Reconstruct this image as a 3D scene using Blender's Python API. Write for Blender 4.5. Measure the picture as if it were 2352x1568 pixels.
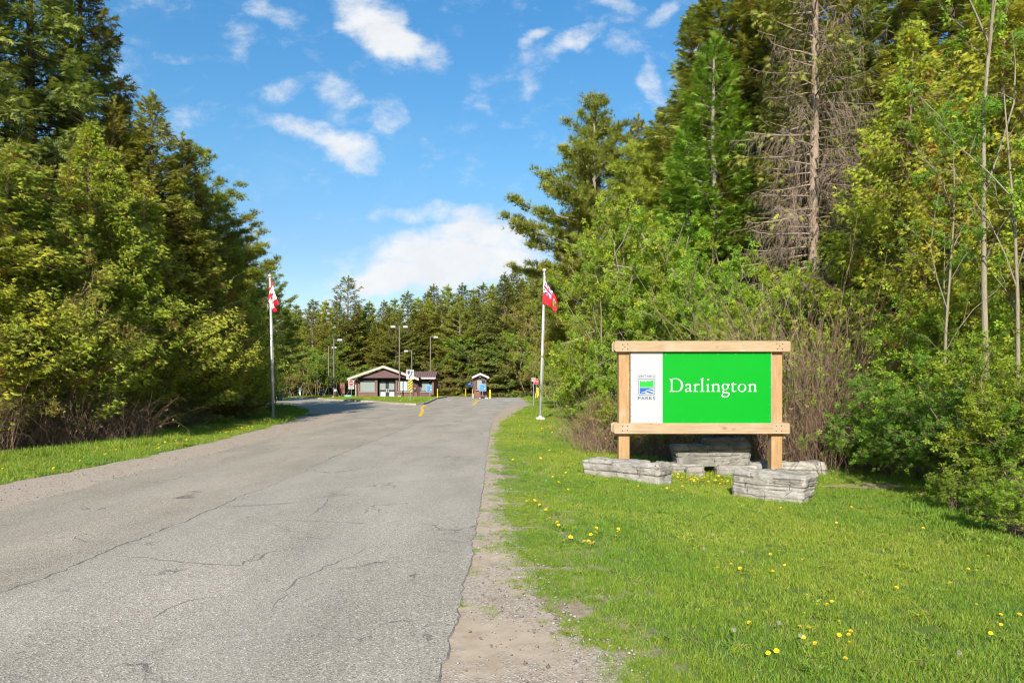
import bpy, bmesh, math, random
import numpy as np
from mathutils import Vector, noise as mnoise

random.seed(7)
RNG = np.random.default_rng(7)
scene = bpy.context.scene
for o in list(bpy.data.objects):
    bpy.data.objects.remove(o)
COL = scene.collection
R = math.radians

# ------------------------------------------------------------------ camera
EYE = 1.6
FPX = 683.0            # focal length in pixels of the 1024 wide picture (24 mm lens)
cam_d = bpy.data.cameras.new('camera')
cam_d.lens = 24.0
cam_d.sensor_width = 36.0 * 1024 / 1024
cam_d.shift_y = 43.0 / 1024
cam_d.clip_end = 6000
cam = bpy.data.objects.new('camera', cam_d)
cam.location = (0, 0, EYE)
cam.rotation_euler = (R(90), 0, 0)
COL.objects.link(cam)
scene.camera = cam
scene.view_settings.view_transform = 'Standard'
scene.view_settings.look = 'None'
scene.view_settings.gamma = 1
scene.view_settings.exposure = 0.92
scene.cycles.max_bounces = 6
scene.cycles.diffuse_bounces = 4
scene.cycles.transmission_bounces = 4
scene.cycles.use_adaptive_sampling = True
scene.cycles.filter_width = 1.15

# ------------------------------------------------------------------ sun + sky
SUN_EL, SUN_AZ = 30.5, 9.0      # light travels towards +Y and a little towards +X
sd = bpy.data.lights.new('sun', 'SUN')
sd.energy = 4.6
sd.angle = R(0.53)
sd.color = (1.0, 0.94, 0.84)
sun = bpy.data.objects.new('sun', sd)
trav = Vector((math.sin(R(SUN_AZ)) * math.cos(R(SUN_EL)), math.cos(R(SUN_AZ)) * math.cos(R(SUN_EL)), -math.sin(R(SUN_EL))))
sun.rotation_euler = trav.to_track_quat('-Z', 'Y').to_euler()
sun.location = (-20, -40, 60)
COL.objects.link(sun)

world = bpy.data.worlds.new('World')
scene.world = world
world.use_nodes = True
wn, wl = world.node_tree.nodes, world.node_tree.links
wn.clear()


class NT:
    """small helper to chain shader nodes"""
    def __init__(self, tree):
        self.n, self.l = tree.nodes, tree.links

    def put(self, sock, v):
        if v is None:
            return
        if hasattr(v, 'links') or isinstance(v, bpy.types.NodeSocket):
            self.l.new(v, sock)
        else:
            sock.default_value = v

    def m(self, op, a, b=None, c=None, clamp=False):
        x = self.n.new('ShaderNodeMath'); x.operation = op; x.use_clamp = clamp
        self.put(x.inputs[0], a); self.put(x.inputs[1], b)
        if c is not None:
            self.put(x.inputs[2], c)
        return x.outputs[0]

    def vm(self, op, a, b=None, out=0):
        x = self.n.new('ShaderNodeVectorMath'); x.operation = op
        self.put(x.inputs[0], a)
        if b is not None:
            self.put(x.inputs[1], b)
        return x.outputs[out]

    def map(self, vec, loc=(0, 0, 0), rot=(0, 0, 0), scale=(1, 1, 1), kind='POINT'):
        x = self.n.new('ShaderNodeMapping'); x.vector_type = kind
        x.inputs['Location'].default_value = loc
        x.inputs['Rotation'].default_value = rot
        x.inputs['Scale'].default_value = scale
        self.l.new(vec, x.inputs['Vector'])
        return x.outputs[0]

    def noise(self, vec, scale, detail=4, rough=.55, dist=0.0, out='Fac', dim='3D'):
        x = self.n.new('ShaderNodeTexNoise'); x.noise_dimensions = dim
        if vec is not None:
            self.l.new(vec, x.inputs['Vector'])
        x.inputs['Scale'].default_value = scale
        x.inputs['Detail'].default_value = detail
        x.inputs['Roughness'].default_value = rough
        x.inputs['Distortion'].default_value = dist
        return x.outputs[out]

    def voro(self, vec, scale, feature='F1', out='Distance', rand=1.0):
        x = self.n.new('ShaderNodeTexVoronoi'); x.feature = feature
        self.l.new(vec, x.inputs['Vector'])
        x.inputs['Scale'].default_value = scale
        x.inputs['Randomness'].default_value = rand
        return x.outputs[out]

    def ramp(self, fac, stops, interp='LINEAR'):
        x = self.n.new('ShaderNodeValToRGB')
        cr = x.color_ramp; cr.interpolation = interp
        while len(cr.elements) < len(stops):
            cr.elements.new(0.5)
        for e, (p, c) in zip(cr.elements, stops):
            e.position = p
            if isinstance(c, (int, float)):
                c = (c, c, c)
            e.color = (c[0], c[1], c[2], 1)
        self.put(x.inputs[0], fac)
        return x.outputs[0]

    def mix(self, fac, a, b, kind='MIX'):
        x = self.n.new('ShaderNodeMix'); x.data_type = 'RGBA'; x.blend_type = kind
        self.put(x.inputs[0], fac)
        for s, v in ((x.inputs[6], a), (x.inputs[7], b)):
            if isinstance(v, (tuple, list)):
                v = (v[0], v[1], v[2], 1)
            self.put(s, v)
        return x.outputs[2]

    def smooth(self, v, lo, hi):
        x = self.n.new('ShaderNodeMapRange'); x.interpolation_type = 'SMOOTHSTEP'
        self.put(x.inputs[0], v)
        x.inputs[1].default_value = lo; x.inputs[2].default_value = hi
        x.inputs[3].default_value = 0; x.inputs[4].default_value = 1
        return x.outputs[0]


W = NT(world.node_tree)
tc = wn.new('ShaderNodeTexCoord')
sky = wn.new('ShaderNodeTexSky')
sky.sky_type = 'NISHITA'
sky.sun_disc = False
sky.sun_elevation = R(SUN_EL)
sky.sun_rotation = math.atan2(-trav.x, -trav.y)
sky.altitude = 100
sky.air_density = 1.0
sky.dust_density = 0.6
sky.ozone_density = 3.0
hsv = wn.new('ShaderNodeHueSaturation')
hsv.inputs['Saturation'].default_value = 1.22
hsv.inputs['Value'].default_value = 1.0
wl.new(sky.outputs[0], hsv.inputs['Color'])
sep = wn.new('ShaderNodeSeparateXYZ')
wl.new(tc.outputs['Generated'], sep.inputs[0])
dx, dy, dz = sep.outputs
ya = W.m('MAXIMUM', W.m('ABSOLUTE', dy), 0.25)
comb = wn.new('ShaderNodeCombineXYZ')
wl.new(W.m('DIVIDE', dx, ya), comb.inputs[0]); wl.new(W.m('DIVIDE', dz, ya), comb.inputs[1])
uv = comb.outputs[0]
warp = W.noise(uv, 7.0, 5, .6, out='Color')
warp = W.vm('MULTIPLY', W.vm('SUBTRACT', warp, (.5, .5, .5)), (.10, .07, 0))
uvw = W.vm('ADD', uv, warp)
# the clouds of the day: direction (as seen on the 2352 px wide sheet), half axes, tilt, weight
CL = [(862, 40, 150, 75, -38, 1.6), (900, 100, 80, 55, 0, 1.3), (632, 28, 85, 42, -15, 1.15), (997, 125, 34, 45, 0, .95), (772, 205, 75, 62, -10, 1.0), (898, 262, 55, 38, -20, .8),
      (700, 292, 115, 36, -18, 1.1), (805, 345, 110, 55, -8, 1.5), (395, 134, 60, 20, -20, .75), (632, 195, 70, 36, 10, .8),
      (1318, 95, 84, 32, 30, 1.1), (1430, 98, 62, 38, 0, .95), (1222, 90, 46, 20, 25, .85), (1220, 195, 28, 38, 30, .7), (1530, 26, 52, 30, 30, .9),
      (1512, 185, 34, 75, 10, .95), (1625, 95, 90, 60, 15, 1.0), (1050, 600, 290, 95, 4, 2.2), (1110, 508, 200, 55, -4, 1.1), (955, 488, 150, 26, 8, .75),
      (880, 648, 70, 42, 0, 1.3), (790, 668, 80, 44, 0, 1.0), (1420, 8, 90, 20, 0, .8), (690, 720, 60, 26, 0, .9)]
tot = None
for (cx, cy, rx, ry, rot, wgt) in CL:
    u, v = (cx / 2.297 - 512) / FPX, (384 - cy / 2.297) / FPX
    rx, ry = rx / 2.297 / FPX, ry / 2.297 / FPX
    t = W.map(uvw, (u, v, 0), (0, 0, R(rot)), (rx, ry, 1), 'TEXTURE')
    q = W.vm('DOT_PRODUCT', t, t, out=1)
    b = W.m('MULTIPLY', W.m('SUBTRACT', 1.0, q, clamp=True), wgt)
    tot = b if tot is None else W.m('ADD', tot, b)
nz = W.noise(W.map(uv, scale=(1, 1.5, 1)), 11.0, 8, .62, .3)
nz2 = W.noise(W.map(uv, scale=(1, 1.6, 1)), 26.0, 6, .6)
dens = W.m('ADD', W.m('MULTIPLY', tot, .75), W.m('MULTIPLY', W.m('SUBTRACT', nz, .5), 3.0))
dens = W.m('ADD', dens, W.m('MULTIPLY', W.m('SUBTRACT', nz2, .5), 1.1))
mask = W.smooth(dens, .0, 1.6)
wisp = W.smooth(W.noise(W.map(uv, scale=(1.0, 2.2, 1)), 5.0, 6, .6, .5), .52, .95)
mask = W.m('MAXIMUM', mask, W.m('MULTIPLY', wisp, .16))
ccol = W.ramp(W.noise(uvw, 9.0, 4, .6), [(.3, (4.6, 4.8, 5.05)), (.7, (5.5, 5.55, 5.6))])
# pale band towards the horizon comes from the thicker air there
air = W.ramp(W.m('MAXIMUM', dz, 0.0), [(0, (1.0, .85, .75)), (.19, (1.08, .93, .84)), (.3, (1.10, 1.13, .99)), (.5, (.94, 1.22, 1.16))])
skyc = W.mix(mask, W.mix(1.0, hsv.outputs[0], air, 'MULTIPLY'), ccol)
bg = wn.new('ShaderNodeBackground')
bg.inputs['Strength'].default_value = 0.095
wl.new(skyc, bg.inputs['Color'])
wo = wn.new('ShaderNodeOutputWorld')
wl.new(bg.outputs[0], wo.inputs['Surface'])


# ------------------------------------------------------------------ naming helpers
def tag(o, label=None, cat=None, group=None, kind=None):
    if label: o['label'] = label
    if cat: o['category'] = cat
    if group: o['group'] = group
    if kind: o['kind'] = kind
    return o


def thing(name, loc, label, cat, group=None, rz=0.0):
    o = bpy.data.objects.new(name, None)
    o.empty_display_size = .3
    o.location = loc
    o.rotation_euler.z = rz
    COL.objects.link(o)
    return tag(o, label, cat, group)


def link(name, mesh, parent=None, mat=None):
    o = bpy.data.objects.new(name, mesh)
    if mat is not None and not mesh.materials:
        mesh.materials.append(mat)
    COL.objects.link(o)
    if parent is not None:
        o.parent = parent
    return o


# ------------------------------------------------------------------ mesh builder
class MB:
    def __init__(self, org=(0, 0, 0)):
        self.v, self.f, self.org = [], [], Vector(org)

    def quad(self, *p):
        n = len(self.v); self.v += [Vector(q) for q in p]; self.f.append(tuple(range(n, n + len(p))))
        return self

    def box(self, x0, x1, y0, y1, z0, z1):
        n = len(self.v)
        self.v += [Vector(p) for p in ((x0, y0, z0), (x1, y0, z0), (x1, y1, z0), (x0, y1, z0), (x0, y0, z1), (x1, y0, z1), (x1, y1, z1), (x0, y1, z1))]
        for f in ((0, 3, 2, 1), (4, 5, 6, 7), (0, 1, 5, 4), (1, 2, 6, 5), (2, 3, 7, 6), (3, 0, 4, 7)):
            self.f.append(tuple(n + i for i in f))
        return self

    def tube(self, pts, rad, n=10, cap=True):
        pts = [Vector(p) for p in pts]
        if not hasattr(rad, '__len__'): rad = [rad] * len(pts)
        b = len(self.v)
        up = Vector((0, 0, 1))
        for i, p in enumerate(pts):
            d = (pts[min(i + 1, len(pts) - 1)] - pts[max(i - 1, 0)]).normalized()
            a = d.cross(up if abs(d.z) < .95 else Vector((1, 0, 0))).normalized()
            c = d.cross(a)
            for k in range(n):
                t = 2 * math.pi * k / n
                self.v.append(p + (a * math.cos(t) + c * math.sin(t)) * rad[i])
        for i in range(len(pts) - 1):
            for k in range(n):
                self.f.append((b + i * n + k, b + i * n + (k + 1) % n, b + (i + 1) * n + (k + 1) % n, b + (i + 1) * n + k))
        if cap:
            self.f.append(tuple(b + k for k in range(n))[::-1])
            self.f.append(tuple(b + (len(pts) - 1) * n + k for k in range(n)))
        return self

    def prism(self, poly, a, b, axis='Y'):
        """poly: 2d outline, extruded from a to b along the axis"""
        n = len(poly); s = len(self.v)
        def P(p, t):
            if axis == 'Y': return Vector((p[0], t, p[1]))
            if axis == 'X': return Vector((t, p[0], p[1]))
            return Vector((p[0], p[1], t))
        self.v += [P(p, a) for p in poly] + [P(p, b) for p in poly]
        self.f.append(tuple(range(s, s + n)))
        self.f.append(tuple(range(s + n, s + 2 * n))[::-1])
        for i in range(n):
            j = (i + 1) % n
            self.f.append((s + i, s + n + i, s + n + j, s + j))
        return self

    def ball(self, c, r, n=10):
        b = len(self.v); c = Vector(c)
        for i in range(n // 2 + 1):
            ph = math.pi * i / (n // 2)
            for k in range(n):
                t = 2 * math.pi * k / n
                self.v.append(c + Vector((math.sin(ph) * math.cos(t), math.sin(ph) * math.sin(t), math.cos(ph))) * r)
        for i in range(n // 2):
            for k in range(n):
                self.f.append((b + i * n + k, b + (i + 1) * n + k, b + (i + 1) * n + (k + 1) % n, b + i * n + (k + 1) % n))
        return self

    def mesh(self, name, bevel=0, smooth=False, segs=2):
        me = bpy.data.meshes.new(name)
        me.from_pydata([p - self.org for p in self.v], [], self.f)
        bm = bmesh.new(); bm.from_mesh(me)
        bmesh.ops.remove_doubles(bm, verts=bm.verts, dist=1e-6)
        bmesh.ops.recalc_face_normals(bm, faces=bm.faces)
        if bevel:
            bmesh.ops.bevel(bm, geom=[e for e in bm.edges if e.calc_face_angle(0) > .5], offset=bevel, segments=segs, affect='EDGES', profile=.5)
        bm.to_mesh(me); bm.free()
        if smooth:
            me.shade_smooth() if hasattr(me, 'shade_smooth') else None
        return me

    def build(self, name, mat, parent=None, bevel=0, smooth=False, label=None):
        o = link(name, self.mesh(name, bevel, smooth), parent, mat)
        if label: o['label'] = label
        return o


# ------------------------------------------------------------------ materials
def new_mat(name):
    m = bpy.data.materials.new(name); m.use_nodes = True
    m.node_tree.nodes.clear()
    t = NT(m.node_tree)
    out = t.n.new('ShaderNodeOutputMaterial')
    p = t.n.new('ShaderNodeBsdfPrincipled')
    t.l.new(p.outputs[0], out.inputs[0])
    return m, t, p, out


def plain(name, col, rough=.6, metal=0.0, var=.12, scale=6.0, bump=0.0, spec=.4):
    m, t, p, out = new_mat(name)
    c = t.n.new('ShaderNodeTexCoord').outputs['Object']
    n = t.noise(c, scale, 5, .6)
    lo = tuple(x * (1 - var) for x in col); hi = tuple(min(1, x * (1 + var)) for x in col)
    t.l.new(t.ramp(n, [(.3, lo), (.7, hi)]), p.inputs['Base Color'])
    p.inputs['Roughness'].default_value = rough
    p.inputs['Metallic'].default_value = metal
    p.inputs['Specular IOR Level'].default_value = spec
    if bump:
        b = t.n.new('ShaderNodeBump'); b.inputs['Strength'].default_value = bump; b.inputs['Distance'].default_value = .01
        t.l.new(t.noise(c, scale * 12, 4), b.inputs['Height']); t.l.new(b.outputs[0], p.inputs['Normal'])
    return m


def foliage(name, stops, trans=.35, hue=.02, val=.15, rough=.6):
    stops = [(p_, tuple(min(.5, x * y) for x, y in zip(c_, (1.68, 1.56, 1.5)))) for p_, c_ in stops]
    m, t, p, out = new_mat(name)
    a = t.n.new('ShaderNodeAttribute'); a.attribute_name = 'tint'
    oi = t.n.new('ShaderNodeObjectInfo')
    c = t.ramp(a.outputs['Fac'], stops)
    h = t.n.new('ShaderNodeHueSaturation')
    t.l.new(c, h.inputs['Color'])
    t.l.new(t.m('MULTIPLY_ADD', oi.outputs['Random'], hue * 2, .5 - hue), h.inputs['Hue'])
    r2 = t.m('FRACT', t.m('MULTIPLY', oi.outputs['Random'], 7.31))
    t.l.new(t.m('MULTIPLY_ADD', r2, val * 2, 1 - val), h.inputs['Value'])
    t.l.new(h.outputs[0], p.inputs['Base Color'])
    p.inputs['Roughness'].default_value = rough
    p.inputs['Specular IOR Level'].default_value = .25
    tr = t.n.new('ShaderNodeBsdfTranslucent')
    t.l.new(t.mix(1.0, h.outputs[0], (1.25, 1.2, .7), 'MULTIPLY'), tr.inputs['Color'])
    ms = t.n.new('ShaderNodeMixShader'); ms.inputs[0].default_value = trans
    t.l.new(p.outputs[0], ms.inputs[1]); t.l.new(tr.outputs[0], ms.inputs[2])
    t.l.new(ms.outputs[0], out.inputs[0])
    return m


def bark_mat(name, a, b, sc=1.0):
    m, t, p, out = new_mat(name)
    c = t.n.new('ShaderNodeTexCoord').outputs['Object']
    n = t.noise(t.map(c, scale=(9 * sc, 9 * sc, 1.6 * sc)), 3.0, 6, .65, .6)
    n2 = t.noise(c, .8, 3)
    col = t.ramp(n, [(.32, a), (.62, b)])
    col = t.mix(t.m('MULTIPLY', n2, .5), col, tuple((x + y) / 2 for x, y in zip(a, b)))
    t.l.new(col, p.inputs['Base Color'])
    p.inputs['Roughness'].default_value = .9
    p.inputs['Specular IOR Level'].default_value = .15
    bp = t.n.new('ShaderNodeBump'); bp.inputs['Strength'].default_value = .8; bp.inputs['Distance'].default_value = .02
    t.l.new(n, bp.inputs['Height']); t.l.new(bp.outputs[0], p.inputs['Normal'])
    return m


def wood_mat(name, a, b, axis):
    """sawn softwood, grain running along the axis 0 = x, 2 = z"""
    m, t, p, out = new_mat(name)
    c = t.n.new('ShaderNodeTexCoord').outputs['Object']
    sc = [14, 14, 14]; sc[axis] = .9
    n = t.noise(t.map(c, scale=tuple(sc)), 2.2, 7, .62, 1.2)
    sc2 = [60, 60, 60]; sc2[axis] = 1.5
    fine = t.noise(t.map(c, scale=tuple(sc2)), 2.0, 3, .5)
    kn = t.voro(t.map(c, scale=(2.2, 6, 3.4) if axis == 0 else (5, 5, 1.7)), 1.0)
    knot = t.m('SUBTRACT', 1.0, t.smooth(kn, .03, .16))
    blot = t.noise(c, 2.6, 3, .5)
    col = t.ramp(n, [(.3, a), (.68, b)])
    col = t.mix(t.m('MULTIPLY', t.smooth(fine, .45, .8), .3), col, tuple(x * .62 for x in a))
    col = t.mix(t.m('MULTIPLY', knot, .6), col, (.15, .075, .03))
    col = t.mix(t.m('MULTIPLY', t.smooth(blot, .52, .75), .45), col, (.40, .33, .24))
    t.l.new(col, p.inputs['Base Color'])
    p.inputs['Roughness'].default_value = .7
    p.inputs['Specular IOR Level'].default_value = .25
    bp = t.n.new('ShaderNodeBump'); bp.inputs['Strength'].default_value = .35; bp.inputs['Distance'].default_value = .004
    t.l.new(fine, bp.inputs['Height']); t.l.new(bp.outputs[0], p.inputs['Normal'])
    return m


# ------------------------------------------------------------------ where things stand
def gp(px, py, z=0.0):
    """ground point read from the 1024 px wide sheet"""
    y = (EYE - z) * FPX / (py - 384.0)
    return ((px - 512.0) / FPX * y, y)


def gd(dx_, dy_, z=0.0):
    return gp(dx_ / 2.297, dy_ / 2.297, z)


def sstep(t):
    t = np.clip(t, 0, 1)
    return t * t * (3 - 2 * t)


def H(x, y):
    x = np.asarray(x, float); y = np.asarray(y, float)
    dip = -0.12 * sstep((x - 1.5) / 2.2) * (1 - sstep((y - 34) / 14))
    off = np.maximum(sstep((x - 1.9) / 2), sstep((-9.6 - x) / 2) * (1 - sstep((y - 34) / 8)))
    und = .035 * np.sin(x * .9 + 1.3 * np.sin(y * .37)) * np.cos(y * .71 + x * .33)
    return dip + und * off * (1 - sstep((np.abs(x) - 60) / 20)) * (1 - sstep((y - 60) / 20))


def h1(x, y):
    return float(H(x, y))


# right edge of the shoulder (grass begins), as (Y, X)
_er = [(430, 700)] and [gp(645, 700), gp(637, 682), gp(621, 656), gp(583, 640), gp(579, 627), gp(552, 616), gp(540, 599), gp(535, 572), gp(533, 562), gp(521, 553), gp(515, 541), gp(511, 527),
                         gp(505, 511), gp(505, 491), gp(499, 457), gp(500, 435), gp(505, 420), gp(518, 411), gp(532, 404.5), gp(533, 400.3)]
ER_Y = np.array([p[1] for p in _er]); ER_X = np.array([p[0] for p in _er])
# left edge: gravel meets the verge
_el = [(-8.25, -2.0), (-8.2, 6.0), gp(0, 484), gp(109, 463.5), gp(196, 445), gp(261, 428.8), gp(300, 415.5), gp(307, 411.5)]
EL_Y = np.array([p[1] for p in _el]); EL_X = np.array([p[0] for p in _el])
# where the brush begins on the right
_sr = [(4.6, 2.0), (5.0, 5.5), (5.2, 7.0), (5.4, 8.6), (6.6, 10.8), (6.9, 12.2), (6.0, 14.0), (4.2, 15.2), (2.9, 16.8), (2.7, 22.0), (2.7, 30.0), (3.4, 40.0), (4.6, 60.0), (6, 80.0)]
SR_Y = np.array([p[1] for p in _sr]); SR_X = np.array([p[0] for p in _sr])

# ------------------------------------------------------------------ ground sheet
def axis(segs):
    out = []
    for a, b, s in segs:
        out += list(np.arange(a, b, s))
    return np.array(out + [segs[-1][1]])


gx = axis([(-3000, -200, 400), (-200, -40, 20), (-40, -14, 2), (-14, -8, .5), (-8, 1, 1.5), (1, 12, .3), (12, 40, 2), (40, 200, 20), (200, 3000, 400)])
gy = axis([(-400, -20, 60), (-20, 0, 4), (0, 24, .4), (24, 60, 2), (60, 200, 10), (200, 5000, 400)])
GX, GY = np.meshgrid(gx, gy)
GZ = H(GX, GY)
me = bpy.data.meshes.new('ground')
nx, ny = len(gx), len(gy)
vv = np.stack([GX, GY, GZ], -1).reshape(-1, 3)
ii = (np.arange(ny - 1)[:, None] * nx + np.arange(nx - 1)[None]).ravel()
ff = np.stack([ii, ii + 1, ii + 1 + nx, ii + nx], 1)
me.from_pydata(vv.tolist(), [], ff.tolist())
me.shade_smooth()
m, t, p, out = new_mat('ground')
co = t.n.new('ShaderNodeTexCoord').outputs['Object']
c = t.ramp(t.noise(co, .7, 6, .6), [(.3, (.075, .115, .022)), (.55, (.10, .15, .028)), (.75, (.13, .16, .045))])
c = t.mix(t.m('MULTIPLY', t.smooth(t.noise(co, 22, 4, .6), .5, .75), .6), c, (.12, .095, .05))
sx = t.n.new('ShaderNodeSeparateXYZ'); t.l.new(co, sx.inputs[0])
edge = t.m('MULTIPLY', t.m('SUBTRACT', 1.0, t.smooth(t.m('ADD', sx.outputs[0], t.m('MULTIPLY', t.noise(co, 2.5, 5, .65), 1.0)), 1.1, 1.75)), t.smooth(sx.outputs[0], -6, -5))
c = t.mix(edge, c, t.ramp(t.noise(co, 16, 5, .7), [(.35, (.20, .15, .095)), (.65, (.34, .275, .205))]))
t.l.new(c, p.inputs['Base Color']); p.inputs['Roughness'].default_value = .95; p.inputs['Specular IOR Level'].default_value = .1
MAT_GROUND = m
g = link('ground', me, None, m); tag(g, kind='structure')


def poly_sheet(name, poly, z, mat, kind='structure', parent=None):
    bm = bmesh.new()
    vs = [bm.verts.new((x, y, z)) for x, y in poly]
    f = bm.faces.new(vs)
    if f.normal.z < 0 or True:
        bm.normal_update()
        if f.normal.z < 0: f.normal_flip()
    bmesh.ops.triangulate(bm, faces=bm.faces[:])
    me = bpy.data.meshes.new(name); bm.to_mesh(me); bm.free()
    o = link(name, me, parent, mat)
    if kind: o['kind'] = kind
    return o


def rough_line(pts, step=.35, amp=.05, seed=1):
    """resample a polyline and make it uneven"""
    out = []
    for i in range(len(pts) - 1):
        a, b = Vector((*pts[i], 0)), Vector((*pts[i + 1], 0))
        d = (b - a); L = d.length
        n = max(1, int(L / (step * max(1, a.y / 14))))
        nrm = Vector((-d.y, d.x, 0)).normalized() if L > 0 else Vector((1, 0, 0))
        for k in range(n):
            q = a + d * (k / n)
            w = (mnoise.noise(Vector((q.x * 1.7, q.y * 1.7, seed))) * (1 if amp > .065 else .35) + .6 * mnoise.noise(Vector((q.x * 9, q.y * 9, seed + 5)))) * amp
            q = q + nrm * w
            out.append((q.x, q.y))
    out.append(pts[-1])
    return out


# gravel under and beside the asphalt
m, t, p, out = new_mat('gravel')
co = t.n.new('ShaderNodeTexCoord').outputs['Object']
vo = t.n.new('ShaderNodeTexVoronoi'); vo.inputs['Scale'].default_value = 75; t.l.new(co, vo.inputs['Vector'])
sx = t.n.new('ShaderNodeSeparateXYZ'); t.l.new(co, sx.inputs[0])
stone = t.ramp(t.m('FRACT', t.m('MULTIPLY', t.vm('DOT_PRODUCT', vo.outputs['Color'], (1, 1, 1), out=1), 3.7)), [(0, (.17, .135, .105)), (.45, (.30, .25, .205)), (.8, (.39, .335, .285)), (1, (.54, .49, .43))])
sand = t.ramp(t.noise(co, 5, 6, .65), [(.3, (.32, .24, .165)), (.7, (.43, .345, .255))])
gm = t.smooth(t.m('ADD', t.noise(co, 1.3, 5, .6), t.m('MULTIPLY', t.noise(co, 14, 3), .25)), .54, .70)
left = t.m('SUBTRACT', 1.0, t.smooth(sx.outputs[0], -5.5, -4.5))
gm = t.m('MAXIMUM', gm, t.m('MULTIPLY', left, .82))
gm = t.m('MAXIMUM', t.m('MULTIPLY', gm, .6), t.m('MULTIPLY', t.smooth(t.m('ADD', sx.outputs[0], t.m('MULTIPLY', t.noise(co, 1.7, 4), .8)), .45, 1.1), .8))
c = t.mix(gm, sand, stone)
c = t.mix(t.m('MULTIPLY', t.smooth(t.noise(co, 3.1, 6, .7), .56, .7), .35), c, (.15, .11, .07))
t.l.new(c, p.inputs['Base Color']); p.inputs['Roughness'].default_value = .9; p.inputs['Specular IOR Level'].default_value = .2
bp = t.n.new('ShaderNodeBump'); bp.inputs['Strength'].default_value = .7; bp.inputs['Distance'].default_value = .012
t.l.new(t.m('MULTIPLY', vo.outputs['Distance'], gm), bp.inputs['Height']); t.l.new(bp.outputs[0], p.inputs['Normal'])
MAT_GRAVEL = m

left_line = rough_line([(-8.25, -10)] + _el[1:], .3, .12, 3)
right_line = rough_line([(1.0, -10), (1.0, 2.5)] + _er[1:], .22, .10, 9)
poly_sheet('gravel_shoulder', left_line + [gp(300, 404.5), gp(330, 403), (-6, 60), (-1, 66)] + right_line[::-1], .005, MAT_GRAVEL)

# asphalt
m, t, p, out = new_mat('asphalt')
co = t.n.new('ShaderNodeTexCoord').outputs['Object']
sx = t.n.new('ShaderNodeSeparateXYZ'); t.l.new(co, sx.inputs[0])
vo = t.n.new('ShaderNodeTexVoronoi'); vo.inputs['Scale'].default_value = 95; t.l.new(co, vo.inputs['Vector'])
rnd = t.m('FRACT', t.m('MULTIPLY', t.vm('DOT_PRODUCT', vo.outputs['Color'], (1, 1, 1), out=1), 5.3))
agg = t.ramp(rnd, [(0, (.18, .15, .12)), (.22, (.285, .248, .20)), (.75, (.355, .315, .258)), (.92, (.425, .38, .32)), (1, (.56, .51, .45))])
big = t.noise(t.map(co, scale=(1.0, .35, 1)), .9, 6, .6)
c = t.mix(1.0, agg, t.ramp(big, [(.28, (.74, .74, .73)), (.72, (1.14, 1.13, 1.12))]), 'MULTIPLY')
# the older left lane is browner and a little darker than the right lane
lane = t.m('SUBTRACT', 1.0, t.smooth(t.m('ADD', sx.outputs[0], t.m('MULTIPLY', t.noise(co, .6, 3), .3)), -4.3, -3.2))
c = t.mix(t.m('MULTIPLY', lane, .65), c, t.mix(1.0, c, (.93, .90, .82), 'MULTIPLY'))
# tyre tracks polished paler, running along the lanes
trk = t.m('SINE', t.m('MULTIPLY', t.m('ADD', sx.outputs[0], t.m('MULTIPLY', t.noise(co, .15, 2), .8)), 3.5))
c = t.mix(t.m('MULTIPLY', t.smooth(trk, .0, 1.0), .16), c, (.36, .325, .275))
stain = t.smooth(t.noise(t.map(co, scale=(1.4, .5, 1)), 1.6, 7, .68, .6), .58, .74)
c = t.mix(t.m('MULTIPLY', stain, .30), c, (.16, .145, .125))
rust = t.smooth(t.noise(co, 9, 5, .7), .63, .74)
c = t.mix(t.m('MULTIPLY', rust, .20), c, (.24, .15, .10))
# hairline cracks
wv = t.vm('ADD', co, t.vm('MULTIPLY', t.noise(co, 2.2, 5, .65, out='Color'), (.9, .9, 0)))
ck = t.voro(t.map(wv, scale=(1, .8, 1)), .75, 'DISTANCE_TO_EDGE')
ckm = t.m('MULTIPLY', t.m('SUBTRACT', 1.0, t.smooth(ck, .002, .012)), t.smooth(t.noise(co, .9, 3), .50, .62))
c = t.mix(t.m('MULTIPLY', ckm, .7), c, (.07, .06, .055))
# ragged darker tar-rich edge at the right hand side
t.l.new(c, p.inputs['Base Color']); p.inputs['Roughness'].default_value = .85; p.inputs['Specular IOR Level'].default_value = .3
bp = t.n.new('ShaderNodeBump'); bp.inputs['Strength'].default_value = .55; bp.inputs['Distance'].default_value = .006
t.l.new(t.m('ADD', vo.outputs['Distance'], t.m('MULTIPLY', ckm, -1.0)), bp.inputs['Height']); t.l.new(bp.outputs[0], p.inputs['Normal'])
MAT_ASPHALT = m

right_asph = rough_line([(-.36, -10), (-.38, 2.5), gp(437.5, 682), gp(453, 631), gp(464, 588), gp(472.5, 544), gp(479, 514), gp(483, 488), gp(486.5, 453), gp(490, 430), gp(494, 418), gp(505, 407.5), gp(518, 402.5), gp(530, 400.2)], .07, .06, 2)
left_asph = rough_line([(-6.1, -10), (-6.3, 4), gp(0, 510), gp(199, 456.5), gp(306, 429), gp(343, 417.5), gp(348.5, 413.5), gp(340, 409.5), gp(322, 406.5), gp(306, 408.5)], .3, .10, 6)
far_side = [gp(306, 408.5), gp(297, 407.2), gp(279, 404.4), gp(274, 402), gp(240, 401.6), gp(240, 400.6), gp(280, 400), gp(289, 398.5), gp(305, 397.2), (-20, 96), (-6, 101), (2.0, 99), gp(526, 398.6)]
poly_sheet('road', right_asph[:-1] + [gp(530, 400.2)] + [gp(526, 398.6)] + far_side[::-1][1:] + left_asph[::-1][1:], .012, MAT_ASPHALT)
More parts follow.
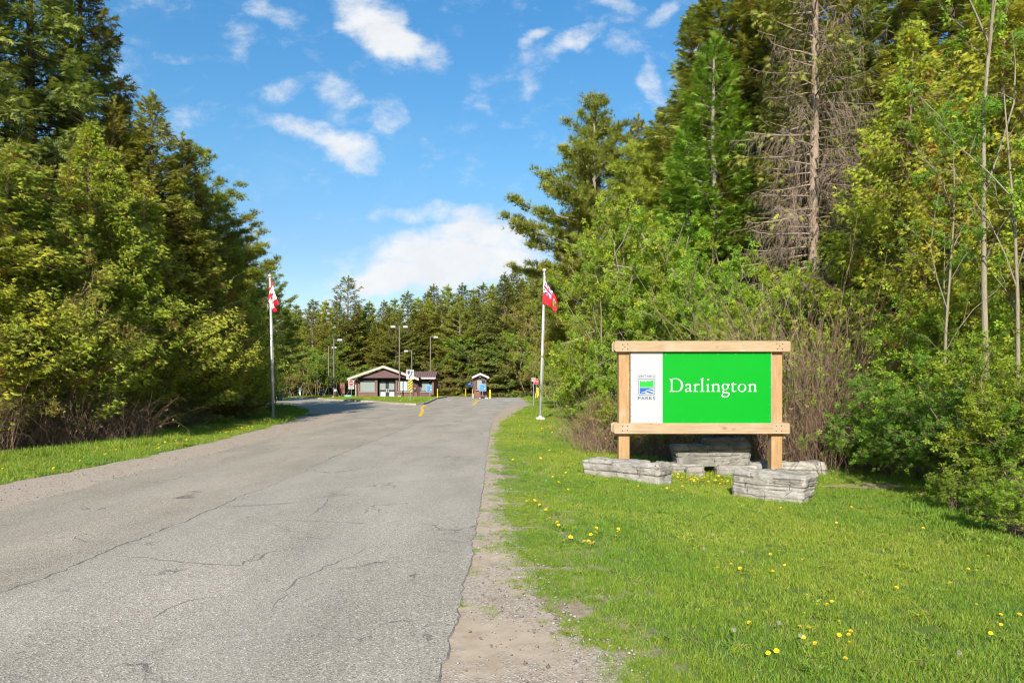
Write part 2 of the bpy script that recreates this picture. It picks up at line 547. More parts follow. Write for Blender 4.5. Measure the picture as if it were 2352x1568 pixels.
# thickness of the asphalt edge along the shoulder
dk = plain('broken_edge', (.19, .165, .135), .95, scale=20, var=.4)
mb = MB()
for a, b in zip(right_asph[:-1], right_asph[1:]):
    if a[1] > 30: break
    mb.quad((a[0], a[1], .0118), (b[0], b[1], .0118), (b[0] + .004 + .014 * abs(math.sin(b[1] * 9)), b[1], .0052), (a[0] + .004 + .014 * abs(math.sin(a[1] * 9)), a[1], .0052))
o = mb.build('asphalt_edge', dk); o['kind'] = 'structure'


def ribbon(name, pts, w, z, mat, wob=0.0, taper=True, seed=0):
    mb = MB(); n = len(pts)
    P = [Vector((*q, 0)) for q in pts]
    L, Rr = [], []
    for i, q in enumerate(P):
        d = (P[min(i + 1, n - 1)] - P[max(0, i - 1)]).normalized(); nn = Vector((-d.y, d.x, 0))
        ww = w * (1 + wob * mnoise.noise(Vector((q.x * 5, q.y * 5, seed))))
        if taper: ww *= min(1, 4 * min(i, n - 1 - i) / n + .15)
        L.append(q + nn * ww / 2); Rr.append(q - nn * ww / 2)
    for i in range(n - 1):
        mb.quad((L[i].x, L[i].y, z), (Rr[i].x, Rr[i].y, z), (Rr[i + 1].x, Rr[i + 1].y, z), (L[i + 1].x, L[i + 1].y, z))
    o = mb.build(name, mat); o['kind'] = 'structure'
    return o


tar = plain('crack_fill', (.12, .10, .085), .95, scale=30, var=.4)
seam = plain('seam', (.17, .145, .12), .95, scale=30, var=.4)
for k, (pts, w, mt) in enumerate([
    ([(-3.95, .5), gp(0, 594), gp(70, 567), gp(140, 540), gp(217, 507), gp(290, 477)], .020, tar),
    ([gp(290, 477), gp(345, 452), gp(398, 431), (-3.85, 30)], .03, seam),
    ([gp(120, 556), gp(160, 560), gp(240, 566), gp(262, 552)], .016, seam),
    ([gp(238, 566), gp(262, 560), gp(270, 553), gp(285, 551)], .02, seam),
    ([gp(270, 612), gp(288, 590), gp(300, 580), gp(330, 566), gp(372, 548)], .016, seam),
    ([gp(150, 620), gp(190, 601), gp(210, 598)], .018, seam),
    ([gp(280, 520), gp(300, 521), gp(346, 523)], .022, seam),
    ([gp(310, 517), gp(318, 510), gp(326, 506), gp(332, 494)], .018, seam),
    ([gp(420, 415), gp(440, 416.5), gp(460, 417)], .07, seam),
    ([gp(478, 432), gp(483, 434.5), gp(489, 435)], .06, seam),
]):
    ribbon('road_crack', rough_line(pts, .06, .07, 20 + k), w * .85, .0134, mt, 1.6, True, k)
patchm = plain('tar_patch', (.235, .21, .18), .9, scale=40, var=.3)
for pts, w in (([gp(224, 507), gp(250, 506), gp(275, 504.5), gp(296, 503)], .10), ([gp(344, 523), gp(356, 523.5), gp(366, 524)], .10), ([gp(440, 540.5), gp(452, 541.5), gp(466, 543.5)], .09)):
    ribbon('tar_patch', rough_line(pts, .06, .03, 4), w, .0140, patchm, .8, True)

yel = plain('yellow_road_paint', (.62, .38, .03), .7, scale=9, var=.3)
whi = plain('white_road_paint', (.62, .62, .60), .7, scale=9, var=.25)
ribbon('road_marking', [gp(425.3, 404.4), gp(421.3, 407.3)], .22, .0145, yel, .1, False)
ribbon('road_marking', [gp(421.3, 407.5), gp(422.6, 410), gp(421.8, 412), gp(420, 416)], .2, .0145, yel, .1, False)
ribbon('road_marking', [gp(475, 399.4), gp(477.6, 400.3)], .22, .0145, yel, .1, False)
ribbon('road_marking', [gp(477.6, 400.4), gp(475.6, 402.3), gp(472.6, 405)], .22, .0145, yel, .1, False)
ribbon('road_marking', [gp(476, 399.35), gp(488.6, 399.1)], .22, .0150, yel, .1, False)
for a, b in (((505, 399.4), (511.5, 399.6)), ((504, 400.5), (510, 400.6)), ((446, 399.6), (452, 400.0)), ((389, 409), (398, 409.2))):
    ribbon('road_marking', [gp(*a), gp(*b)], .35, .0145, whi, .2, False)

# kerbed island round the gatehouse
ISL = [gp(319.6, 398.7), gp(321.5, 399.3), gp(327.5, 399.9), gp(345, 400.8), gp(372.6, 401.7), gp(387.5, 403.3), gp(404.5, 404.5), gp(416, 404.8), gp(423.5, 404.4), gp(428, 403), gp(430.9, 401.5), gp(434.3, 399.9), gp(436.6, 398.7),
       (-8.15, 86), (-9.5, 89), (-26, 89), (-26.5, 82), (-23.5, 77)]
conc = plain('kerb_concrete', (.36, .31, .25), .85, scale=3, var=.25, bump=.3)


def inset(poly, d):
    n = len(poly); out = []
    area = sum(poly[i][0] * poly[(i + 1) % n][1] - poly[(i + 1) % n][0] * poly[i][1] for i in range(n))
    sg = 1 if area > 0 else -1
    for i in range(n):
        a, b, c_ = (Vector(poly[i - 1]), Vector(poly[i]), Vector(poly[(i + 1) % n]))
        n1 = Vector((-(b - a).y, (b - a).x)).normalized() * sg; n2 = Vector((-(c_ - b).y, (c_ - b).x)).normalized() * sg
        q = (n1 + n2); q = q / max(.35, q.length_squared / 2 * 1.0)
        out.append(tuple(b + q * d))
    return out


mb = MB()
inn = inset(ISL, .17)
n = len(ISL)
for i in range(n):
    j = (i + 1) % n
    A, B, C_, D_ = ISL[i], ISL[j], inn[j], inn[i]
    mb.quad((*A, 0), (*B, 0), (*B, .15), (*A, .15)); mb.quad((*A, .15), (*B, .15), (*C_, .15), (*D_, .15)); mb.quad((*D_, .15), (*C_, .15), (*C_, .0), (*D_, .0))
o = mb.build('kerb', conc); o['kind'] = 'structure'
isl_mat = plain('island_turf', (.085, .13, .022), .95, scale=2, var=.35)
poly_sheet('island_lawn', inset(ISL, .16), .135, isl_mat)

# bare leafy soil under the trees
m, t, p, out = new_mat('leaf_litter')
co = t.n.new('ShaderNodeTexCoord').outputs['Object']
v2 = t.n.new('ShaderNodeTexVoronoi'); v2.inputs['Scale'].default_value = 22; t.l.new(co, v2.inputs['Vector'])
c = t.ramp(t.m('FRACT', t.m('MULTIPLY', t.vm('DOT_PRODUCT', v2.outputs['Color'], (1, 1, 1), out=1), 3.1)), [(0, (.045, .030, .018)), (.5, (.11, .075, .045)), (.85, (.19, .135, .085)), (1, (.26, .20, .13))])
t.l.new(c, p.inputs['Base Color']); p.inputs['Roughness'].default_value = .95; p.inputs['Specular IOR Level'].default_value = .1
bp = t.n.new('ShaderNodeBump'); bp.inputs['Strength'].default_value = .9; bp.inputs['Distance'].default_value = .03
t.l.new(v2.outputs['Distance'], bp.inputs['Height']); t.l.new(bp.outputs[0], p.inputs['Normal'])
MAT_LITTER = m


def cell_sheet(name, inside, x0, x1, y0, y1, cell, zoff, mat):
    xs = np.arange(x0, x1, cell); ys = np.arange(y0, y1, cell)
    X, Y = np.meshgrid(xs, ys)
    keep = inside(X + cell / 2, Y + cell / 2)
    jx = .25 * cell * np.sin(X * 7.1 + Y * 3.3); jy = .25 * cell * np.cos(X * 5.7 - Y * 6.1)
    V = np.stack([X + jx, Y + jy, H(X + jx, Y + jy) + zoff], -1).reshape(-1, 3)
    nx = len(xs)
    I = np.argwhere(keep[:-1, :-1]); k = I[:, 0] * nx + I[:, 1]
    F = np.stack([k, k + 1, k + 1 + nx, k + nx], 1)
    used = np.unique(F); remap = -np.ones(len(V), int); remap[used] = np.arange(len(used))
    me = bpy.data.meshes.new(name)
    me.from_pydata(V[used].tolist(), [], remap[F].tolist()); me.shade_smooth()
    o = link(name, me, None, mat); o['kind'] = 'structure'
    return o


FL_X = lambda y: -10.9 - .6 * np.sin(y * .6) - np.maximum(0, y - 30) * .28
FR_X = lambda y: np.interp(y, SR_Y, SR_X) + .3
cell_sheet('forest_floor', lambda x, y: x < FL_X(y) + .4 * np.sin(y * 3.3), -45, -9, 0, 52, .45, .02, MAT_LITTER)
cell_sheet('forest_floor', lambda x, y: x > FR_X(y) + .3 * np.sin(y * 4.3) + .2, 2, 40, 2, 75, .45, .02, MAT_LITTER)
# bare soil patches in the lawn near the brush
soil = plain('bare_soil', (.30, .20, .13), .95, scale=9, var=.3, bump=.4)
for (cx, cy, rx, ry) in ((5.95, 11.3, .75, .28), (6.45, 10.0, .42, .3)):
    pts = [(cx + rx * math.cos(a) * (1 + .25 * math.sin(3 * a + cx)), cy + ry * math.sin(a) * (1 + .3 * math.cos(4 * a))) for a in np.linspace(0, 2 * math.pi, 22)[:-1]]
    mb = MB(); mb.quad(*[(x, y, h1(x, y) + .018) for x, y in pts])
    bm_ = mb.build('soil_patch', soil); bm_['kind'] = 'structure'


# ------------------------------------------------------------------ vegetation builders
def nrm(a):
    return a / np.maximum(np.linalg.norm(a, axis=-1, keepdims=True), 1e-9)


def kite(ang, L, w, x0=0., y0=0., mid=.42, z=0., zt=0.):
    c, s = math.cos(ang), math.sin(ang)
    P = [(0, 0, 0), (mid * L, w, z), (L, 0, zt), (mid * L, -w, z)]
    return [(x0 + x * c - y * s, y0 + x * s + y * c, zz) for x, y, zz in P], [(0, 1, 2), (0, 2, 3)]


def tri(ang, L, w, x0=0., y0=0., zt=0.):
    c, s = math.cos(ang), math.sin(ang)
    P = [(0, w, 0), (0, -w, 0), (L, 0, zt)]
    return [(x0 + x * c - y * s, y0 + x * s + y * c, zz) for x, y, zz in P], [(0, 1, 2)]


def template(items):
    V, T = [], []
    for v, t in items:
        n = len(V); V += v; T += [tuple(n + i for i in q) for q in t]
    return np.array(V, float), np.array(T, int)


T_SPRUCE = template([kite(0, 1, .085, zt=-.08)] + [tri(s * .85, .40, .07, x, s * .02, -.05) for s in (1, -1) for x in (.08, .33, .58)])
T_CEDAR = template([kite(0, 1, .075, zt=.06), tri(.40, .72, .08, .10), tri(-.46, .62, .08, .26, 0, .05)])
_tf = []
for k in range(7):
    a = k * 2.39; r = .35 + .5 * ((k * .37) % 1)
    d = np.array([math.cos(r), math.sin(r) * math.cos(a), math.sin(r) * math.sin(a)])
    s = nrm(np.cross(d, [0.3, .4, .8])) * .045
    _tf.append(([tuple(s), tuple(-s), tuple(d)], [(0, 1, 2)]))
T_PINE = template(_tf)
_lf = []
rr = random.Random(3)
for k in range(5):
    a = k * 1.256 + .3; x, y = math.cos(a) * .12, math.sin(a) * .12
    v, t_ = kite(a, .62, .20, x, y, .5, z=.08 * rr.uniform(-1, 1), zt=rr.uniform(-.25, .3))
    _lf.append((v, t_))
T_LEAF = template(_lf)
T_BUD = template([kite(0, .6, .16, zt=.1), kite(1.9, .5, .15, zt=.2), kite(-2.0, .5, .15, zt=-.1)])
T_LARCH = template([tri(a, .5, .05, x, 0, z) for x in (0, .3, .6) for a, z in ((1.2, .12), (-1.2, -.1), (.35, .3), (-.4, -.28))])


class Cloud:
    """many small leaf pieces gathered into one mesh with a tint per piece"""
    def __init__(self):
        self.V, self.T, self.C, self.n = [], [], [], 0

    def add(self, P, D, N, S, C, tmpl):
        tv, tt = tmpl
        P, D, N = np.asarray(P, float), nrm(np.asarray(D, float)), np.asarray(N, float)
        S = np.broadcast_to(S, (len(P),)); C = np.broadcast_to(C, (len(P),))
        Sd = nrm(np.cross(N, D)); N2 = np.cross(D, Sd)
        V = P[:, None] + S[:, None, None] * (tv[None, :, 0:1] * D[:, None] + tv[None, :, 1:2] * Sd[:, None] + tv[None, :, 2:3] * N2[:, None])
        T = tt[None] + (np.arange(len(P)) * len(tv))[:, None, None] + self.n
        self.V.append(V.reshape(-1, 3)); self.T.append(T.reshape(-1, 3)); self.C.append(np.repeat(C, len(tv)))
        self.n += V.shape[0] * V.shape[1]

    def mesh(self, name, mat):
        V = np.concatenate(self.V).astype(np.float32); T = np.concatenate(self.T).astype(np.int32); C = np.concatenate(self.C).astype(np.float32)
        me = bpy.data.meshes.new(name)
        me.vertices.add(len(V)); me.vertices.foreach_set('co', V.ravel())
        me.loops.add(T.size); me.loops.foreach_set('vertex_index', T.ravel())
        me.polygons.add(len(T)); me.polygons.foreach_set('loop_start', np.arange(0, T.size, 3, dtype=np.int32))
        try: me.polygons.foreach_set('loop_total', np.full(len(T), 3, dtype=np.int32))
        except Exception: pass
        at = me.attributes.new('tint', 'FLOAT', 'POINT'); at.data.foreach_set('value', np.clip(C, 0, 1))
        me.update(calc_edges=True)
        me.materials.append(mat)
        me['n'] = len(T)
        return me


class Limbs:
    def __init__(self):
        self.V, self.F, self.n = [], [], 0

    def tube(self, P, Rd, k=4):
        P = np.asarray(P, float); Rd = np.broadcast_to(Rd, (len(P),))
        d = nrm(np.gradient(P, axis=0))
        ref = np.where(np.abs(d[:, 2:3]) > .9, np.array([[1., 0, 0]]), np.array([[0., 0, 1.]]))
        a = nrm(np.cross(d, ref)); b = np.cross(d, a)
        th = np.arange(k) * 2 * math.pi / k
        V = P[:, None] + Rd[:, None, None] * (np.cos(th)[None, :, None] * a[:, None] + np.sin(th)[None, :, None] * b[:, None])
        m = len(P)
        i = (np.arange(m - 1)[:, None] * k + np.arange(k)[None]); j = (np.arange(m - 1)[:, None] * k + (np.arange(k)[None] + 1) % k)
        F = np.stack([i, j, j + k, i + k], -1).reshape(-1, 4) + self.n
        self.V.append(V.reshape(-1, 3)); self.F.append(F); self.n += m * k

    def mesh(self, name, mat):
        V = np.concatenate(self.V).astype(np.float32); F = np.concatenate(self.F).astype(np.int32)
        me = bpy.data.meshes.new(name)
        me.vertices.add(len(V)); me.vertices.foreach_set('co', V.ravel())
        me.loops.add(F.size); me.loops.foreach_set('vertex_index', F.ravel())
        me.polygons.add(len(F)); me.polygons.foreach_set('loop_start', np.arange(0, F.size, 4, dtype=np.int32))
        try: me.polygons.foreach_set('loop_total', np.full(len(F), 4, dtype=np.int32))
        except Exception: pass
        me.update(calc_edges=True); me.shade_smooth()
        me.materials.append(mat)
        return me


def trunk_line(h, rng, lean=.02, n=14):
    z = np.linspace(0, h, n)
    x = np.cumsum(rng.normal(0, lean, n)); y = np.cumsum(rng.normal(0, lean, n)); x -= x[0]; y -= y[0]
    return np.stack([x, y, z], 1)


def at_z(tr, z):
    return np.array([np.interp(z, tr[:, 2], tr[:, 0]), np.interp(z, tr[:, 2], tr[:, 1]), z])


def spruce(seed, h=16, Rr=3.3, nb=150, start=.06, dens=34, sag=.25, lift=.35, hang=.5, shoot=.34, r0=.20, bare=0.0, col=0.0, gap=0.0, pw=.8):
    rng = np.random.default_rng(seed); lb, cl = Limbs(), Cloud()
    tr = trunk_line(h, rng)
    lb.tube(tr, r0 * (1 - tr[:, 2] / h) ** .8 + .012, 9)
    for i in range(nb):
        t = (i + rng.uniform(0, 1)) / nb
        z = h * (start + (.985 - start) * t)
        L = Rr * ((1 - t) ** pw * .96 + .05) * rng.uniform(.68, 1.18)
        if rng.random() < gap: L *= .55
        az = i * 2.399 + rng.uniform(-.5, .5)
        el = -.12 + .9 * t ** 2 + rng.normal(0, .08)
        s = np.linspace(0, 1, 7)
        out = np.array([math.cos(az), math.sin(az), 0])
        zz = L * (math.sin(el) * s - sag * (1 - t * .7) * s ** 1.6 + lift * .55 * s ** 3.2)
        o = at_z(tr, z)
        wob = np.cumsum(rng.normal(0, .03 * L, 7)) * s
        perp = np.array([-out[1], out[0], 0])
        P = o + (L * math.cos(el) * s)[:, None] * out + wob[:, None] * perp; P[:, 2] = o[2] + zz
        lb.tube(P, (.012 + .012 * L) * (1 - s * .85), 3)
        dead = (rng.random() < (bare if z < h * .66 else bare * .15))
        if bare and z < h * .66: L *= rng.uniform(.6, 1.25)
        n = int(dens * (.45 * L + .33 * L * L) + (7 if t > .45 else 3))
        if dead:
            # bare side twigs, hanging and crossing
            for q in range(int(15 * L)):
                sq = rng.uniform(.15, 1); b = np.array([np.interp(sq, s, P[:, c]) for c in range(3)])
                sd_ = rng.choice([-1, 1]); l = rng.uniform(.25, .5) * L * (1.15 - sq)
                d = nrm(out * rng.uniform(.1, .6) + perp * sd_ * rng.uniform(.2, 1) + np.array([0, 0, rng.uniform(-1.6, .2)]))
                e = np.linspace(0, 1, 4)
                Q = b + (e * l)[:, None] * d; Q[:, 2] -= .5 * l * e ** 2; Q += np.cumsum(rng.normal(0, .03, Q.shape), 0)
                lb.tube(Q, .0075 * (1 - e * .7), 3)
            n = int(n * .05)
        if n < 1: continue
        sq = rng.uniform(0, 1, n) ** .65 * .86 + .14
        side = rng.choice([-1, 1], n)
        q = rng.uniform(0, 1, n) ** .8 * (.46 * L * (1.02 - sq) + .16)
        base = np.stack([np.interp(sq, s, P[:, c]) for c in range(3)], 1)
        tg = nrm(np.stack([np.interp(sq, s, np.gradient(P[:, c])) for c in range(3)], 1))
        tw = nrm(tg * .75 + perp * side[:, None] * .85)
        pos = base + tw * q[:, None] + rng.normal(0, .05, (n, 3))
        hq = hang * rng.uniform(0, 1, n) ** 1.4
        pos[:, 2] -= .18 * q ** 2 + hq * .25
        D = nrm(tw + tg * .4 + rng.normal(0, .22, (n, 3))); D[:, 2] -= hq * 1.7
        N = np.array([0, 0, 1.]) + rng.normal(0, .45, (n, 3))
        bt = rng.normal(0, .12)
        C = .45 + bt + rng.normal(0, .14, n) + .22 * (sq > .8) + col
        cl.add(pos, D, N, shoot * rng.uniform(.6, 1.25, n), C, T_SPRUCE)
    # leader
    n = 40; zt = rng.uniform(.95, 1.015, n) * h
    P = np.stack([np.interp(zt, tr[:, 2], tr[:, 0]), np.interp(zt, tr[:, 2], tr[:, 1]), zt], 1)
    cl.add(P, np.stack([rng.normal(0, .6, n), rng.normal(0, .6, n), np.ones(n)], 1), rng.normal(0, 1, (n, 3)), .24, .6 + col, T_SPRUCE)
    return lb, cl


def pine(seed, h=17, Rr=5.0, whorls=17, start=.22, shoot=.26, r0=.24, dens=1.0, col=0.0):
    rng = np.random.default_rng(seed); lb, cl = Limbs(), Cloud()
    tr = trunk_line(h, rng, .03)
    lb.tube(tr, r0 * (1 - tr[:, 2] / h) ** .8 + .02, 9)
    for w in range(whorls):
        t = (w + .5) / whorls; z0 = h * (start + (.97 - start) * t)
        prof = min(1, (1 - t) * 1.45 + .10) * (.75 + .25 * min(1, t * 4))
        nbr = rng.integers(4, 7); a0 = rng.uniform(0, 6.28)
        for b in range(nbr):
            L = Rr * prof * rng.uniform(.55, 1.15); az = a0 + b * 6.283 / nbr + rng.uniform(-.35, .35)
            z = z0 + rng.uniform(-.15, .15)
            s = np.linspace(0, 1, 8); out = np.array([math.cos(az), math.sin(az), 0]); perp = np.array([-out[1], out[0], 0])
            el = .02 + .75 * t ** 1.5 + rng.normal(0, .07)
            o = at_z(tr, z)
            P = o + (L * math.cos(el) * s)[:, None] * out + (np.cumsum(rng.normal(0, .035 * L, 8)) * s)[:, None] * perp
            P[:, 2] = z + L * (math.sin(el) * s - .12 * s ** 1.5 + .20 * s ** 3)
            lb.tube(P, (.015 + .012 * L) * (1 - s * .85), 4)
            nc = max(3, int(4.2 * L))
            for q in range(nc):
                sq = rng.uniform(.28, 1.02) ** .8; sq = min(sq, 1)
                b0 = np.array([np.interp(sq, s, P[:, c]) for c in range(3)])
                sdn = rng.choice([-1, 1]); l = rng.uniform(.1, 1) * (.38 * L * (1.05 - sq) + .15)
                d = nrm(out * .75 + perp * sdn * .8 + np.array([0, 0, rng.uniform(.0, .35)]))
                e = np.linspace(0, 1, 3); Q = b0 + (e * l)[:, None] * d
                lb.tube(Q, .012 * (1 - e * .6), 3)
                nt = int(rng.uniform(17, 25) * dens)
                u = rng.uniform(.25, 1.1, nt); pos = b0 + (u * l)[:, None] * d + rng.normal(0, 1, (nt, 3)) * np.array([.17, .17, .07])
                D = d * .7 + rng.normal(0, .45, (nt, 3)); D[:, 2] += .45
                cl.add(pos, D, rng.normal(0, 1, (nt, 3)), shoot * rng.uniform(.7, 1.25, nt), .45 + col + rng.normal(0, .1) + rng.normal(0, .13, nt), T_PINE)
    n = 60; zt = rng.uniform(.93, 1.0, n) * h
    P = np.stack([np.interp(zt, tr[:, 2], tr[:, 0]), np.interp(zt, tr[:, 2], tr[:, 1]), zt], 1) + rng.normal(0, .1, (n, 3))
    cl.add(P, np.stack([rng.normal(0, .5, n), rng.normal(0, .5, n), np.ones(n)], 1), rng.normal(0, 1, (n, 3)), .26, .6 + col, T_PINE)
    return lb, cl


def cedar(seed, h=8, Rr=1.9, n=560, per=74, spray=.13, start=.12, r0=.11, col=0.0, stems=2, brown=.05):
    rng = np.random.default_rng(seed); lb, cl = Limbs(), Cloud()
    trs = []
    for k in range(stems):
        tr = trunk_line(h * rng.uniform(.8, 1) if k else h, rng, .04)
        off = rng.normal(0, .28, 2) * (k > 0); tr[:, 0] += off[0] * (1 + tr[:, 2] / h); tr[:, 1] += off[1] * (1 + tr[:, 2] / h)
        lb.tube(tr, r0 * (1 - tr[:, 2] / tr[-1, 2]) ** .8 + .01, 7); trs.append(tr)
    lump = rng.uniform(0, 6.28, 8)
    for i in range(n):
        t = rng.uniform(0, 1) ** .9; tr = trs[rng.integers(0, stems)]
        hh = tr[-1, 2]; z = hh * (start + (1 - start) * t)
        az = rng.uniform(0, 6.283)
        prof = (min(1, (1 - t) * 1.28 + .03) ** 1.0) * (.72 + .28 * min(1, t * 5))
        lp = 1 + .16 * math.sin(3 * az + lump[0] + 4 * t) + .13 * math.sin(5 * az + lump[1] - 9 * t) + .12 * math.sin(13 * t + lump[2] + az)
        L = Rr * prof * lp * rng.uniform(.55, 1.18)
        out = np.array([math.cos(az), math.sin(az), 0]); perp = np.array([-out[1], out[0], 0])
        o = at_z(tr, max(.05, z - .25 * L))
        s = np.linspace(0, 1, 5)
        P = o + (L * s)[:, None] * out + (rng.normal(0, .06 * L) * s ** 2)[:, None] * perp; P[:, 2] = o[2] + L * (.05 * s + .38 * s ** 2)
        lb.tube(P, (.006 + .007 * L) * (1 - s * .8), 3)
        k = int(per * (.35 + .75 * L / Rr))
        sq = rng.uniform(.35, 1.03, k) ** .75; sq = np.minimum(sq, 1)
        b0 = np.stack([np.interp(sq, s, P[:, c]) for c in range(3)], 1)
        sp = .20 * (1.25 - sq)
        off = perp * rng.normal(0, 1, k)[:, None] * sp[:, None] + rng.normal(0, .045, (k, 3)); off[:, 2] += -np.abs(rng.normal(0, .11, k))
        D = out * .8 + perp * rng.normal(0, .55, k)[:, None] + rng.normal(0, .25, (k, 3)); D[:, 2] += rng.uniform(-1.15, .35, k)
        N = perp * rng.choice([-1, 1], k)[:, None] * .8 + rng.normal(0, .45, (k, 3))
        isb = rng.random() < brown
        if rng.random() < .16:
            for _ in range(3):
                tw = nrm(out * rng.uniform(.2, 1) + perp * rng.normal(0, .9) + np.array([0, 0, rng.normal(0, .7)])); e = np.linspace(0, 1, 4)
                Q = P[rng.integers(2, 5)] + (e * rng.uniform(.3, .8))[:, None] * tw + np.cumsum(rng.normal(0, .03, (4, 3)), 0)
                lb.tube(Q, .007 * (1 - e * .7), 3)
        C = (.05 if isb else .5 + rng.normal(0, .1)) + rng.normal(0, .12, k) + (.18 * (sq > .85) if not isb else 0) + col
        cl.add(b0 + off, D, N, spray * rng.uniform(.65, 1.25, k), C, T_CEDAR)
    return lb, cl


def deciduous(seed, h=3, spread=1.4, stems=9, levels=3, leaf=.09, per=7, r0=.02, up=.9, droop=.1, trunk=False, col=0.0, tmpl=None, leafy=1.0, kids=5):
    """stems that fork into thinner and thinner twigs, leaf clusters along the last ones"""
    rng = np.random.default_rng(seed); lb, cl = Limbs(), Cloud()
    tmpl = tmpl or T_LEAF
    PP, DD = [], []

    def grow(p, d, L, r, lv):
        k = 6 if lv == levels else 4
        pts = [p]; dd = d.copy()
        for i in range(k):
            dd = nrm(dd + rng.normal(0, (.035 if trunk and lv == levels else .14 + .06 * (levels - lv)), 3) + np.array([0, 0, .06 * up - droop * (levels - lv) * .25]))
            pts.append(pts[-1] + dd * L / k)
        pts = np.array(pts)
        lb.tube(pts, r * np.linspace(1, .25 if trunk and lv == levels else .45, k + 1), 6 if lv == levels and trunk else 3)
        if lv <= 1:
            m = max(1, int(per * leafy * rng.uniform(.5, 1.3)))
            u = rng.uniform(.15, 1.02, m)
            b = np.stack([np.interp(u, np.linspace(0, 1, k + 1), pts[:, c]) for c in range(3)], 1) + rng.normal(0, leaf * .5, (m, 3))
            PP.append(b); DD.append(np.repeat(dd[None], m, 0))
        if lv == 0: return
        nk = kids if lv < levels else int(kids * (1.9 if trunk else 1.2))
        for i in range(nk):
            u = rng.uniform(.30 if lv == levels else .15, 1.0)
            b = np.array([np.interp(u, np.linspace(0, 1, k + 1), pts[:, c]) for c in range(3)])
            a = rng.uniform(0, 6.283); x = nrm(np.cross(dd, [math.cos(a), math.sin(a), .3]))
            nd = nrm(dd * rng.uniform(.5, .9) + x * rng.uniform(.45, .9)) if not trunk else nrm(dd * rng.uniform(.8, 1.1) + x * rng.uniform(.3, .65))
            grow(b, nd, L * rng.uniform(.32, .55) * (1.15 - u * .35) * (.8 if trunk else 1), r * (.34 if trunk and lv == levels else .42), lv - 1)

    for sidx in range(stems):
        a = rng.uniform(0, 6.283)
        rad = 0 if trunk else rng.uniform(0, .32) * spread
        p = np.array([math.cos(a) * rad, math.sin(a) * rad, 0.0])
        d = nrm(np.array([math.cos(a) * (.1 if trunk else rng.uniform(.15, .7) * spread / h * 1.6), math.sin(a) * (.1 if trunk else rng.uniform(.15, .7) * spread / h * 1.6), 1.0]))
        grow(p, d, h * (1 if trunk else rng.uniform(.6, .95)), r0, levels)
    P = np.concatenate(PP); D = np.concatenate(DD); n = len(P)
    cl.add(P, D + rng.normal(0, .8, (n, 3)), np.array([0, 0, 1.]) + rng.normal(0, .7, (n, 3)), leaf * rng.uniform(.6, 1.35, n), .5 + col + rng.normal(0, .17, n), tmpl)
    return lb, cl


def bramble(seed, w=1.4, d=.8, h=1.6, n=620, r=.0042, leaf=.05, nleaf=260):
    """tangle of dry arching canes"""
    rng = np.random.default_rng(seed); lb, cl = Limbs(), Cloud()
    tips = []
    for i in range(n):
        b = np.array([rng.uniform(-w, w), rng.uniform(-d, d), 0]); a = rng.uniform(0, 6.283)
        L = h * rng.uniform(.5, 1.5); dr = np.array([math.cos(a) * rng.uniform(.1, .8), math.sin(a) * rng.uniform(.1, .6), 1.0])
        s = np.linspace(0, 1, 6); dr = nrm(dr)
        P = b + (L * s)[:, None] * dr + np.cumsum(rng.normal(0, .03, (6, 3)), 0); P[:, 2] -= L * rng.uniform(.15, .75) * s ** 2.3
        P[:, 2] = np.maximum(P[:, 2], 0.0)
        lb.tube(P, r * rng.uniform(.6, 1.4) * (1 - .6 * s), 3); tips.append(P[rng.integers(2, 6)])
    tips = np.array(tips); k = rng.integers(0, len(tips), nleaf)
    cl.add(tips[k] + rng.normal(0, .08, (nleaf, 3)), rng.normal(0, 1, (nleaf, 3)), np.array([0, 0, 1.]) + rng.normal(0, .6, (nleaf, 3)), leaf * rng.uniform(.6, 1.3, nleaf), .5 + rng.normal(0, .15, nleaf), T_LEAF)
    return lb, cl


# foliage colours: real leaf colours, no light or shade in them
F_SPRUCE = foliage('spruce_needles', [(0, (.17, .10, .03)), (.3, (.110, .115, .024)), (.6, (.145, .170, .030)), (1, (.23, .24, .05))], .38)
F_SPRUCED = foliage('dark_spruce_needles', [(0, (.14, .095, .03)), (.3, (.085, .11, .030)), (.6, (.12, .155, .036)), (1, (.19, .22, .05))], .36)
F_PINE = foliage('pine_needles', [(0, (.20, .13, .03)), (.3, (.105, .135, .026)), (.6, (.17, .21, .030)), (1, (.34, .31, .035))], .42)
F_CEDAR = foliage('cedar_sprays', [(0, (.25, .12, .035)), (.22, (.15, .14, .035)), (.45, (.145, .195, .026)), (.7, (.225, .28, .032)), (1, (.36, .37, .045))], .44)
F_CEDARY = foliage('yellow_cedar_sprays', [(0, (.24, .12, .02)), (.22, (.14, .13, .02)), (.45, (.145, .195, .020)), (.7, (.23, .28, .025)), (1, (.38, .35, .035))], .44)
F_LARCH = foliage('larch_needles', [(0, (.06, .11, .02)), (.5, (.10, .175, .02)), (1, (.17, .25, .028))], .35)
F_LEAF = foliage('spring_leaves', [(0, (.12, .10, .02)), (.3, (.10, .17, .018)), (.6, (.16, .25, .020)), (1, (.27, .32, .03))], .45)
F_GREEN = foliage('green_leaves', [(0, (.09, .10, .018)), (.4, (.09, .165, .018)), (1, (.17, .26, .025))], .5)
F_OLIVE = foliage('olive_buds', [(0, (.15, .09, .03)), (.4, (.15, .135, .03)), (1, (.21, .20, .04))], .35)
F_DRY = foliage('dry_leaves', [(0, (.20, .11, .05)), (.5, (.28, .19, .10)), (1, (.16, .2, .03))], .25)
B_DARK = bark_mat('dark_bark', (.06, .045, .035), (.15, .115, .09))
B_GREY = bark_mat('grey_bark', (.12, .10, .08), (.30, .26, .21))
B_BROWN = bark_mat('red_brown_bark', (.12, .065, .04), (.27, .18, .125))
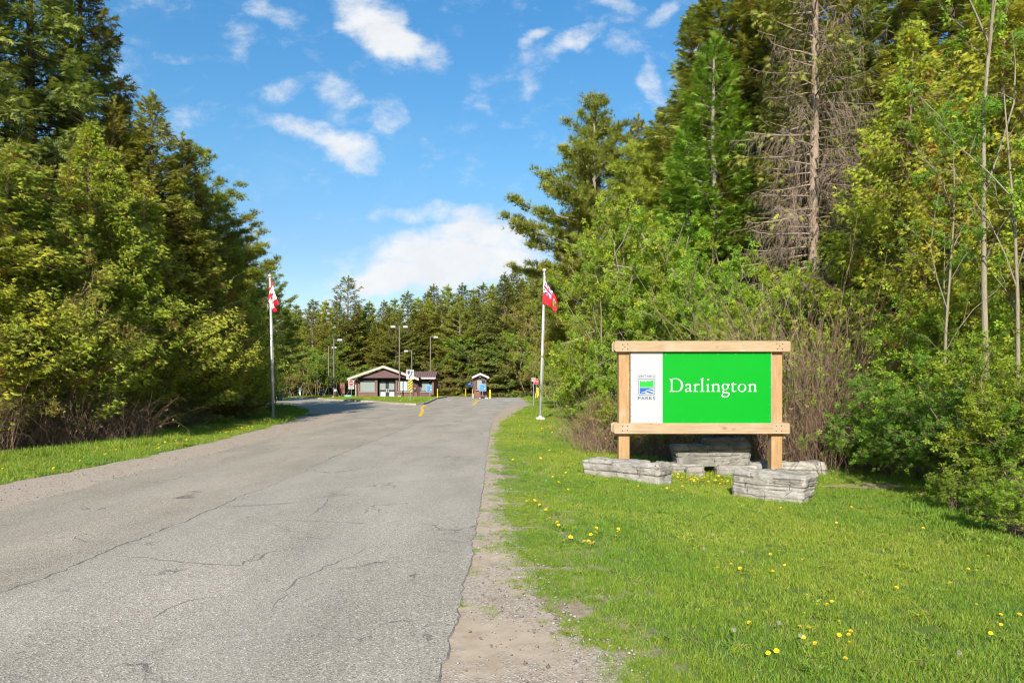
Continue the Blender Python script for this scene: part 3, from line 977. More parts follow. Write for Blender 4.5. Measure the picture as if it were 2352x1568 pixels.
B_PALE = bark_mat('pale_bark', (.15, .13, .085), (.30, .26, .18), 1.6)
B_CANE = bark_mat('dry_canes', (.13, .08, .05), (.31, .215, .145), 2)

PROTO = {}


def proto(key, lc, bark, leafm, h, crown='crown', limb='trunk'):
    lb, cl = lc
    PROTO[key] = (lb.mesh(key + '_wood', bark), cl.mesh(key + '_leaves', leafm), h, crown, limb)


proto('SP1', spruce(11, 16, 3.7, 210, .03, 66, shoot=.26, hang=.6, pw=.86), B_DARK, F_SPRUCE, 16)
proto('SP2', spruce(12, 16, 3.6, 200, .04, 62, shoot=.26, sag=.32, hang=.85, gap=.10, pw=.82), B_DARK, F_SPRUCED, 16)
proto('SP3', spruce(13, 16, 3.0, 150, .08, 40, sag=.1, lift=.5, hang=.45, gap=.2, pw=.7), B_GREY, F_SPRUCE, 16)
proto('SPO', spruce(14, 16, 2.8, 90, .30, 26, sag=-.35, lift=.1, hang=.45, gap=.15, pw=.55, col=-.05), B_GREY, F_SPRUCE, 16)
proto('DS', spruce(15, 21, 3.3, 250, .03, 26, sag=.35, hang=.9, bare=.86, r0=.22, pw=.45, shoot=.27), bark_mat('brown_grey_bark', (.17, .12, .085), (.36, .28, .21)), F_SPRUCE, 21, 'crown', 'trunk')
proto('WP1', pine(21), B_GREY, F_PINE, 17)
proto('WP2', pine(22, 16, 4.2, 19, .12, col=.2, dens=1.1), B_GREY, F_PINE, 16)
proto('CE1', cedar(31), B_BROWN, F_CEDAR, 8)
proto('CE2', cedar(32, 8, 2.1, 600, 76, stems=3, spray=.135), B_BROWN, F_CEDAR, 8)
proto('CE3', cedar(33, 8, 1.6, 460, 50, stems=1, spray=.13, brown=.1), B_BROWN, F_CEDARY, 8)
proto('CE4', cedar(34, 10, 2.2, 660, 70, stems=2, spray=.145, brown=.05, col=.05), B_BROWN, F_CEDARY, 10)
_l = spruce(41, 13, 2.9, 150, .05, 40, sag=.05, lift=.3, hang=.35, shoot=.30, pw=.75)
proto('LA', _l, B_GREY, F_LARCH, 13)
proto('SH1', deciduous(51, 3, 1.5, 12, 3, .08, 4, kids=5), B_CANE, F_LEAF, 2.9)
proto('SH2', deciduous(52, 3, 1.7, 12, 3, .07, 4, kids=5, droop=.25), B_CANE, F_GREEN, 2.9)
proto('SH3', deciduous(53, 6, 2.4, 9, 4, .10, 4, kids=4, r0=.05, leafy=.9), B_PALE, F_LEAF, 5.8)
proto('BU1', deciduous(54, 3, 1.5, 16, 3, .05, 4, kids=5, tmpl=T_BUD, leafy=.7), B_CANE, F_OLIVE, 2.9)
proto('BU2', deciduous(55, 8, 3.0, 12, 4, .13, 5, kids=4, r0=.05, tmpl=T_BUD, leafy=1.0), B_CANE, F_OLIVE, 7.6)
proto('DT1', deciduous(56, 9, 2, 1, 4, .10, 3, kids=5, r0=.058, trunk=True, leafy=.8), B_PALE, F_LEAF, 9)
proto('DT2', deciduous(57, 9, 2, 1, 4, .09, 3, kids=4, r0=.06, trunk=True, leafy=1.0), B_PALE, F_GREEN, 9)
proto('BR1', bramble(61), B_CANE, F_DRY, 1.6, 'leaves', 'cane_tangle')
proto('BR2', bramble(62, 1.3, .8, 2.6, 620, .0055, .06, 600), B_CANE, F_LEAF, 2.6, 'leaves', 'cane_tangle')


def plant(key, X, Y, h, rot, label, cat, name, group=None, wide=1.0, z=None):
    wood, leaves, h0, cn, ln = PROTO[key]
    e = thing(name, (X, Y, (h1(X, Y) if z is None else z) - .02), label, cat, group, rot)
    s = h / h0
    e.scale = (s * wide, s * wide, s)
    link(ln, wood, e); link(cn, leaves, e)
    return e


# ------------------------------------------------------------------ trees, one thing each
def stand(rows, cat, name, group=None):
    """rows: (kind, column on the 1024 px sheet, row of the top, distance, width factor, label)"""
    for k, (key, px, yt, Y, wd, label) in enumerate(rows):
        if name == 'cedar_tree' and px < 300: Y = max(Y, (13.3 if yt < 270 else 12.9) * FPX / (512 - px)); wd *= 1.08
        X = (px - 512) / FPX * Y
        z0 = h1(X, Y)
        h = EYE + (384 - yt) / FPX * Y - z0
        plant(key, X, Y, h, (px * 1.7 + Y) % 6.28, label, cat, name, group, wd, z0)


G_L = 'evergreens along the left roadside'
stand([
    ('SP2', 26, -120, 24.5, 1.15, 'tallest dark spruce at the top corner beyond the left roadside cedars'),
    ('SP1', 78, -60, 27, 1.05, 'tall spruce with brownish cones just beside the tallest dark one, left roadside'),
    ('SP2', -50, -110, 22, 1.2, 'dark spruce cut by the left picture edge behind the yellow-green cedars'),
    ('SP1', 122, 92, 29, 1.0, 'shorter spruce stepping down beside the tall spruces above the left roadside'),
    ('SP1', 153, 94, 26.0, 1.2, 'pointed spruce with russet top standing over the left roadside cedars'),
    ('SP1', 112, 100, 25, .85, 'brownish spruce just left of the russet-topped spruce over the left cedars'),
    ('SP1', 186, 178, 26.8, .85, 'short spruce standing in the cedar row at its falling edge'),
    ('SP2', 68, 165, 20.8, .8, 'short dark spruce standing in the cedar row under the tallest spruces'),
    ('SP3', 140, 128, 31, 1.0, 'thin-topped spruce half hidden behind the russet-topped spruce'),
    ('SP1', 180, 136, 28.5, 1.1, 'spruce on the falling edge of the left tree line under open sky'),
    ('SP3', 248, 243, 44, .9, 'spruce with pointed top just above the flagpole with the maple leaf flag'),
    ('SP1', 236, 240, 41, .85, 'spruce between the left cedars and the maple leaf flag'),
    ('WP1', 268, 262, 50, 1.0, 'open spruce reaching its boughs past the maple leaf flag'),
    ('SP1', 226, 232, 38, 1.0, 'spruce standing behind the last tall cedar of the left roadside'),
    ('WP1', 274, 292, 70, 1.1, 'dark spruce beside the road turning off past the left flagpole'),
    ('SP2', 262, 290, 66, 1.0, 'dark spruce behind the two sign backs by the left turn-off'),
], 'spruce', 'spruce_tree', G_L)
stand([
    ('WP1', 196, 142, 31.5, 1.05, 'white pine pushing its bare-tipped boughs into the sky over the left cedars'),
    ('WP1', 216, 190, 34, 1.0, 'lower white pine with boughs stretched towards the left flagpole'),
], 'pine', 'pine_tree', G_L)
stand([
    ('CE4', -48, 120, 13.5, 1.3, 'yellow-green cedar nearest on the left, cut by the picture edge'),
    ('CE2', 12, 142, 16.6, 1.3, 'broad cedar with pale top under the tallest dark spruce'),
    ('CE1', 52, 160, 17.4, 1.15, 'round-topped cedar second along the left roadside in full sun'),
    ('CE4', 93, 122, 20.5, 1.0, 'pale slender-topped cedar with grey stem showing on the left roadside'),
    ('CE1', 118, 185, 19.6, 1.0, 'cedar just beyond the one with the grey stem showing'),
    ('CE2', 145, 178, 22.6, 1.1, 'tall full cedar under the russet-topped spruce'),
    ('CE1', 171, 196, 24.2, 1.1, 'cedar in the middle of the left row right of the russet-topped spruce'),
    ('CE2', 194, 222, 25.6, 1.1, 'dense cedar beneath the boughs of the left white pine'),
    ('CE4', 207, 250, 27.4, 1.0, 'lower bright cedar below the stretched pine boughs'),
    ('CE1', 226, 243, 30, 1.05, 'pointed cedar before the last one next to the left flagpole'),
    ('CE4', 243, 258, 33, 1.0, 'yellowish cedar closest behind the left flagpole'),
    ('CE2', 62, 252, 15.4, 1.0, 'low cedar leaning over the left verge in front of the taller ones'),
    ('CE1', 128, 258, 18.6, 1.0, 'low cedar with branches down to the verge, middle of the left side'),
    ('CE2', 182, 275, 22.2, 1.0, 'low spreading cedar with bright tips near the bend of the left verge'),
    ('CE4', 8, 275, 14.0, .95, 'cedar with bare pale branches sticking out at the left picture edge'),
    ('CE2', 205, 300, 26.5, 1.0, 'low dark-footed cedar nearest the grass before the left flagpole'),
    ('CE1', 236, 312, 33.6, .95, 'low cedar whose foot hides the shaded do-not-enter sign'),
], 'cedar', 'cedar_tree', 'cedars along the left roadside')

# the wall of trees beyond the gatehouse
PROF = [(286, 314), (297, 309), (313, 305), (326, 305), (337, 306), (359, 305), (370, 303), (383, 303), (395, 300), (407, 294), (418, 299), (428, 294), (435, 287), (448, 287), (461, 286), (473, 290), (482, 286), (492, 286), (505, 276), (518, 270), (532, 268), (546, 262)]
far_words = ['dark', 'full', 'narrow', 'ragged', 'pale-trunked', 'bushy', 'mossy green', 'slim']
spots = ['left of the twin-headed lamp post', 'right behind the gatehouse roof', 'between gatehouse and pay kiosk', 'above the pay kiosk roof', 'towards the red ensign flag']


def spot(px):
    return 0 if px < 385 else 1 if px < 432 else 2 if px < 465 else 3 if px < 500 else 4


plant('SPO', (348 - 512) / FPX * 97, 97, EYE + (384 - 277) / FPX * 97, 1.0, 'tallest open-branched spruce rising out of the far treeline left of the gatehouse', 'spruce', 'spruce_tree', 'far treeline', 1.35)
kinds = ['SP1', 'WP1', 'SP3', 'WP2', 'SP2', 'SP1', 'WP2']
GF = 'trees of the far treeline'
for i, (px, yt) in enumerate(PROF):
    k = kinds[i % 7]
    yt -= 5 if px < 345 else 2; Y = 102 + 6 * ((i * 5) % 3) - (12 if px > 500 else 0)
    X = (px - 512) / FPX * Y
    w = 1.5 if k[:2] == 'SP' else .9
    plant(k, X, Y, EYE + (384 - yt) / FPX * Y, i * 1.9, f'{far_words[i % 8]} {"pine" if k[0] == "W" else "spruce"} topping the far treeline {spots[spot(px)]}', 'pine' if k[0] == 'W' else 'spruce', 'pine_tree' if k[0] == 'W' else 'spruce_tree', GF, w)
for i in range(26):
    px = 280 + i * 10.8 + 3 * math.sin(i * 2.1); yt = np.interp(px, [p[0] for p in PROF], [p[1] for p in PROF]) + 14 + 9 * math.sin(i * 1.7)
    k = ['SP2', 'SP1', 'WP2', 'SP3', 'SP1', 'WP1'][i % 6]; Y = 96 + 3 * math.sin(i) - (5 if px > 515 else 0)
    X = (px - 512) / FPX * Y
    plant(k, X, Y, EYE + (384 - yt) / FPX * Y, i * 2.3, f'evergreen in the second row of the far treeline {spots[spot(px)]}', 'evergreen', 'evergreen_tree', GF + ' ' + spots[spot(px)], 1.55 if k[0] == 'S' else .95)
for i in range(22):
    px = 292 + i * 10.5; yt = 338 + 10 * math.sin(i * 1.3) + 6 * math.sin(i * 3.1)
    k = ['CE1', 'SP1', 'SP2', 'CE2', 'SP1', 'LA'][(i * 5) % 6]; Y = 102.0 if 448 < px < 510 else 97.5
    X = (px - 512) / FPX * Y
    plant(k, X, Y, EYE + (384 - yt) / FPX * Y, i * 1.1, f'low evergreen at the foot of the far treeline {spots[spot(px)]}', 'evergreen', 'evergreen_tree', 'low growth ' + spots[spot(px)], 1.7 if k[0] != 'S' else 1.9)
stand([('LA', 450, 330, 97, .9, 'bright green larch beyond the gap between gatehouse and kiosk'), ('LA', 474, 312, 100, .8, 'taller bright green larch left above the kiosk'), ], 'larch', 'larch_tree', 'larches')
G_S = 'low shrubs around the gatehouse road'
stand([
    ('SH3', 297, 342, 88, 1.2, 'light green bush at the mouth of the left turn-off'),
    ('BU2', 309, 352, 90, 1.0, 'brown twiggy bush beside the pale green one at the left turn-off'),
    ('SH3', 318, 355, 88, 1.2, 'green bush left of the two slender lamp posts'),
    ('SH3', 329, 362, 90, 1.4, 'leafy bush behind the two slender lamp posts'),
    ('SH3', 341, 364, 89, 1.3, 'leafy bush behind the brown cabinet'),
    ('BU2', 284, 368, 84, 1.3, 'tan reed-like bush where the left turn-off disappears'),
    ('SH3', 450, 352, 95, 1.3, 'leafy bush right of the gatehouse wing'),
    ('SH3', 466, 356, 99, 1.2, 'leafy bush left of the kiosk behind the blue notice'),
    ('BU2', 444, 362, 93, 1.2, 'brownish bush behind the yellow post by the gatehouse'),
    ('SH3', 490, 335, 97, 1.3, 'olive bush just right above the kiosk roof'),
    ('SH3', 500, 336, 92, 1.3, 'tall pale-stemmed bush right of the kiosk'),
    ('SH3', 512, 338, 90, 1.4, 'tall yellow-green bush left of the no-parking sign'),
    ('BU2', 517, 360, 88, .9, 'bare brown bush left of the no-parking sign'),
    ('SH3', 530, 318, 86, 1.3, 'big pale green bush left of the red ensign flag'),
    ('BU2', 548, 300, 78, .6, 'tall bare brown thicket directly behind the red ensign flag'),
    ('BU2', 536, 286, 92, .6, 'rust-tinged leafless tree left of the top of the right flagpole'),
    ('SH3', 556, 335, 66, 1.0, 'leafy bush behind the yellow gate posts'),
    ('BU2', 566, 318, 50, 1.0, 'twiggy olive thicket right of the right flagpole'),
    ('SH3', 575, 345, 37, .9, 'rounded leafy shrub right of the right flagpole foot'),
    ('SH3', 562, 350, 42, .8, 'leafy shrub close behind the right flagpole'),
], 'bush', 'bush', G_S)

# right-hand forest
stand([
    ('WP1', 593, 91, 40, 1.0, 'tall white pine sweeping its boughs over the road above the red ensign'),
    ('WP2', 632, 140, 33, 1.1, 'yellow-green white pine in front of the tall sweeping one'),
    ('WP1', 600, 112, 42, .95, 'second tall white pine right behind the sweeping one'),
    ('WP2', 585, 190, 41, .9, 'middle-sized pine filling the gap over the right flagpole'),
    ('WP1', 655, 170, 34, .8, 'smaller pine between the yellow-green pine and the larch'),
    ('WP2', 572, 250, 46, .8, 'low pine under the sweeping boughs beside the right flagpole'),
], 'pine', 'pine_tree', 'pines on the right')
stand([
    ('SP3', 697, 6, 39, 1.1, 'tall thin spruce with ragged pointed top against the clouds on the right'),
    ('SP3', 668, 105, 45, 1.1, 'rusty spruce between the sweeping pine and the tall ragged spruce'),
    ('SP1', 640, 118, 47, 1.0, 'brownish spruce peering over the yellow-green pine'),
    ('SP1', 772, -70, 31, 1.15, 'big drooping spruce right of the larch, top out of the picture'),
    ('SP2', 790, -110, 32, 1.25, 'dark drooping spruce behind the dead-branched trunk'),
    ('SP1', 730, -60, 34, 1.3, 'brown-green spruce between larch and dead-branched trunk, high up'),
    ('SP1', 702, 80, 33, 1.2, 'spruce just behind the lower larch'),
    ('SP2', 845, 60, 26.5, 1.3, 'dark spruce directly right behind the dead-branched trunk'),
    ('SP1', 862, -95, 30, 1.2, 'drooping spruce right of the dead-branched trunk'),
    ('SP2', 905, -90, 27, 1.3, 'dark spruce behind the yellow cedars on the right'),
    ('SP1', 955, -110, 25, 1.3, 'spruce high behind the forked young tree'),
    ('SP2', 1015, -110, 24, 1.3, 'spruce filling the upper right corner'),
    ('SP2', 1080, -90, 20, 1.3, 'spruce mostly outside the right picture edge'),
    ('SP1', 720, 150, 27, 1.3, 'shorter spruce in the shade under the larch'),
    ('SP2', 830, 130, 25.5, 1.4, 'short dark spruce low behind the dead-branched trunk'),
    ('SP2', 880, 190, 22, 1.5, 'short dark spruce in the hollow right of the dead-branched trunk'),
    ('SP2', 765, 180, 26, 1.5, 'short dark spruce above the big green sign'),
], 'spruce', 'spruce_tree', 'spruces on the right')
plant('DS', (816 - 512) / FPX * 23.2, 23.2, 21, .6, 'half-dead spruce with pale trunk and a curtain of bare grey branches', 'spruce', 'spruce_tree', 'spruces on the right', 1.0)
plant('DS', (792 - 512) / FPX * 24.4, 24.4, 15, 2.6, 'half-dead spruce with bare brown branches just left of the pale trunk', 'spruce', 'spruce_tree', 'spruces on the right', 1.0)
stand([('LA', 716, 40, 26.5, 1.0, 'vivid green larch high on the right between the spruces'), ('LA', 690, 120, 27, .9, 'lower vivid green larch right of the yellow-green pine')], 'larch', 'larch_tree', 'larches')
stand([
    ('CE4', 905, 20, 17.8, 1.0, 'yellow-tipped cedar with its shaded foot in the hollow right of the sign'),
    ('CE3', 952, 60, 16, 1.0, 'golden cedar behind the forked young tree'),
    ('CE4', 1002, -35, 15.2, 1.0, 'tall golden cedar near the right picture edge'),
    ('CE4', 1052, 20, 13, 1.0, 'golden cedar cut by the right picture edge'),
    ('CE4', 872, 195, 18.6, .9, 'slender yellow cedar just right of the pale trunk'),
    ('CE3', 925, 215, 15.2, 1.0, 'lower golden cedar right of the shaded hollow'),
    ('CE4', 980, 190, 13.6, .9, 'lower golden cedar behind the leaning young stems'),
    ('CE3', 1030, 170, 12.6, 1.0, 'lower golden cedar at the right picture edge'),
], 'cedar', 'cedar_tree', 'yellow cedars on the right')
stand([
    ('SH3', 672, 205, 22.5, .9, 'tall leafy shrub above the left end of the green sign'),
    ('SH3', 640, 262, 21, .85, 'leafy shrub left of the tall one, over the sign post'),
    ('SH3', 706, 238, 21, .85, 'leafy shrub over the middle of the green sign'),
    ('SH3', 742, 285, 19.5, .9, 'leafy shrub over the right half of the green sign'),
    ('SH3', 690, 225, 24, .9, 'tall olive shrub behind the leafy ones over the sign'),
    ('BU2', 615, 300, 27, .7, 'olive twiggy shrub between right flagpole and sign'),
    ('SH3', 600, 330, 25, .9, 'bright shrub halfway between right flagpole and sign'),
    ('SH3', 583, 348, 30, .9, 'rounded bright shrub nearest the right flagpole'),
    ('SH3', 622, 345, 19.6, .9, 'bright yellow-green shrub beside the left post of the green sign'),
    ('BU1', 607, 392, 18.5, 1.2, 'low twiggy shrub at the lawn edge left of the sign'),
    ('SH1', 594, 398, 21, 1.3, 'low leafy shrub at the lawn edge between flagpole and sign'),
    ('SH1', 630, 395, 16.8, 1.2, 'low twiggy shrub right behind the left sign post'),
    ('SH1', 660, 395, 16.2, 1.2, 'low leafy shrub behind the white part of the sign'),
    ('SH1', 720, 380, 15.8, 1.3, 'low twiggy shrub behind the lettering of the sign'),
    ('SH1', 770, 385, 15.6, 1.2, 'low leafy shrub behind the right side of the sign'),
    ('SH2', 892, 385, 13.4, 1.0, 'dark green shrub in the shaded hollow right of the rocks'),
    ('SH2', 918, 372, 12.2, 1.2, 'fresh green shrub at the lawn edge right of the soil patches'),
    ('SH2', 948, 395, 10.8, 1.1, 'fresh green shrub beside the thin white-barked stem'),
    ('SH2', 985, 365, 9.7, 1.1, 'large green shrub low on the right with pale stems'),
    ('SH1', 1024, 360, 9.0, 1.2, 'large green shrub cut by the right picture edge'),
    ('SH1', 1016, 470, 7.7, 1.2, 'low green shrub spilling onto the lawn at the right edge'),
    ('SH2', 962, 462, 8.9, 1.1, 'low green shrub at the lawn corner on the right'),
    ('SH1', 1018, 300, 12.8, 1.0, 'leafy shrub above the large green one at the right edge'),
    ('SH1', 955, 320, 12.5, 1.1, 'leafy shrub behind the leaning young stems'),
    ('BU1', 850, 395, 15.2, 1.3, 'brownish twiggy shrub right of the sign in front of the pale trunk'),
], 'shrub', 'shrub', 'shrubs on the right')
for key, X, Y, h, rot, lab in (
    ('DT1', 7.45, 10.8, 9.2, 1.4, 'forked young tree with pale trunk at the right edge of the lawn'),
    ('DT2', 6.9, 11.0, 5.2, 2.0, 'thin leaning young tree with white bark left of the forked one'),
    ('DT2', 7.7, 10.3, 6.2, 4.0, 'slender young tree between the leaning and the forked one'),
    ('DT1', 8.6, 9.6, 4.8, 3.0, 'small pale-stemmed sapling low at the right picture edge'),
    ('DT2', 6.3, 9.7, 2.2, 1.0, 'short crooked sapling beside the bare soil patches')):
    plant(key, X, Y, h, rot, lab, 'tree', 'young_tree', 'young leafing trees on the right')
for i, (px, Y, h, key, lab) in enumerate((
    (640, 16.3, 1.5, 'BR1', 'dry cane tangle behind the left sign post'), (672, 15.4, .9, 'BR1', 'dry cane tangle under the white part of the sign'), (705, 15.0, 1.0, 'BR1', 'dry cane tangle behind the tilted slab, left part'),
    (745, 14.8, 1.5, 'BR1', 'dry cane tangle behind the tilted slab, right part'), (785, 14.8, 2.2, 'BR1', 'tall dry cane tangle behind the right sign post'), (815, 15.2, 3.6, 'BR2', 'tall bramble thicket right of the sign'),
    (838, 15.6, 2.6, 'BR2', 'bramble thicket under the pale dead-branched trunk'), (862, 14.6, 1.6, 'BR1', 'low dry cane tangle right of the rocks'), (800, 16.5, 4.6, 'BR2', 'high bramble thicket climbing behind the right end of the sign'),
    (775, 17.5, 2.8, 'BR2', 'bramble thicket behind the right top corner of the sign'), (612, 19, 1.3, 'BR1', 'dry cane tangle at the lawn edge left of the sign'), (885, 13.6, 1.1, 'BR1', 'low dry cane tangle at the shaded hollow'))):
    X = (px - 512) / FPX * Y
    plant(key, X, Y, h, i * 1.3, lab, 'bramble', 'bramble_bush', 'bramble thickets on the right', 1.0 if h > 2 else 1.15)
for i, (X, Y, h, key, lab) in enumerate((
    (-11.0, 13.0, 1.6, 'BR1', 'dry bramble heap at the near end of the left verge'), (-11.2, 15.6, 1.9, 'BU1', 'bare twiggy bush under the nearest left cedars'), (-11.0, 17.6, 2.0, 'BR1', 'reddish bramble heap under the left cedars'),
    (-11.1, 19.2, 2.4, 'BR1', 'tallest reddish bramble heap in the middle of the left verge'), (-11.2, 21.5, 1.7, 'BU1', 'bare twiggy bush in the middle of the left verge'), (-11.3, 24, 1.6, 'BR1', 'dry bramble heap before the bend of the left verge'),
    (-11.6, 27, 1.5, 'BU1', 'bare twiggy bush at the bend of the left verge'), (-12.3, 31, 1.6, 'BR1', 'dry bramble heap beside the left flagpole'), (-13.6, 36, 1.7, 'BU1', 'bare twiggy bush behind the left flagpole'),
    (-10.9, 11.2, 1.3, 'BU1', 'bare twiggy bush at the left picture edge'), (-11.6, 18.4, 3.6, 'BR2', 'tall cane tangle climbing into the left cedars'), (-11.5, 14.8, 2.8, 'BR2', 'cane tangle hanging at the left edge'),
    (-12.4, 18.2, 6.4, 'BU2', 'tall leafless reddish thicket climbing through the left cedars'), (-12.8, 22.0, 5.4, 'BU2', 'second leafless thicket among the left cedars, right of the tallest one'), (-12.0, 24.6, 2.6, 'BU1', 'low leafless thicket at the dark foot of the left cedars'),
    (-11.9, 15.6, 2.4, 'BU1', 'low leafless thicket at the dark foot of the nearest left cedar'))):
    plant(key, X - .75, Y, h * .75, i * 2.1, lab, 'bush', 'bush', 'undergrowth along the left verge', 1.0)
# wood behind the front rows, out of sight of each other's trunks
for i in range(34):
    Lf = i % 2 == 0
    Y = 12 + (i // 2) * 3.1
    X = (-19.5 - 1.3 * (i % 3) - max(0, Y - 30) * .35) if Lf else (13 + .20 * Y * (1 if Y < 30 else .6) + 1.2 * (i % 3))
    if not Lf and Y < 22: X = 13.5 + (i % 3)
    plant(['SP2', 'SP1', 'SP3'][i % 3], X, Y, 12.5 + 1.5 * math.sin(i * 1.7), i * .8,
          'spruce deep in the wood behind the ' + ('left roadside trees' if Lf else 'right-hand trees'), 'spruce', 'spruce_tree', 'spruces deep in the ' + ('left' if Lf else 'right') + ' wood', 1.1)
for i, px in enumerate(range(575, 1020, 40)):
    Y = 30 - 6 * (i / 12)
    plant(['CE1', 'CE2'][i % 2], (px - 512) / FPX * Y + .8, Y, 5.0 + 1.0 * math.sin(i * 2), i * 1.9, 'shaded low cedar inside the right-hand wood', 'cedar', 'cedar_tree', 'shaded cedars inside the right wood', 1.5)
for i in range(12):
    Y = 15 + i * 2.6
    plant(['CE1', 'CE2'][i % 2], -15.2 - max(0, Y - 30) * .3, Y, 4.6 + math.sin(i * 2), i * 1.9, 'shaded low cedar inside the left-hand wood', 'cedar', 'cedar_tree', 'shaded cedars inside the left wood', 1.5)

# distant forest that reads as one mass closes the gaps at eye level
lbm, clm = Limbs(), Cloud()
rng = np.random.default_rng(5)
nn = 9000
a = rng.uniform(0, 1, nn)
PX = -75 + 150 * a; PY = 121 + 6 * np.sin(a * 9) + rng.normal(0, 2, nn) - 25 * np.abs(a - .5) ** 2
hz_ = 11.5 + 2.0 * np.sin(a * 61) + 1.5 * np.sin(a * 143)
PZ = rng.uniform(0, 1, nn) * hz_
clm.add(np.stack([PX, PY, PZ], 1), rng.normal(0, 1, (nn, 3)) + np.array([0, -.4, -.3]), rng.normal(0, 1, (nn, 3)), rng.uniform(1.6, 2.8, nn), .45 + rng.normal(0, .15, nn), T_SPRUCE)
o = link('distant_forest', clm.mesh('distant_forest', F_SPRUCED)); o['kind'] = 'stuff'; o['label'] = 'dark mass of far forest behind the treeline'

# ------------------------------------------------------------------ grass
def grass_material(name, cols):
    m, t, p, out = new_mat(name)
    a = t.n.new('ShaderNodeAttribute'); a.attribute_name = 'tint'
    b = t.n.new('ShaderNodeAttribute'); b.attribute_name = 'patch'; b.attribute_type = 'INSTANCER'
    c = t.ramp(a.outputs['Fac'], cols)
    c = t.mix(b.outputs['Fac'], t.mix(1.0, c, (.56, .70, .55), 'MULTIPLY'), t.mix(1.0, c, (1.02, .90, .72), 'MULTIPLY'))
    t.l.new(c, p.inputs['Base Color']); p.inputs['Roughness'].default_value = .5; p.inputs['Specular IOR Level'].default_value = .25
    tr = t.n.new('ShaderNodeBsdfTranslucent'); t.l.new(t.mix(1.0, c, (1.2, 1.15, .6), 'MULTIPLY'), tr.inputs['Color'])
    ms = t.n.new('ShaderNodeMixShader'); ms.inputs[0].default_value = .35
    t.l.new(p.outputs[0], ms.inputs[1]); t.l.new(tr.outputs[0], ms.inputs[2]); t.l.new(ms.outputs[0], out.inputs[0])
    return m


GCOL = [(0, (.44, .35, .18)), (.10, (.36, .34, .11)), (.16, (.15, .26, .032)), (.55, (.24, .37, .040)), (1, (.40, .50, .08))]
M_GRASS = grass_material('grass_blades', GCOL)


def tuft(name, seed, n, rad, h, wid, dry=.06, lean=.35):
    rng = np.random.default_rng(seed)
    a = rng.uniform(0, 6.283, n); r = rad * np.sqrt(rng.uniform(0, 1, n))
    b = np.stack([r * np.cos(a), r * np.sin(a), np.zeros(n)], 1)
    hh = h * rng.uniform(.45, 1.25, n)
    la = rng.uniform(0, 6.283, n); ln = rng.uniform(.1, 1, n) * lean
    d = np.stack([np.cos(la) * ln, np.sin(la) * ln, np.ones(n)], 1)
    fa = rng.uniform(0, 6.283, n); s = np.stack([np.cos(fa), np.sin(fa), np.zeros(n)], 1) * wid / 2
    mid = b + d * (hh * .55)[:, None]; tip = b + d * hh[:, None] + np.stack([np.cos(la), np.sin(la), -np.ones(n) * .4], 1) * (ln * hh * .6)[:, None]
    V = np.stack([b - s, b + s, mid + s * .8, mid - s * .8, tip], 1).reshape(-1, 3)
    k = np.arange(n)[:, None] * 5
    T = np.concatenate([k + np.array([0, 1, 2]), k + np.array([0, 2, 3]), k + np.array([3, 2, 4])], 1).reshape(-1, 3)
    c = np.where(rng.random(n) < dry, rng.uniform(0, .1, n), rng.uniform(.2, 1, n))
    cl = Cloud(); cl.V = [V]; cl.T = [T]; cl.C = [np.repeat(c, 5)]
    return cl.mesh(name, M_GRASS)


def grass_field(name, label, pts, rot, scale, patch, meshes):
    """one object of instanced tufts; the tufts it copies stand in the field as its parts"""
    me = bpy.data.meshes.new(name)
    me.vertices.add(len(pts)); me.vertices.foreach_set('co', np.asarray(pts, np.float32).ravel())
    for nme, arr in (('ga', rot), ('gs', scale), ('patch', patch)):
        at = me.attributes.new(nme, 'FLOAT', 'POINT'); at.data.foreach_set('value', np.asarray(arr, np.float32))
    at = me.attributes.new('gi', 'INT', 'POINT'); at.data.foreach_set('value', RNG.choice(len(meshes), len(pts), p=np.array([.3, .27, .25, .13, .05][:len(meshes)])).astype(np.int32))
    root = link(name, me); root['kind'] = 'stuff'; root['label'] = label
    ng = bpy.data.node_groups.new(name, 'GeometryNodeTree')
    ng.interface.new_socket('Geometry', in_out='INPUT', socket_type='NodeSocketGeometry')
    ng.interface.new_socket('Geometry', in_out='OUTPUT', socket_type='NodeSocketGeometry')
    N, Lk = ng.nodes, ng.links
    gi, go = N.new('NodeGroupInput'), N.new('NodeGroupOutput')
    jn = N.new('GeometryNodeJoinGeometry')

    def attr(nm, ty='FLOAT'):
        x = N.new('GeometryNodeInputNamedAttribute'); x.data_type = ty; x.inputs['Name'].default_value = nm
        return x.outputs['Attribute']
    for i, tm in enumerate(meshes):
        src = link('grass_tuft', tm, root)
        src.location = (pts[i][0], pts[i][1], pts[i][2])
        oi = N.new('GeometryNodeObjectInfo'); oi.inputs['Object'].default_value = src; oi.transform_space = 'ORIGINAL'; oi.inputs['As Instance'].default_value = True
        ip = N.new('GeometryNodeInstanceOnPoints')
        cmp = N.new('FunctionNodeCompare'); cmp.data_type = 'INT'; cmp.operation = 'EQUAL'
        Lk.new(attr('gi', 'INT'), cmp.inputs[2]); cmp.inputs[3].default_value = i
        m2p = N.new('GeometryNodeMeshToPoints'); Lk.new(gi.outputs[0], m2p.inputs[0])
        Lk.new(m2p.outputs[0], ip.inputs['Points']); Lk.new(cmp.outputs[0], ip.inputs['Selection'])
        Lk.new(oi.outputs['Geometry'], ip.inputs['Instance'])
        cx = N.new('ShaderNodeCombineXYZ'); Lk.new(attr('ga'), cx.inputs[2])
        Lk.new(cx.outputs[0], ip.inputs['Rotation'])
        Lk.new(attr('gs'), ip.inputs['Scale'])
        Lk.new(ip.outputs[0], jn.inputs[0])
    Lk.new(jn.outputs[0], go.inputs[0])
    md = root.modifiers.new('grass', 'NODES'); md.node_group = ng
    return root


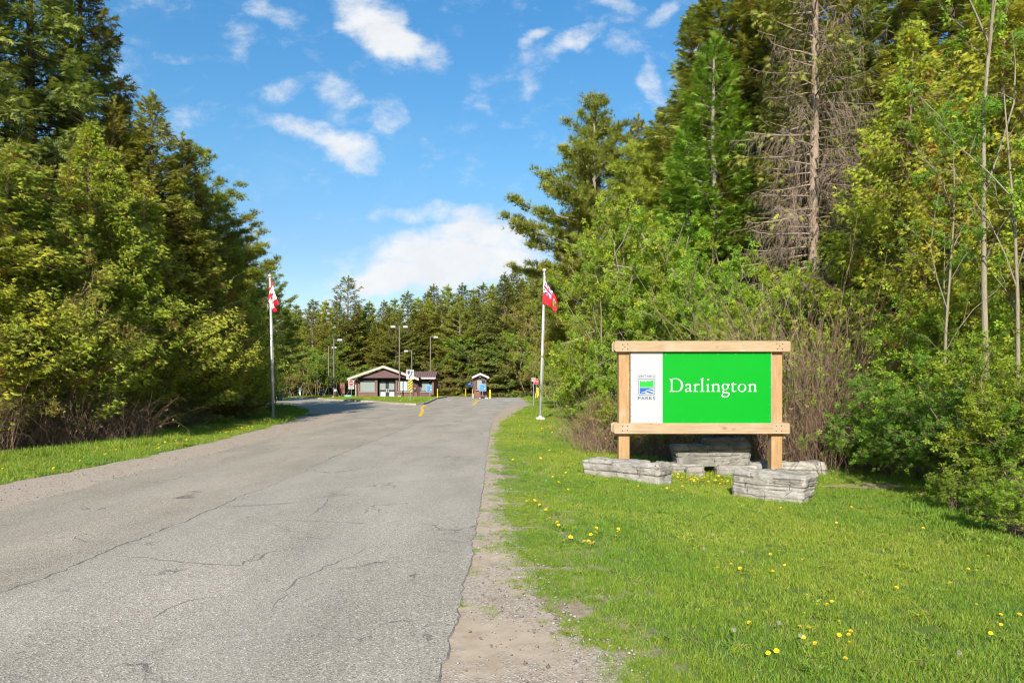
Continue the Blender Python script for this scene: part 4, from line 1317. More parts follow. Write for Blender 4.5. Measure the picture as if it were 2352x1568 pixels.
def scatter(x0, x1, y0, y1, dens, inside, scale, seed):
    rng = np.random.default_rng(seed)
    n = int((x1 - x0) * (y1 - y0) * dens)
    x, y = rng.uniform(x0, x1, n), rng.uniform(y0, y1, n)
    k = inside(x, y, rng); x, y = x[k], y[k]
    return x, y, scale * rng.uniform(.7, 1.3, len(x))


def wob(x, y, f=2.0, s=0.):
    return np.sin(x * f + 1.7 * np.sin(y * f * .63 + s)) * np.cos(y * f * .81 + 1.3 * np.sin(x * f * .47 + s))


def in_right(x, y, rng):
    e = np.interp(y, ER_Y, ER_X) + .16 * wob(x, y, 5.) - .05 - .35 * (rng.random(len(x)) < .05)
    b = np.interp(y, SR_Y, SR_X) + .25 + .3 * wob(x, y, 3., 2)
    bald = np.zeros(len(x), bool)
    for (cx, cy, rx, ry) in ((5.95, 11.3, .75, .28), (6.45, 10.0, .42, .3)):
        bald |= (((x - cx) / rx) ** 2 + ((y - cy) / ry) ** 2 < 1) & (rng.random(len(x)) < .8)
    fr = np.clip((x - e) / .22, 0, 1)
    return ((x > e) | ((x > e - .5 * rng.random(len(x)) ** 2) & (wob(x, y, 7., 3) > .35))) & (x < b) & ~bald & (rng.random(len(x)) < .45 + .55 * fr)


def in_left(x, y, rng):
    e = np.interp(y, EL_Y, EL_X) + .15 * wob(x, y, 4.)
    b = FL_X(y) - .4
    e = np.where(y > 39.8, -11.9 - (y - 39.8) * .46, e)
    return (x < e) & (x > b) & (y < 58)


SETS = []
for (x0, x1, y0, y1, dn, sc) in ((-.3, 8, 2.6, 7.0, 230, .86), (.1, 9, 7, 12, 170, .98), (-.4, 8, 12, 20, 85, 1.25), (-.6, 5, 20, 34, 36, 1.8), (-.5, 6, 34, 76, 12, 2.8)):
    SETS.append(scatter(x0, x1, y0, y1, dn, in_right, sc, int(y0 * 7)))
k = 900
ky = RNG.uniform(3.4, 24, k); kx_ = np.interp(ky, [3.66, 6, 10, 16, 24], [-.37, -.42, -.45, -.57, -.75]) + np.abs(RNG.normal(0, .09, k)) + .02
kk_ = wob(kx_ * 0, ky, 4.3, 2) + .5 * np.sin(ky * 9) > .55
EXTRA = (kx_[kk_], ky[kk_], .62 * RNG.uniform(.6, 1.2, kk_.sum()))
SETS.append(EXTRA)
RL = np.array([p_ for p_ in right_line if p_[1] > 2.5]); k = 5200
q = 3.0 + 27 * RNG.random(k) ** 1.5; xx = np.interp(q, RL[:, 1], RL[:, 0]) + RNG.normal(.10, .13, k)
kk_ = (wob(xx * 0, q, 3.1, 1) + .6 * np.sin(q * 7.3) > -.35)
SETS.append((xx[kk_], q[kk_], (.75 + .02 * q[kk_]) * RNG.uniform(.6, 1.2, kk_.sum())))
xs = np.concatenate([s[0] for s in SETS]); ys = np.concatenate([s[1] for s in SETS]); ss = np.concatenate([s[2] for s in SETS])
lng = (np.abs(xs - 3.7) < 1.6) & (np.abs(ys - 13.4) < 1.5)
ss = ss * (1 + .9 * lng) * (1 - .35 * (xs < np.interp(ys, ER_Y, ER_X) + .35)) * (1 + .9 * (xs > np.interp(ys, SR_Y, SR_X) - .25))
pt = np.clip(.5 + .38 * wob(xs, ys, .9, 1) + .3 * wob(xs, ys, 2.7, 4) + RNG.normal(0, .18, len(xs)), 0, 1)
T1 = [tuft('tuft_mesh', 1, 60, .085, .046, .0038, .08, .6), tuft('tuft_mesh', 2, 52, .08, .036, .0040, .2, .7), tuft('tuft_mesh', 3, 52, .09, .056, .0036, .06, .8), tuft('tuft_mesh', 4, 30, .07, .03, .006, .3, 1.0), tuft('tuft_mesh', 5, 26, .07, .045, .016, .05, 1.6)]
pts = np.stack([xs, ys, H(xs, ys)], 1)
grass_field('grass', 'mown green lawn around the sign, dotted with dandelions', pts, RNG.uniform(0, 6.28, len(xs)), ss, pt, T1)
SETS = []
for (x0, x1, y0, y1, dn, sc) in ((-14, -8, 7, 16, 62, 1.5), (-14, -8, 16, 26, 46, 1.8), (-17, -8, 26, 40, 24, 2.3), (-28, -10, 40, 58, 9, 3)):
    SETS.append(scatter(x0, x1, y0, y1, dn, in_left, sc, int(y0 * 11)))
xs = np.concatenate([s[0] for s in SETS]); ys = np.concatenate([s[1] for s in SETS]); ss = np.concatenate([s[2] for s in SETS])
ss = ss * (1 + .8 * (xs < FL_X(ys) + .9))
grass_field('verge_grass', 'strip of green grass along the left roadside', np.stack([xs, ys, H(xs, ys)], 1), RNG.uniform(0, 6.28, len(xs)), ss, np.clip(.45 + .3 * wob(xs, ys, 1.3, 1) + RNG.normal(0, .18, len(xs)), 0, 1), T1)


def in_poly(poly):
    P = np.array(poly)
    def f(x, y, rng=None):
        ins = np.zeros(len(x), bool); j = len(P) - 1
        for i in range(len(P)):
            c = ((P[i, 1] > y) != (P[j, 1] > y)) & (x < (P[j, 0] - P[i, 0]) * (y - P[i, 1]) / (P[j, 1] - P[i, 1] + 1e-12) + P[i, 0])
            ins ^= c; j = i
        return ins
    return f


xs, ys, ss = scatter(-27, -7, 53, 90, 9, in_poly(inset(ISL, .25)), 2.2, 91)
k = ~((xs > -19.2) & (xs < -9.1) & (ys > 81.2))
xs, ys, ss = xs[k], ys[k], ss[k]
grass_field('island_grass', 'short grass on the kerbed island round the gatehouse', np.stack([xs, ys, np.full(len(xs), .13)], 1), RNG.uniform(0, 6.28, len(xs)), ss, np.clip(.6 + RNG.normal(0, .25, len(xs)), 0, 1), T1)
# grass beyond the roads
xs, ys, ss = scatter(-40, 16, 57, 104, 3.0, lambda x, y, r: ((y > 99.5) & (x > -27)) | ((x < -22.5) & (y > 80)) | ((x > 1.4) & (x < 5)) | ((x < -21) & (y < 59.5)), 3.6, 77)
grass_field('far_grass', 'rough grass at the foot of the far treeline', np.stack([xs, ys, H(xs, ys)], 1), RNG.uniform(0, 6.28, len(xs)), ss, np.clip(.5 + RNG.normal(0, .25, len(xs)), 0, 1), T1)

# ------------------------------------------------------------------ dandelions
M_YEL = plain('dandelion_yellow', (.80, .56, .012), .7, scale=60, var=.12)
M_STEM = plain('dandelion_stem', (.22, .24, .06), .6)
M_FLUFF = plain('dandelion_fluff', (.36, .36, .32), .9)
M_ROSE = foliage('dandelion_leaves', [(0, (.06, .13, .02)), (1, (.11, .22, .03))], .3)


def head_mesh():
    mb = MB()
    for ring, (r0_, r1_, z0_, z1_, n_) in enumerate(((.002, .022, .000, .004, 18), (.002, .017, .004, .012, 14), (.001, .010, .007, .016, 9))):
        for k in range(n_):
            a0 = 2 * math.pi * (k + .4 * ring) / n_; da = math.pi / n_ * .95
            mb.quad((r0_ * math.cos(a0), r0_ * math.sin(a0), z0_), (r1_ * math.cos(a0 - da), r1_ * math.sin(a0 - da), z1_), (r1_ * 1.06 * math.cos(a0), r1_ * 1.06 * math.sin(a0), z1_ + .001), (r1_ * math.cos(a0 + da), r1_ * math.sin(a0 + da), z1_))
    return mb.mesh('flower_head')


HEAD = head_mesh(); HEAD.materials.append(M_YEL)
STEM = MB().tube([(0, 0, -.075), (.003, .001, -.03), (0, 0, .001)], [.0028, .0024, .0026], 5).mesh('stem'); STEM.materials.append(M_STEM)
cl = Cloud(); n = 130; rng = np.random.default_rng(2)
d = nrm(rng.normal(0, 1, (n, 3))); cl.add(d * .004, d, rng.normal(0, 1, (n, 3)), .022, .5, template([tri(0, 1, .09, zt=0), kite(0, .22, .18, .86)]))
FLUFF = cl.mesh('seed_head', M_FLUFF)
cl = Cloud(); n = 9; a = np.arange(n) * .7
cl.add(np.zeros((n, 3)), np.stack([np.cos(a), np.sin(a), np.full(n, .28)], 1), np.array([0, 0, 1.]), rng.uniform(.07, .12, n), rng.uniform(0, 1, n), template([kite(0, 1, .11, mid=.6, zt=-.1)]))
ROS = cl.mesh('leaf_rosette', M_ROSE)
nd = 0
seen = []


def dandelion(x, y, label, group, z=None, s=1.0, seed=False, hh=None):
    global nd
    nd += 1
    rg = random.Random(nd)
    hgt = hh if hh else rg.uniform(.045, .08) * (1.9 if seed else 1)
    z = h1(x, y) if z is None else z
    e = thing('seeding_dandelion' if seed else 'dandelion', (x, y, z), label, 'dandelion', group, rg.uniform(0, 6.28))
    s *= .86; e.scale = (s, s, s)
    hd = link('seed_head' if seed else 'flower_head', FLUFF if seed else HEAD, e); hd.location.z = hgt
    hd.rotation_euler = (rg.uniform(-.6, .6), rg.uniform(-.6, .6), 0)
    st = link('stem', STEM, e); st.location.z = hgt; st.scale.z = hgt / .075
    if y < 14 and not seed:
        link('leaf_rosette', ROS, e).location.z = .012
    return e


near = [(1900, 1409), (1929, 1455), (1955, 1475), (1950, 1484), (1928, 1490), (1860, 1478), (1845, 1500), (1950, 1507), (1873, 1516), (1837, 1471), (1848, 1436), (1877, 1413), (1911, 1399), (1784, 1535), (1765, 1548), (1942, 1548),
        (1721, 1468), (1735, 1342), (1775, 1336), (1700, 1335), (1647, 1330), (1680, 1322), (1803, 1315), (1838, 1238), (1770, 1287), (1789, 1275), (1806, 1261), (1842, 1290), (1757, 1216), (1794, 1165), (1730, 1134), (1812, 1236), (1878, 1176), (1900, 1170),
        (1922, 1197), (1956, 1163), (1990, 1186), (2007, 1180), (2121, 1206), (2076, 1286), (2066, 1286), (2183, 1332), (2224, 1273), (2243, 1300), (2225, 1293), (2110, 1422), (2244, 1380), (2299, 1405), (2300, 1430), (2342, 1407), (2276, 1457), (2060, 1355), (2270, 1267)]
mid = [(1210, 1167), (1222, 1165), (1232, 1168), (1228, 1160), (1216, 1163), (1240, 1172), (1254, 1184), (1418, 1240), (1420, 1235), (1414, 1248), (1357, 1245), (1368, 1240), (1352, 1258), (1342, 1259), (1312, 1254), (1296, 1262), (1283, 1225), (1310, 1250), (1364, 1262), (1357, 1266), (1370, 1232),
       (1270, 1105), (1286, 1108), (1298, 1113), (1283, 1120), (1300, 1094), (1330, 1100), (1332, 1098), (1395, 1110), (1440, 1125), (1466, 1128), (1444, 1083), (1532, 1128), (1545, 1130), (1565, 1148), (1320, 1075), (1312, 1040), (1262, 1040), (1245, 1060), (1290, 1030), (1330, 1025), (1352, 1050),
       (1238, 1130), (1305, 1135), (1263, 1205), (1280, 1215), (1252, 1152)]
M20 = [False] * 0
for (a, b) in near:
    zone = ('at the bottom of the lawn below the others' if b > 1520 else 'towards the right picture edge' if a > 2040 else 'in the loose cluster low on the open lawn' if b > 1395 else 'in the middle of the open lawn' if b > 1250 else 'near the shrubs right of the rocks' if a > 1850 else 'just in front of the layered rock')
    dandelion(*gd(a, b, -.07), 'yellow dandelion in flower ' + zone, 'dandelions ' + zone, s=(.62, .78, .7, .85)[(a + b) % 4])
for (a, b) in mid:
    dandelion(*gd(a, b, -.03), 'yellow dandelion in flower on the lawn beside the shoulder, left of the sign', 'dandelions between shoulder and sign')
rg = random.Random(77)
for i in range(62):
    if i < 34: x, y = rg.gauss(3.0, .26), rg.gauss(11.75, .28)
    else: x, y = rg.uniform(2.55, 4.0), rg.uniform(10.6, 12.2)
    dandelion(x, y, 'yellow dandelion in the dense clump between the two front rocks', 'dandelions clumped between the rocks', s=1.0, hh=rg.uniform(.09, .16))
for i in range(34):
    y = rg.uniform(14, 34); x = np.interp(y, ER_Y, ER_X) + rg.uniform(.2, 2.4)
    dandelion(x, y, 'small yellow dandelion on the grass towards the right flagpole', 'dandelions towards the right flagpole', s=1.25)
for i in range(14):
    dandelion(rg.gauss(2.35, .35), rg.uniform(19, 27), 'small yellow dandelion massed beside the lawn-edge shrubs', 'dandelions beside the lawn-edge shrubs', s=1.3)
for i in range(64):
    y = 10 + 23 * rg.random() ** .8; x = np.interp(y, EL_Y, EL_X) - abs(rg.gauss(.15, .42))
    dandelion(x, y, 'yellow dandelion along the left verge by the gravel', 'dandelions along the left verge', s=1.25, hh=.1)
for i in range(40):
    a = rg.choice([0, 1])
    x, y = (rg.uniform(-20.4, -18.2), rg.uniform(75.5, 78)) if a else (rg.uniform(-16, -9.5), rg.uniform(56, 76))
    dandelion(x, y, 'tiny yellow dandelion on the gatehouse island', 'dandelions on the gatehouse island', z=.13, s=2.0)
for (a, b) in ((1254, 1114), (1637, 1244), (1618, 1281), (1706, 1285), (2204, 1518), (1687, 1485), (1790, 1467), (1840, 1498), (2150, 1130), (1555, 1075)):
    dandelion(*gd(a, b + 6, -.05), 'white dandelion seed head standing in the lawn', 'seeding dandelions in the lawn', seed=True, s=.55, hh=.16)

# loose stones on both shoulders
rng = np.random.default_rng(12)
nP = 3800
py_ = 3.2 + 22 * rng.random(nP) ** 1.8
side = rng.random(nP) < .42
e_l, e_r = np.interp(py_, [3.66, 6, 10, 16, 24], [-.34, -.40, -.42, -.55, -.72]), np.interp(py_, ER_Y, ER_X)
px_r = e_l + (e_r - e_l + .15) * rng.random(nP) ** .55
a_l = np.interp(py_, EL_Y, EL_X); py2 = 6 + 24 * rng.random(nP); a_l = np.interp(py2, EL_Y, EL_X)
X = np.where(side, a_l + 1.7 * rng.random(nP), px_r); Y = np.where(side, py2, py_)
cl = Cloud()
octv = np.array([(1, 0, 0), (-.9, .1, 0), (.1, .8, .05), (0, -.85, 0), (.1, 0, .6), (0, 0, -.4)]); octt = np.array([(0, 2, 4), (2, 1, 4), (1, 3, 4), (3, 0, 4), (2, 0, 5), (1, 2, 5), (3, 1, 5), (0, 3, 5)])
a = rng.uniform(0, 6.28, nP)
cl.add(np.stack([X, Y, np.full(nP, .014)], 1), np.stack([np.cos(a), np.sin(a), rng.normal(0, .2, nP)], 1), np.array([0, 0, 1.]) + rng.normal(0, .2, (nP, 3)), .006 + .013 * rng.random(nP) ** 3 + np.where(side, .004, 0), rng.random(nP), (octv, octt))
m, t, p, out = new_mat('loose_stone')
at_ = t.n.new('ShaderNodeAttribute'); at_.attribute_name = 'tint'
t.l.new(t.ramp(at_.outputs['Fac'], [(0, (.12, .10, .08)), (.5, (.24, .21, .175)), (1, (.38, .345, .30))]), p.inputs['Base Color']); p.inputs['Roughness'].default_value = .9
o = link('pebbles', cl.mesh('pebbles', m)); o['kind'] = 'stuff'; o['label'] = 'loose grey stones scattered over both gravel shoulders'


# ------------------------------------------------------------------ the big park sign
SY = 12.2
SSC = 4 * FPX / SY


def sx_(x): return (2300 + x / 2.063 - 2048) / SSC
def sz_(y): return EYE - (1300 + y / 2.063 - 1536) / SSC


WOOD_X = wood_mat('sawn_beam_timber', (.28, .19, .105), (.40, .285, .17), 0)
WOOD_Z = wood_mat('sawn_post_timber', (.27, .155, .065), (.40, .245, .115), 2)
DARKHOLE = plain('dark_bolt', (.06, .045, .035), .6)
NAVY = plain('navy_print', (.006, .03, .11), .45, var=.03)
WHITE = plain('white_panel', (.36, .36, .37), .5, var=.02, spec=.12)
WHITEP = plain('white_print', (.46, .46, .46), .5, var=.01, spec=.12)
GREENP = plain('green_panel', (.0005, .26, .012), .5, spec=.12, var=.02, scale=1.2)
LOGOG = plain('green_print', (.003, .34, .02), .45, var=.02)
LOGOB = plain('blue_print', (.003, .08, .46), .45, var=.02)
ALU = plain('aluminium', (.55, .56, .58), .35, .9, var=.04)

bx, by = sx_(1035), SY
sgn = thing('park_sign', (bx, by, -.12), 'large green Darlington park sign with white logo strip in a square-timber frame', 'sign')
OG = (bx, by, -.12)


def poly_part(name, loops, y, mat, parent, org, th=.002, conv=None):
    """flat filled shape with holes facing the camera, as a thin print"""
    cu = bpy.data.curves.new(name, 'CURVE'); cu.dimensions = '2D'; cu.fill_mode = 'BOTH'; cu.extrude = th / 2
    for lp in loops:
        sp = cu.splines.new('POLY'); sp.points.add(len(lp) - 1); sp.use_cyclic_u = True
        for q, (a, b) in zip(sp.points, lp): q.co = (a, b, 0, 1)
    ob = bpy.data.objects.new('tmp', cu); COL.objects.link(ob)
    bpy.context.view_layer.update()
    me = bpy.data.meshes.new_from_object(ob.evaluated_get(bpy.context.evaluated_depsgraph_get()))
    bpy.data.objects.remove(ob)
    for v in me.vertices:
        a, b, c_ = v.co
        v.co = (a - org[0], y - c_ - org[1], b - org[2])
    me.name = name; me.materials.clear()
    return link(name, me, parent, mat)


def smooth_loop(pts, sub=3):
    """Catmull-Rom through the traced outline, corners kept where the turn is sharp"""
    n = len(pts); out = []
    for i in range(n):
        p0, p1, p2, p3 = (Vector(pts[(i - 1) % n]), Vector(pts[i]), Vector(pts[(i + 1) % n]), Vector(pts[(i + 2) % n]))
        def corner(a, b, c):
            u, v = (b - a), (c - b)
            return u.length < 1e-6 or v.length < 1e-6 or u.angle(v) > .95
        m1 = Vector((0, 0)) if corner(p0, p1, p2) else (p2 - p0) / 2
        m2 = Vector((0, 0)) if corner(p1, p2, p3) else (p3 - p1) / 2
        L = (p2 - p1).length
        if m1.length > L: m1 = m1.normalized() * L
        if m2.length > L: m2 = m2.normalized() * L
        if m1.length == 0: m1 = (p2 - p1) * .9
        if m2.length == 0: m2 = (p2 - p1) * .9
        for k in range(sub):
            t_ = k / sub
            h00, h10, h01, h11 = 2 * t_**3 - 3 * t_**2 + 1, t_**3 - 2 * t_**2 + t_, -2 * t_**3 + 3 * t_**2, t_**3 - t_**2
            out.append(tuple(p1 * h00 + m1 * h10 + p2 * h01 + m2 * h11))
    return out


PW = .19
for x0, x1, lab in ((361, 451, None), (1622, 1712, None)):
    MB(OG).box(sx_(x0), sx_(x1), SY, SY + PW, -.4, sz_(150)).build('post', WOOD_Z, sgn, .008)
for y0, y1 in ((130, 219), (803, 891)):
    xa, xb = sx_(318 if y0 < 500 else 311), sx_(1764 if y0 < 500 else 1758)
    za, zb = sz_(y0), sz_(y1); ch = .035
    pr = [(xa, za - ch), (xa + ch, za), (xb - ch * .6, za), (xb, za - ch * .6), (xb, zb + ch * .4), (xb - ch * .4, zb), (xa + ch * .9, zb), (xa, zb + ch * .9)]
    for ya, yb in ((SY - .092, SY - .003), (SY + PW + .003, SY + PW + .09)):
        bmo = MB(OG).prism(pr, ya, yb).build('beam', WOOD_X, sgn, .006)
    f = bmo
    for (cx, cy) in (((388, 160), (430, 157), (405, 179), (388, 198), (428, 196), (1651, 152), (1698, 155), (1674, 172), (1655, 196), (1696, 197)) if y0 < 500 else ((386, 828), (427, 828), (385, 865), (426, 862), (1646, 828), (1689, 826), (1645, 868), (1688, 868))):
        MB(OG).tube([(sx_(cx), SY - .095, sz_(cy)), (sx_(cx), SY - .088, sz_(cy))], .011, 8).build('bolt', DARKHOLE, sgn)
XL, XM, XR, ZT, ZB = sx_(457), sx_(721.5), sx_(1613), sz_(219) + .02, sz_(800) - .02
wp = MB(OG).box(XL, XM - .001, SY - .028, SY - .01, ZB, ZT).build('sign_panel', WHITE, sgn, label='white strip of the sign with the logo')
gpn = MB(OG).box(XM, XR, SY - .028, SY - .01, ZB, ZT).build('sign_panel', GREENP, sgn, label='bright green field of the sign with white lettering')
MB(OG).box(XL - .006, XL - .0005, SY - .03, SY, ZB, ZT).build('edge_strip', DARKHOLE, sgn)
MB(OG).box(XR + .0005, XR + .012, SY - .03, SY, ZB, ZT).build('edge_strip', ALU, sgn)
RIV = [(465, y) for y in (262, 368, 510, 652, 747)] + [(488, 786), (604, 786)]
RIVG = [(745, 238), (889, 235), (1033, 237), (1178, 237), (1323, 235), (1468, 233), (1587, 231), (1605, 365), (1605, 508), (1604, 650), (1602, 740), (893, 785), (1035, 787), (1177, 785), (1323, 786), (1468, 785), (1600, 772)]
for lst, pp in ((RIV, wp), (RIVG, gpn)):
    for (a, b) in lst:
        MB(OG).tube([(sx_(a), SY - .0305, sz_(b)), (sx_(a), SY - .0275, sz_(b))], .0055, 6).build('rivet', DARKHOLE if pp is wp else ALU, pp)

GL = {
    'D': [[(203, 184), (240, 184), (290, 178), (335, 175), (370, 177), (400, 184), (450, 210), (485, 245), (505, 290), (511, 330), (505, 375), (485, 415), (455, 447), (410, 470), (380, 474), (203, 474), (203, 466), (228, 460), (235, 440), (239, 330), (233, 230), (225, 200), (203, 192)],
          [(273, 195), (305, 190), (340, 189), (390, 200), (430, 230), (455, 270), (465, 325), (458, 380), (440, 425), (410, 450), (370, 459), (310, 458), (278, 450), (270, 430), (268, 330), (270, 220)]],
    'a': [[(563, 340), (566, 320), (585, 302), (615, 292), (645, 293), (670, 308), (683, 335), (683, 440), (690, 453), (715, 455), (712, 464), (680, 476), (658, 470), (650, 458), (620, 472), (590, 478), (565, 474), (553, 455), (556, 425), (575, 405), (610, 393), (650, 388), (650, 345), (640, 325), (618, 318), (600, 325), (590, 345), (572, 350)],
          [(590, 415), (612, 406), (650, 402), (650, 440), (620, 458), (597, 455), (584, 438)]],
    'r': [[(733, 325), (770, 308), (795, 288), (801, 292), (798, 318), (825, 298), (850, 292), (872, 302), (875, 322), (862, 335), (845, 332), (825, 325), (798, 345), (796, 440), (805, 460), (845, 466), (845, 474), (735, 474), (735, 467), (760, 458), (767, 440), (767, 345), (755, 332), (733, 331)]],
    'l': [[(893, 190), (930, 175), (963, 156), (965, 165), (956, 220), (956, 440), (962, 460), (990, 467), (990, 474), (885, 474), (885, 467), (915, 458), (922, 440), (921, 230), (915, 205), (893, 198)]],
    'i': [[(1018, 325), (1050, 312), (1080, 293), (1083, 300), (1077, 345), (1077, 440), (1085, 460), (1112, 466), (1112, 474), (1018, 474), (1018, 467), (1040, 458), (1047, 440), (1046, 350), (1038, 333), (1018, 331)],
          [(1070 + 22 * math.cos(k * .785), 201 + 21 * math.sin(k * .785)) for k in range(8)]],
    'n': [[(1137, 322), (1170, 308), (1195, 293), (1199, 296), (1197, 318), (1235, 297), (1265, 293), (1295, 303), (1317, 328), (1319, 440), (1328, 460), (1343, 466), (1343, 474), (1258, 474), (1258, 467), (1280, 460), (1286, 440), (1285, 345), (1270, 326), (1240, 322), (1197, 340), (1195, 440), (1200, 458), (1225, 466), (1225, 474), (1135, 474), (1135, 467), (1160, 458), (1166, 440), (1166, 345), (1155, 330), (1137, 329)]],
    'g': [[(1375, 370), (1380, 335), (1400, 308), (1430, 294), (1465, 292), (1495, 303), (1515, 308), (1552, 302), (1552, 325), (1535, 331), (1520, 325), (1528, 350), (1526, 385), (1510, 412), (1480, 430), (1440, 443), (1420, 455), (1418, 470), (1440, 480), (1490, 484), (1530, 492), (1547, 510), (1548, 540), (1535, 568), (1505, 590), (1460, 603), (1415, 603), (1380, 588), (1367, 565), (1370, 540), (1385, 520), (1408, 507), (1390, 490), (1386, 465), (1400, 445), (1425, 430), (1400, 420), (1380, 397)],
          [(1408, 350), (1420, 322), (1445, 310), (1470, 315), (1490, 340), (1495, 375), (1485, 405), (1460, 425), (1435, 418), (1415, 395)],
          [(1412, 512), (1440, 507), (1490, 510), (1520, 520), (1526, 538), (1515, 560), (1480, 575), (1435, 577), (1405, 566), (1390, 545), (1395, 525)]],
    't': [[(1580, 318), (1605, 290), (1632, 262), (1640, 262), (1634, 297), (1702, 297), (1698, 317), (1632, 317), (1632, 435), (1645, 455), (1670, 458), (1700, 448), (1705, 453), (1680, 470), (1640, 479), (1612, 472), (1600, 450), (1602, 319)]],
    'o': [[(1826 + 96 * math.cos(k * .3927), 388 + 92 * math.sin(k * .3927)) for k in range(16)], [(1828 + 62 * math.cos(k * .3927) - 8 * math.sin(k * .3927), 386 + 77 * math.sin(k * .3927)) for k in range(16)]],
}


def from_zoom(ox, oy, sc):
    return lambda p: ((ox + p[0] / sc - 2048) / SSC, EYE - (oy + p[1] / sc - 1536) / SSC)


fz = from_zoom(2640, 1480, 5.6)
for ch, off in (('D', 0), ('a', 0), ('r', 0), ('l', 0), ('i', 0), ('n', 0), ('g', 0), ('t', 0), ('o', 0), ('n', 820)):
    loops = [[fz((a + off, b)) for a, b in smooth_loop(lp)] for lp in GL[ch]]
    poly_part('letter', loops, SY - .0295, WHITEP, gpn, OG)
fl = from_zoom(2480, 1480, 7.84)


def text_mesh(body, x0, x1, z0, z1, y, mat, parent, org, name='lettering', spacing=1.0, thin=0.0):
    cu = bpy.data.curves.new(name, 'FONT'); cu.body = body; cu.size = 1; cu.space_character = spacing; cu.align_x = 'CENTER'; cu.space_line = .95
    cu.offset = thin
    ob = bpy.data.objects.new('tmp', cu); COL.objects.link(ob); bpy.context.view_layer.update()
    me = bpy.data.meshes.new_from_object(ob.evaluated_get(bpy.context.evaluated_depsgraph_get()))
    bpy.data.objects.remove(ob)
    xs = [v.co.x for v in me.vertices]; ys = [v.co.y for v in me.vertices]
    ax, bx_, ay, by_ = min(xs), max(xs), min(ys), max(ys)
    for v in me.vertices:
        v.co = (x0 + (v.co.x - ax) / (bx_ - ax) * (x1 - x0) - org[0], y - org[1], z0 + (v.co.y - ay) / (by_ - ay) * (z1 - z0) - org[2])
    me.materials.clear()
    return link(name, me, parent, mat)


(a, b), (c_, d_) = fl((562, 215)), fl((1100, 143))
text_mesh('ONTARIO', a, c_, b, d_, SY - .0292, NAVY, wp, OG, spacing=1.15, thin=.006)
(a, b), (c_, d_) = fl((566, 915)), fl((1092, 815))
text_mesh('PARKS', a, c_, b, d_, SY - .0292, NAVY, wp, OG, spacing=1.15, thin=.008)
poly_part('logo_frame', [[fl(p) for p in ((572, 266), (580, 258), (1078, 258), (1086, 266), (1083, 757), (1075, 767), (580, 767), (570, 757))], [fl(p) for p in ((584, 272), (590, 268), (1070, 268), (1075, 274), (1072, 750), (1066, 756), (588, 756), (582, 750))]], SY - .0292, NAVY, wp, OG)
poly_part('logo_trees', [[fl(p) for p in ((610, 300), (650, 330), (690, 350), (715, 345), (735, 325), (745, 330), (755, 318), (780, 355), (800, 362), (830, 340), (850, 318), (880, 340), (905, 345), (940, 335), (960, 310), (985, 318), (1010, 310), (1045, 298), (1045, 520), (610, 520))]], SY - .0292, LOGOG, wp, OG)
poly_part('logo_water', [[fl(p) for p in ((610, 543), (1045, 543), (1045, 728), (610, 728))]], SY - .0292, LOGOB, wp, OG)
for w_ in (((910, 585), (950, 565), (1000, 562), (1049, 580), (1049, 612), (1000, 588), (950, 583), (918, 596)), ((785, 635), (830, 612), (890, 610), (950, 630), (1000, 645), (1049, 650), (1049, 702), (980, 680), (920, 650), (860, 633), (800, 646)),
           ((650, 695), (700, 668), (770, 665), (830, 680), (900, 710), (960, 722), (1049, 726), (1049, 734), (850, 734), (800, 705), (740, 683), (690, 690), (655, 706))):
    poly_part('logo_wave', [[fl(p) for p in smooth_loop(list(w_), 2)]], SY - .0315, WHITEP, wp, OG, th=.001)

# ------------------------------------------------------------------ limestone blocks
m, t, p, out = new_mat('limestone')
co = t.n.new('ShaderNodeTexCoord').outputs['Object']
n1 = t.noise(co, 3.2, 7, .65, .4)
n2 = t.noise(t.map(co, scale=(1, 1, 3.5)), 9, 6, .7)
c = t.ramp(n1, [(.30, (.17, .15, .125)), (.5, (.28, .258, .225)), (.72, (.41, .385, .345))])
c = t.mix(t.m('MULTIPLY', t.smooth(n2, .5, .75), .5), c, (.24, .21, .18))
c = t.mix(t.m('MULTIPLY', t.smooth(t.noise(co, 5, 4, .6), .6, .7), .5), c, (.40, .385, .36))
c = t.mix(t.m('MULTIPLY', t.smooth(t.noise(co, 26, 4, .7), .60, .70), .55), c, (.11, .10, .09))
wv = t.vm('ADD', co, t.vm('MULTIPLY', t.noise(co, 4, 4, .6, out='Color'), (.16, .16, .07)))
fe = t.voro(t.map(wv, scale=(2.4, 2.4, 13)), 1.0, 'DISTANCE_TO_EDGE')
fek = t.m('MULTIPLY', t.m('SUBTRACT', 1.0, t.smooth(fe, .003, .022)), t.smooth(t.noise(co, 4.7, 3), .48, .60))
c = t.mix(t.m('MULTIPLY', fek, .6), c, (.09, .075, .06))
cr = t.n.new('ShaderNodeAttribute'); cr.attribute_name = 'crack'
c = t.mix(t.m('MULTIPLY', cr.outputs['Fac'], .85), c, (.07, .06, .052))
t.l.new(c, p.inputs['Base Color']); p.inputs['Roughness'].default_value = .92; p.inputs['Specular IOR Level'].default_value = .15
bp = t.n.new('ShaderNodeBump'); bp.inputs['Strength'].default_value = .8; bp.inputs['Distance'].default_value = .012
t.l.new(t.m('SUBTRACT', t.noise(co, 28, 8, .7), t.m('MULTIPLY', fek, 1.2)), bp.inputs['Height']); t.l.new(bp.outputs[0], p.inputs['Normal'])
M_STONE = m
m2 = m.copy(); m2.name = 'shaded_limestone'  # darker copy of the limestone; the slab's shade is put into its colour
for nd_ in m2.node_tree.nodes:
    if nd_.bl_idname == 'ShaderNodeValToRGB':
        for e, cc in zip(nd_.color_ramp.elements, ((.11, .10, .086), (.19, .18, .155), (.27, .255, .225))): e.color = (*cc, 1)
M_STONED = m2


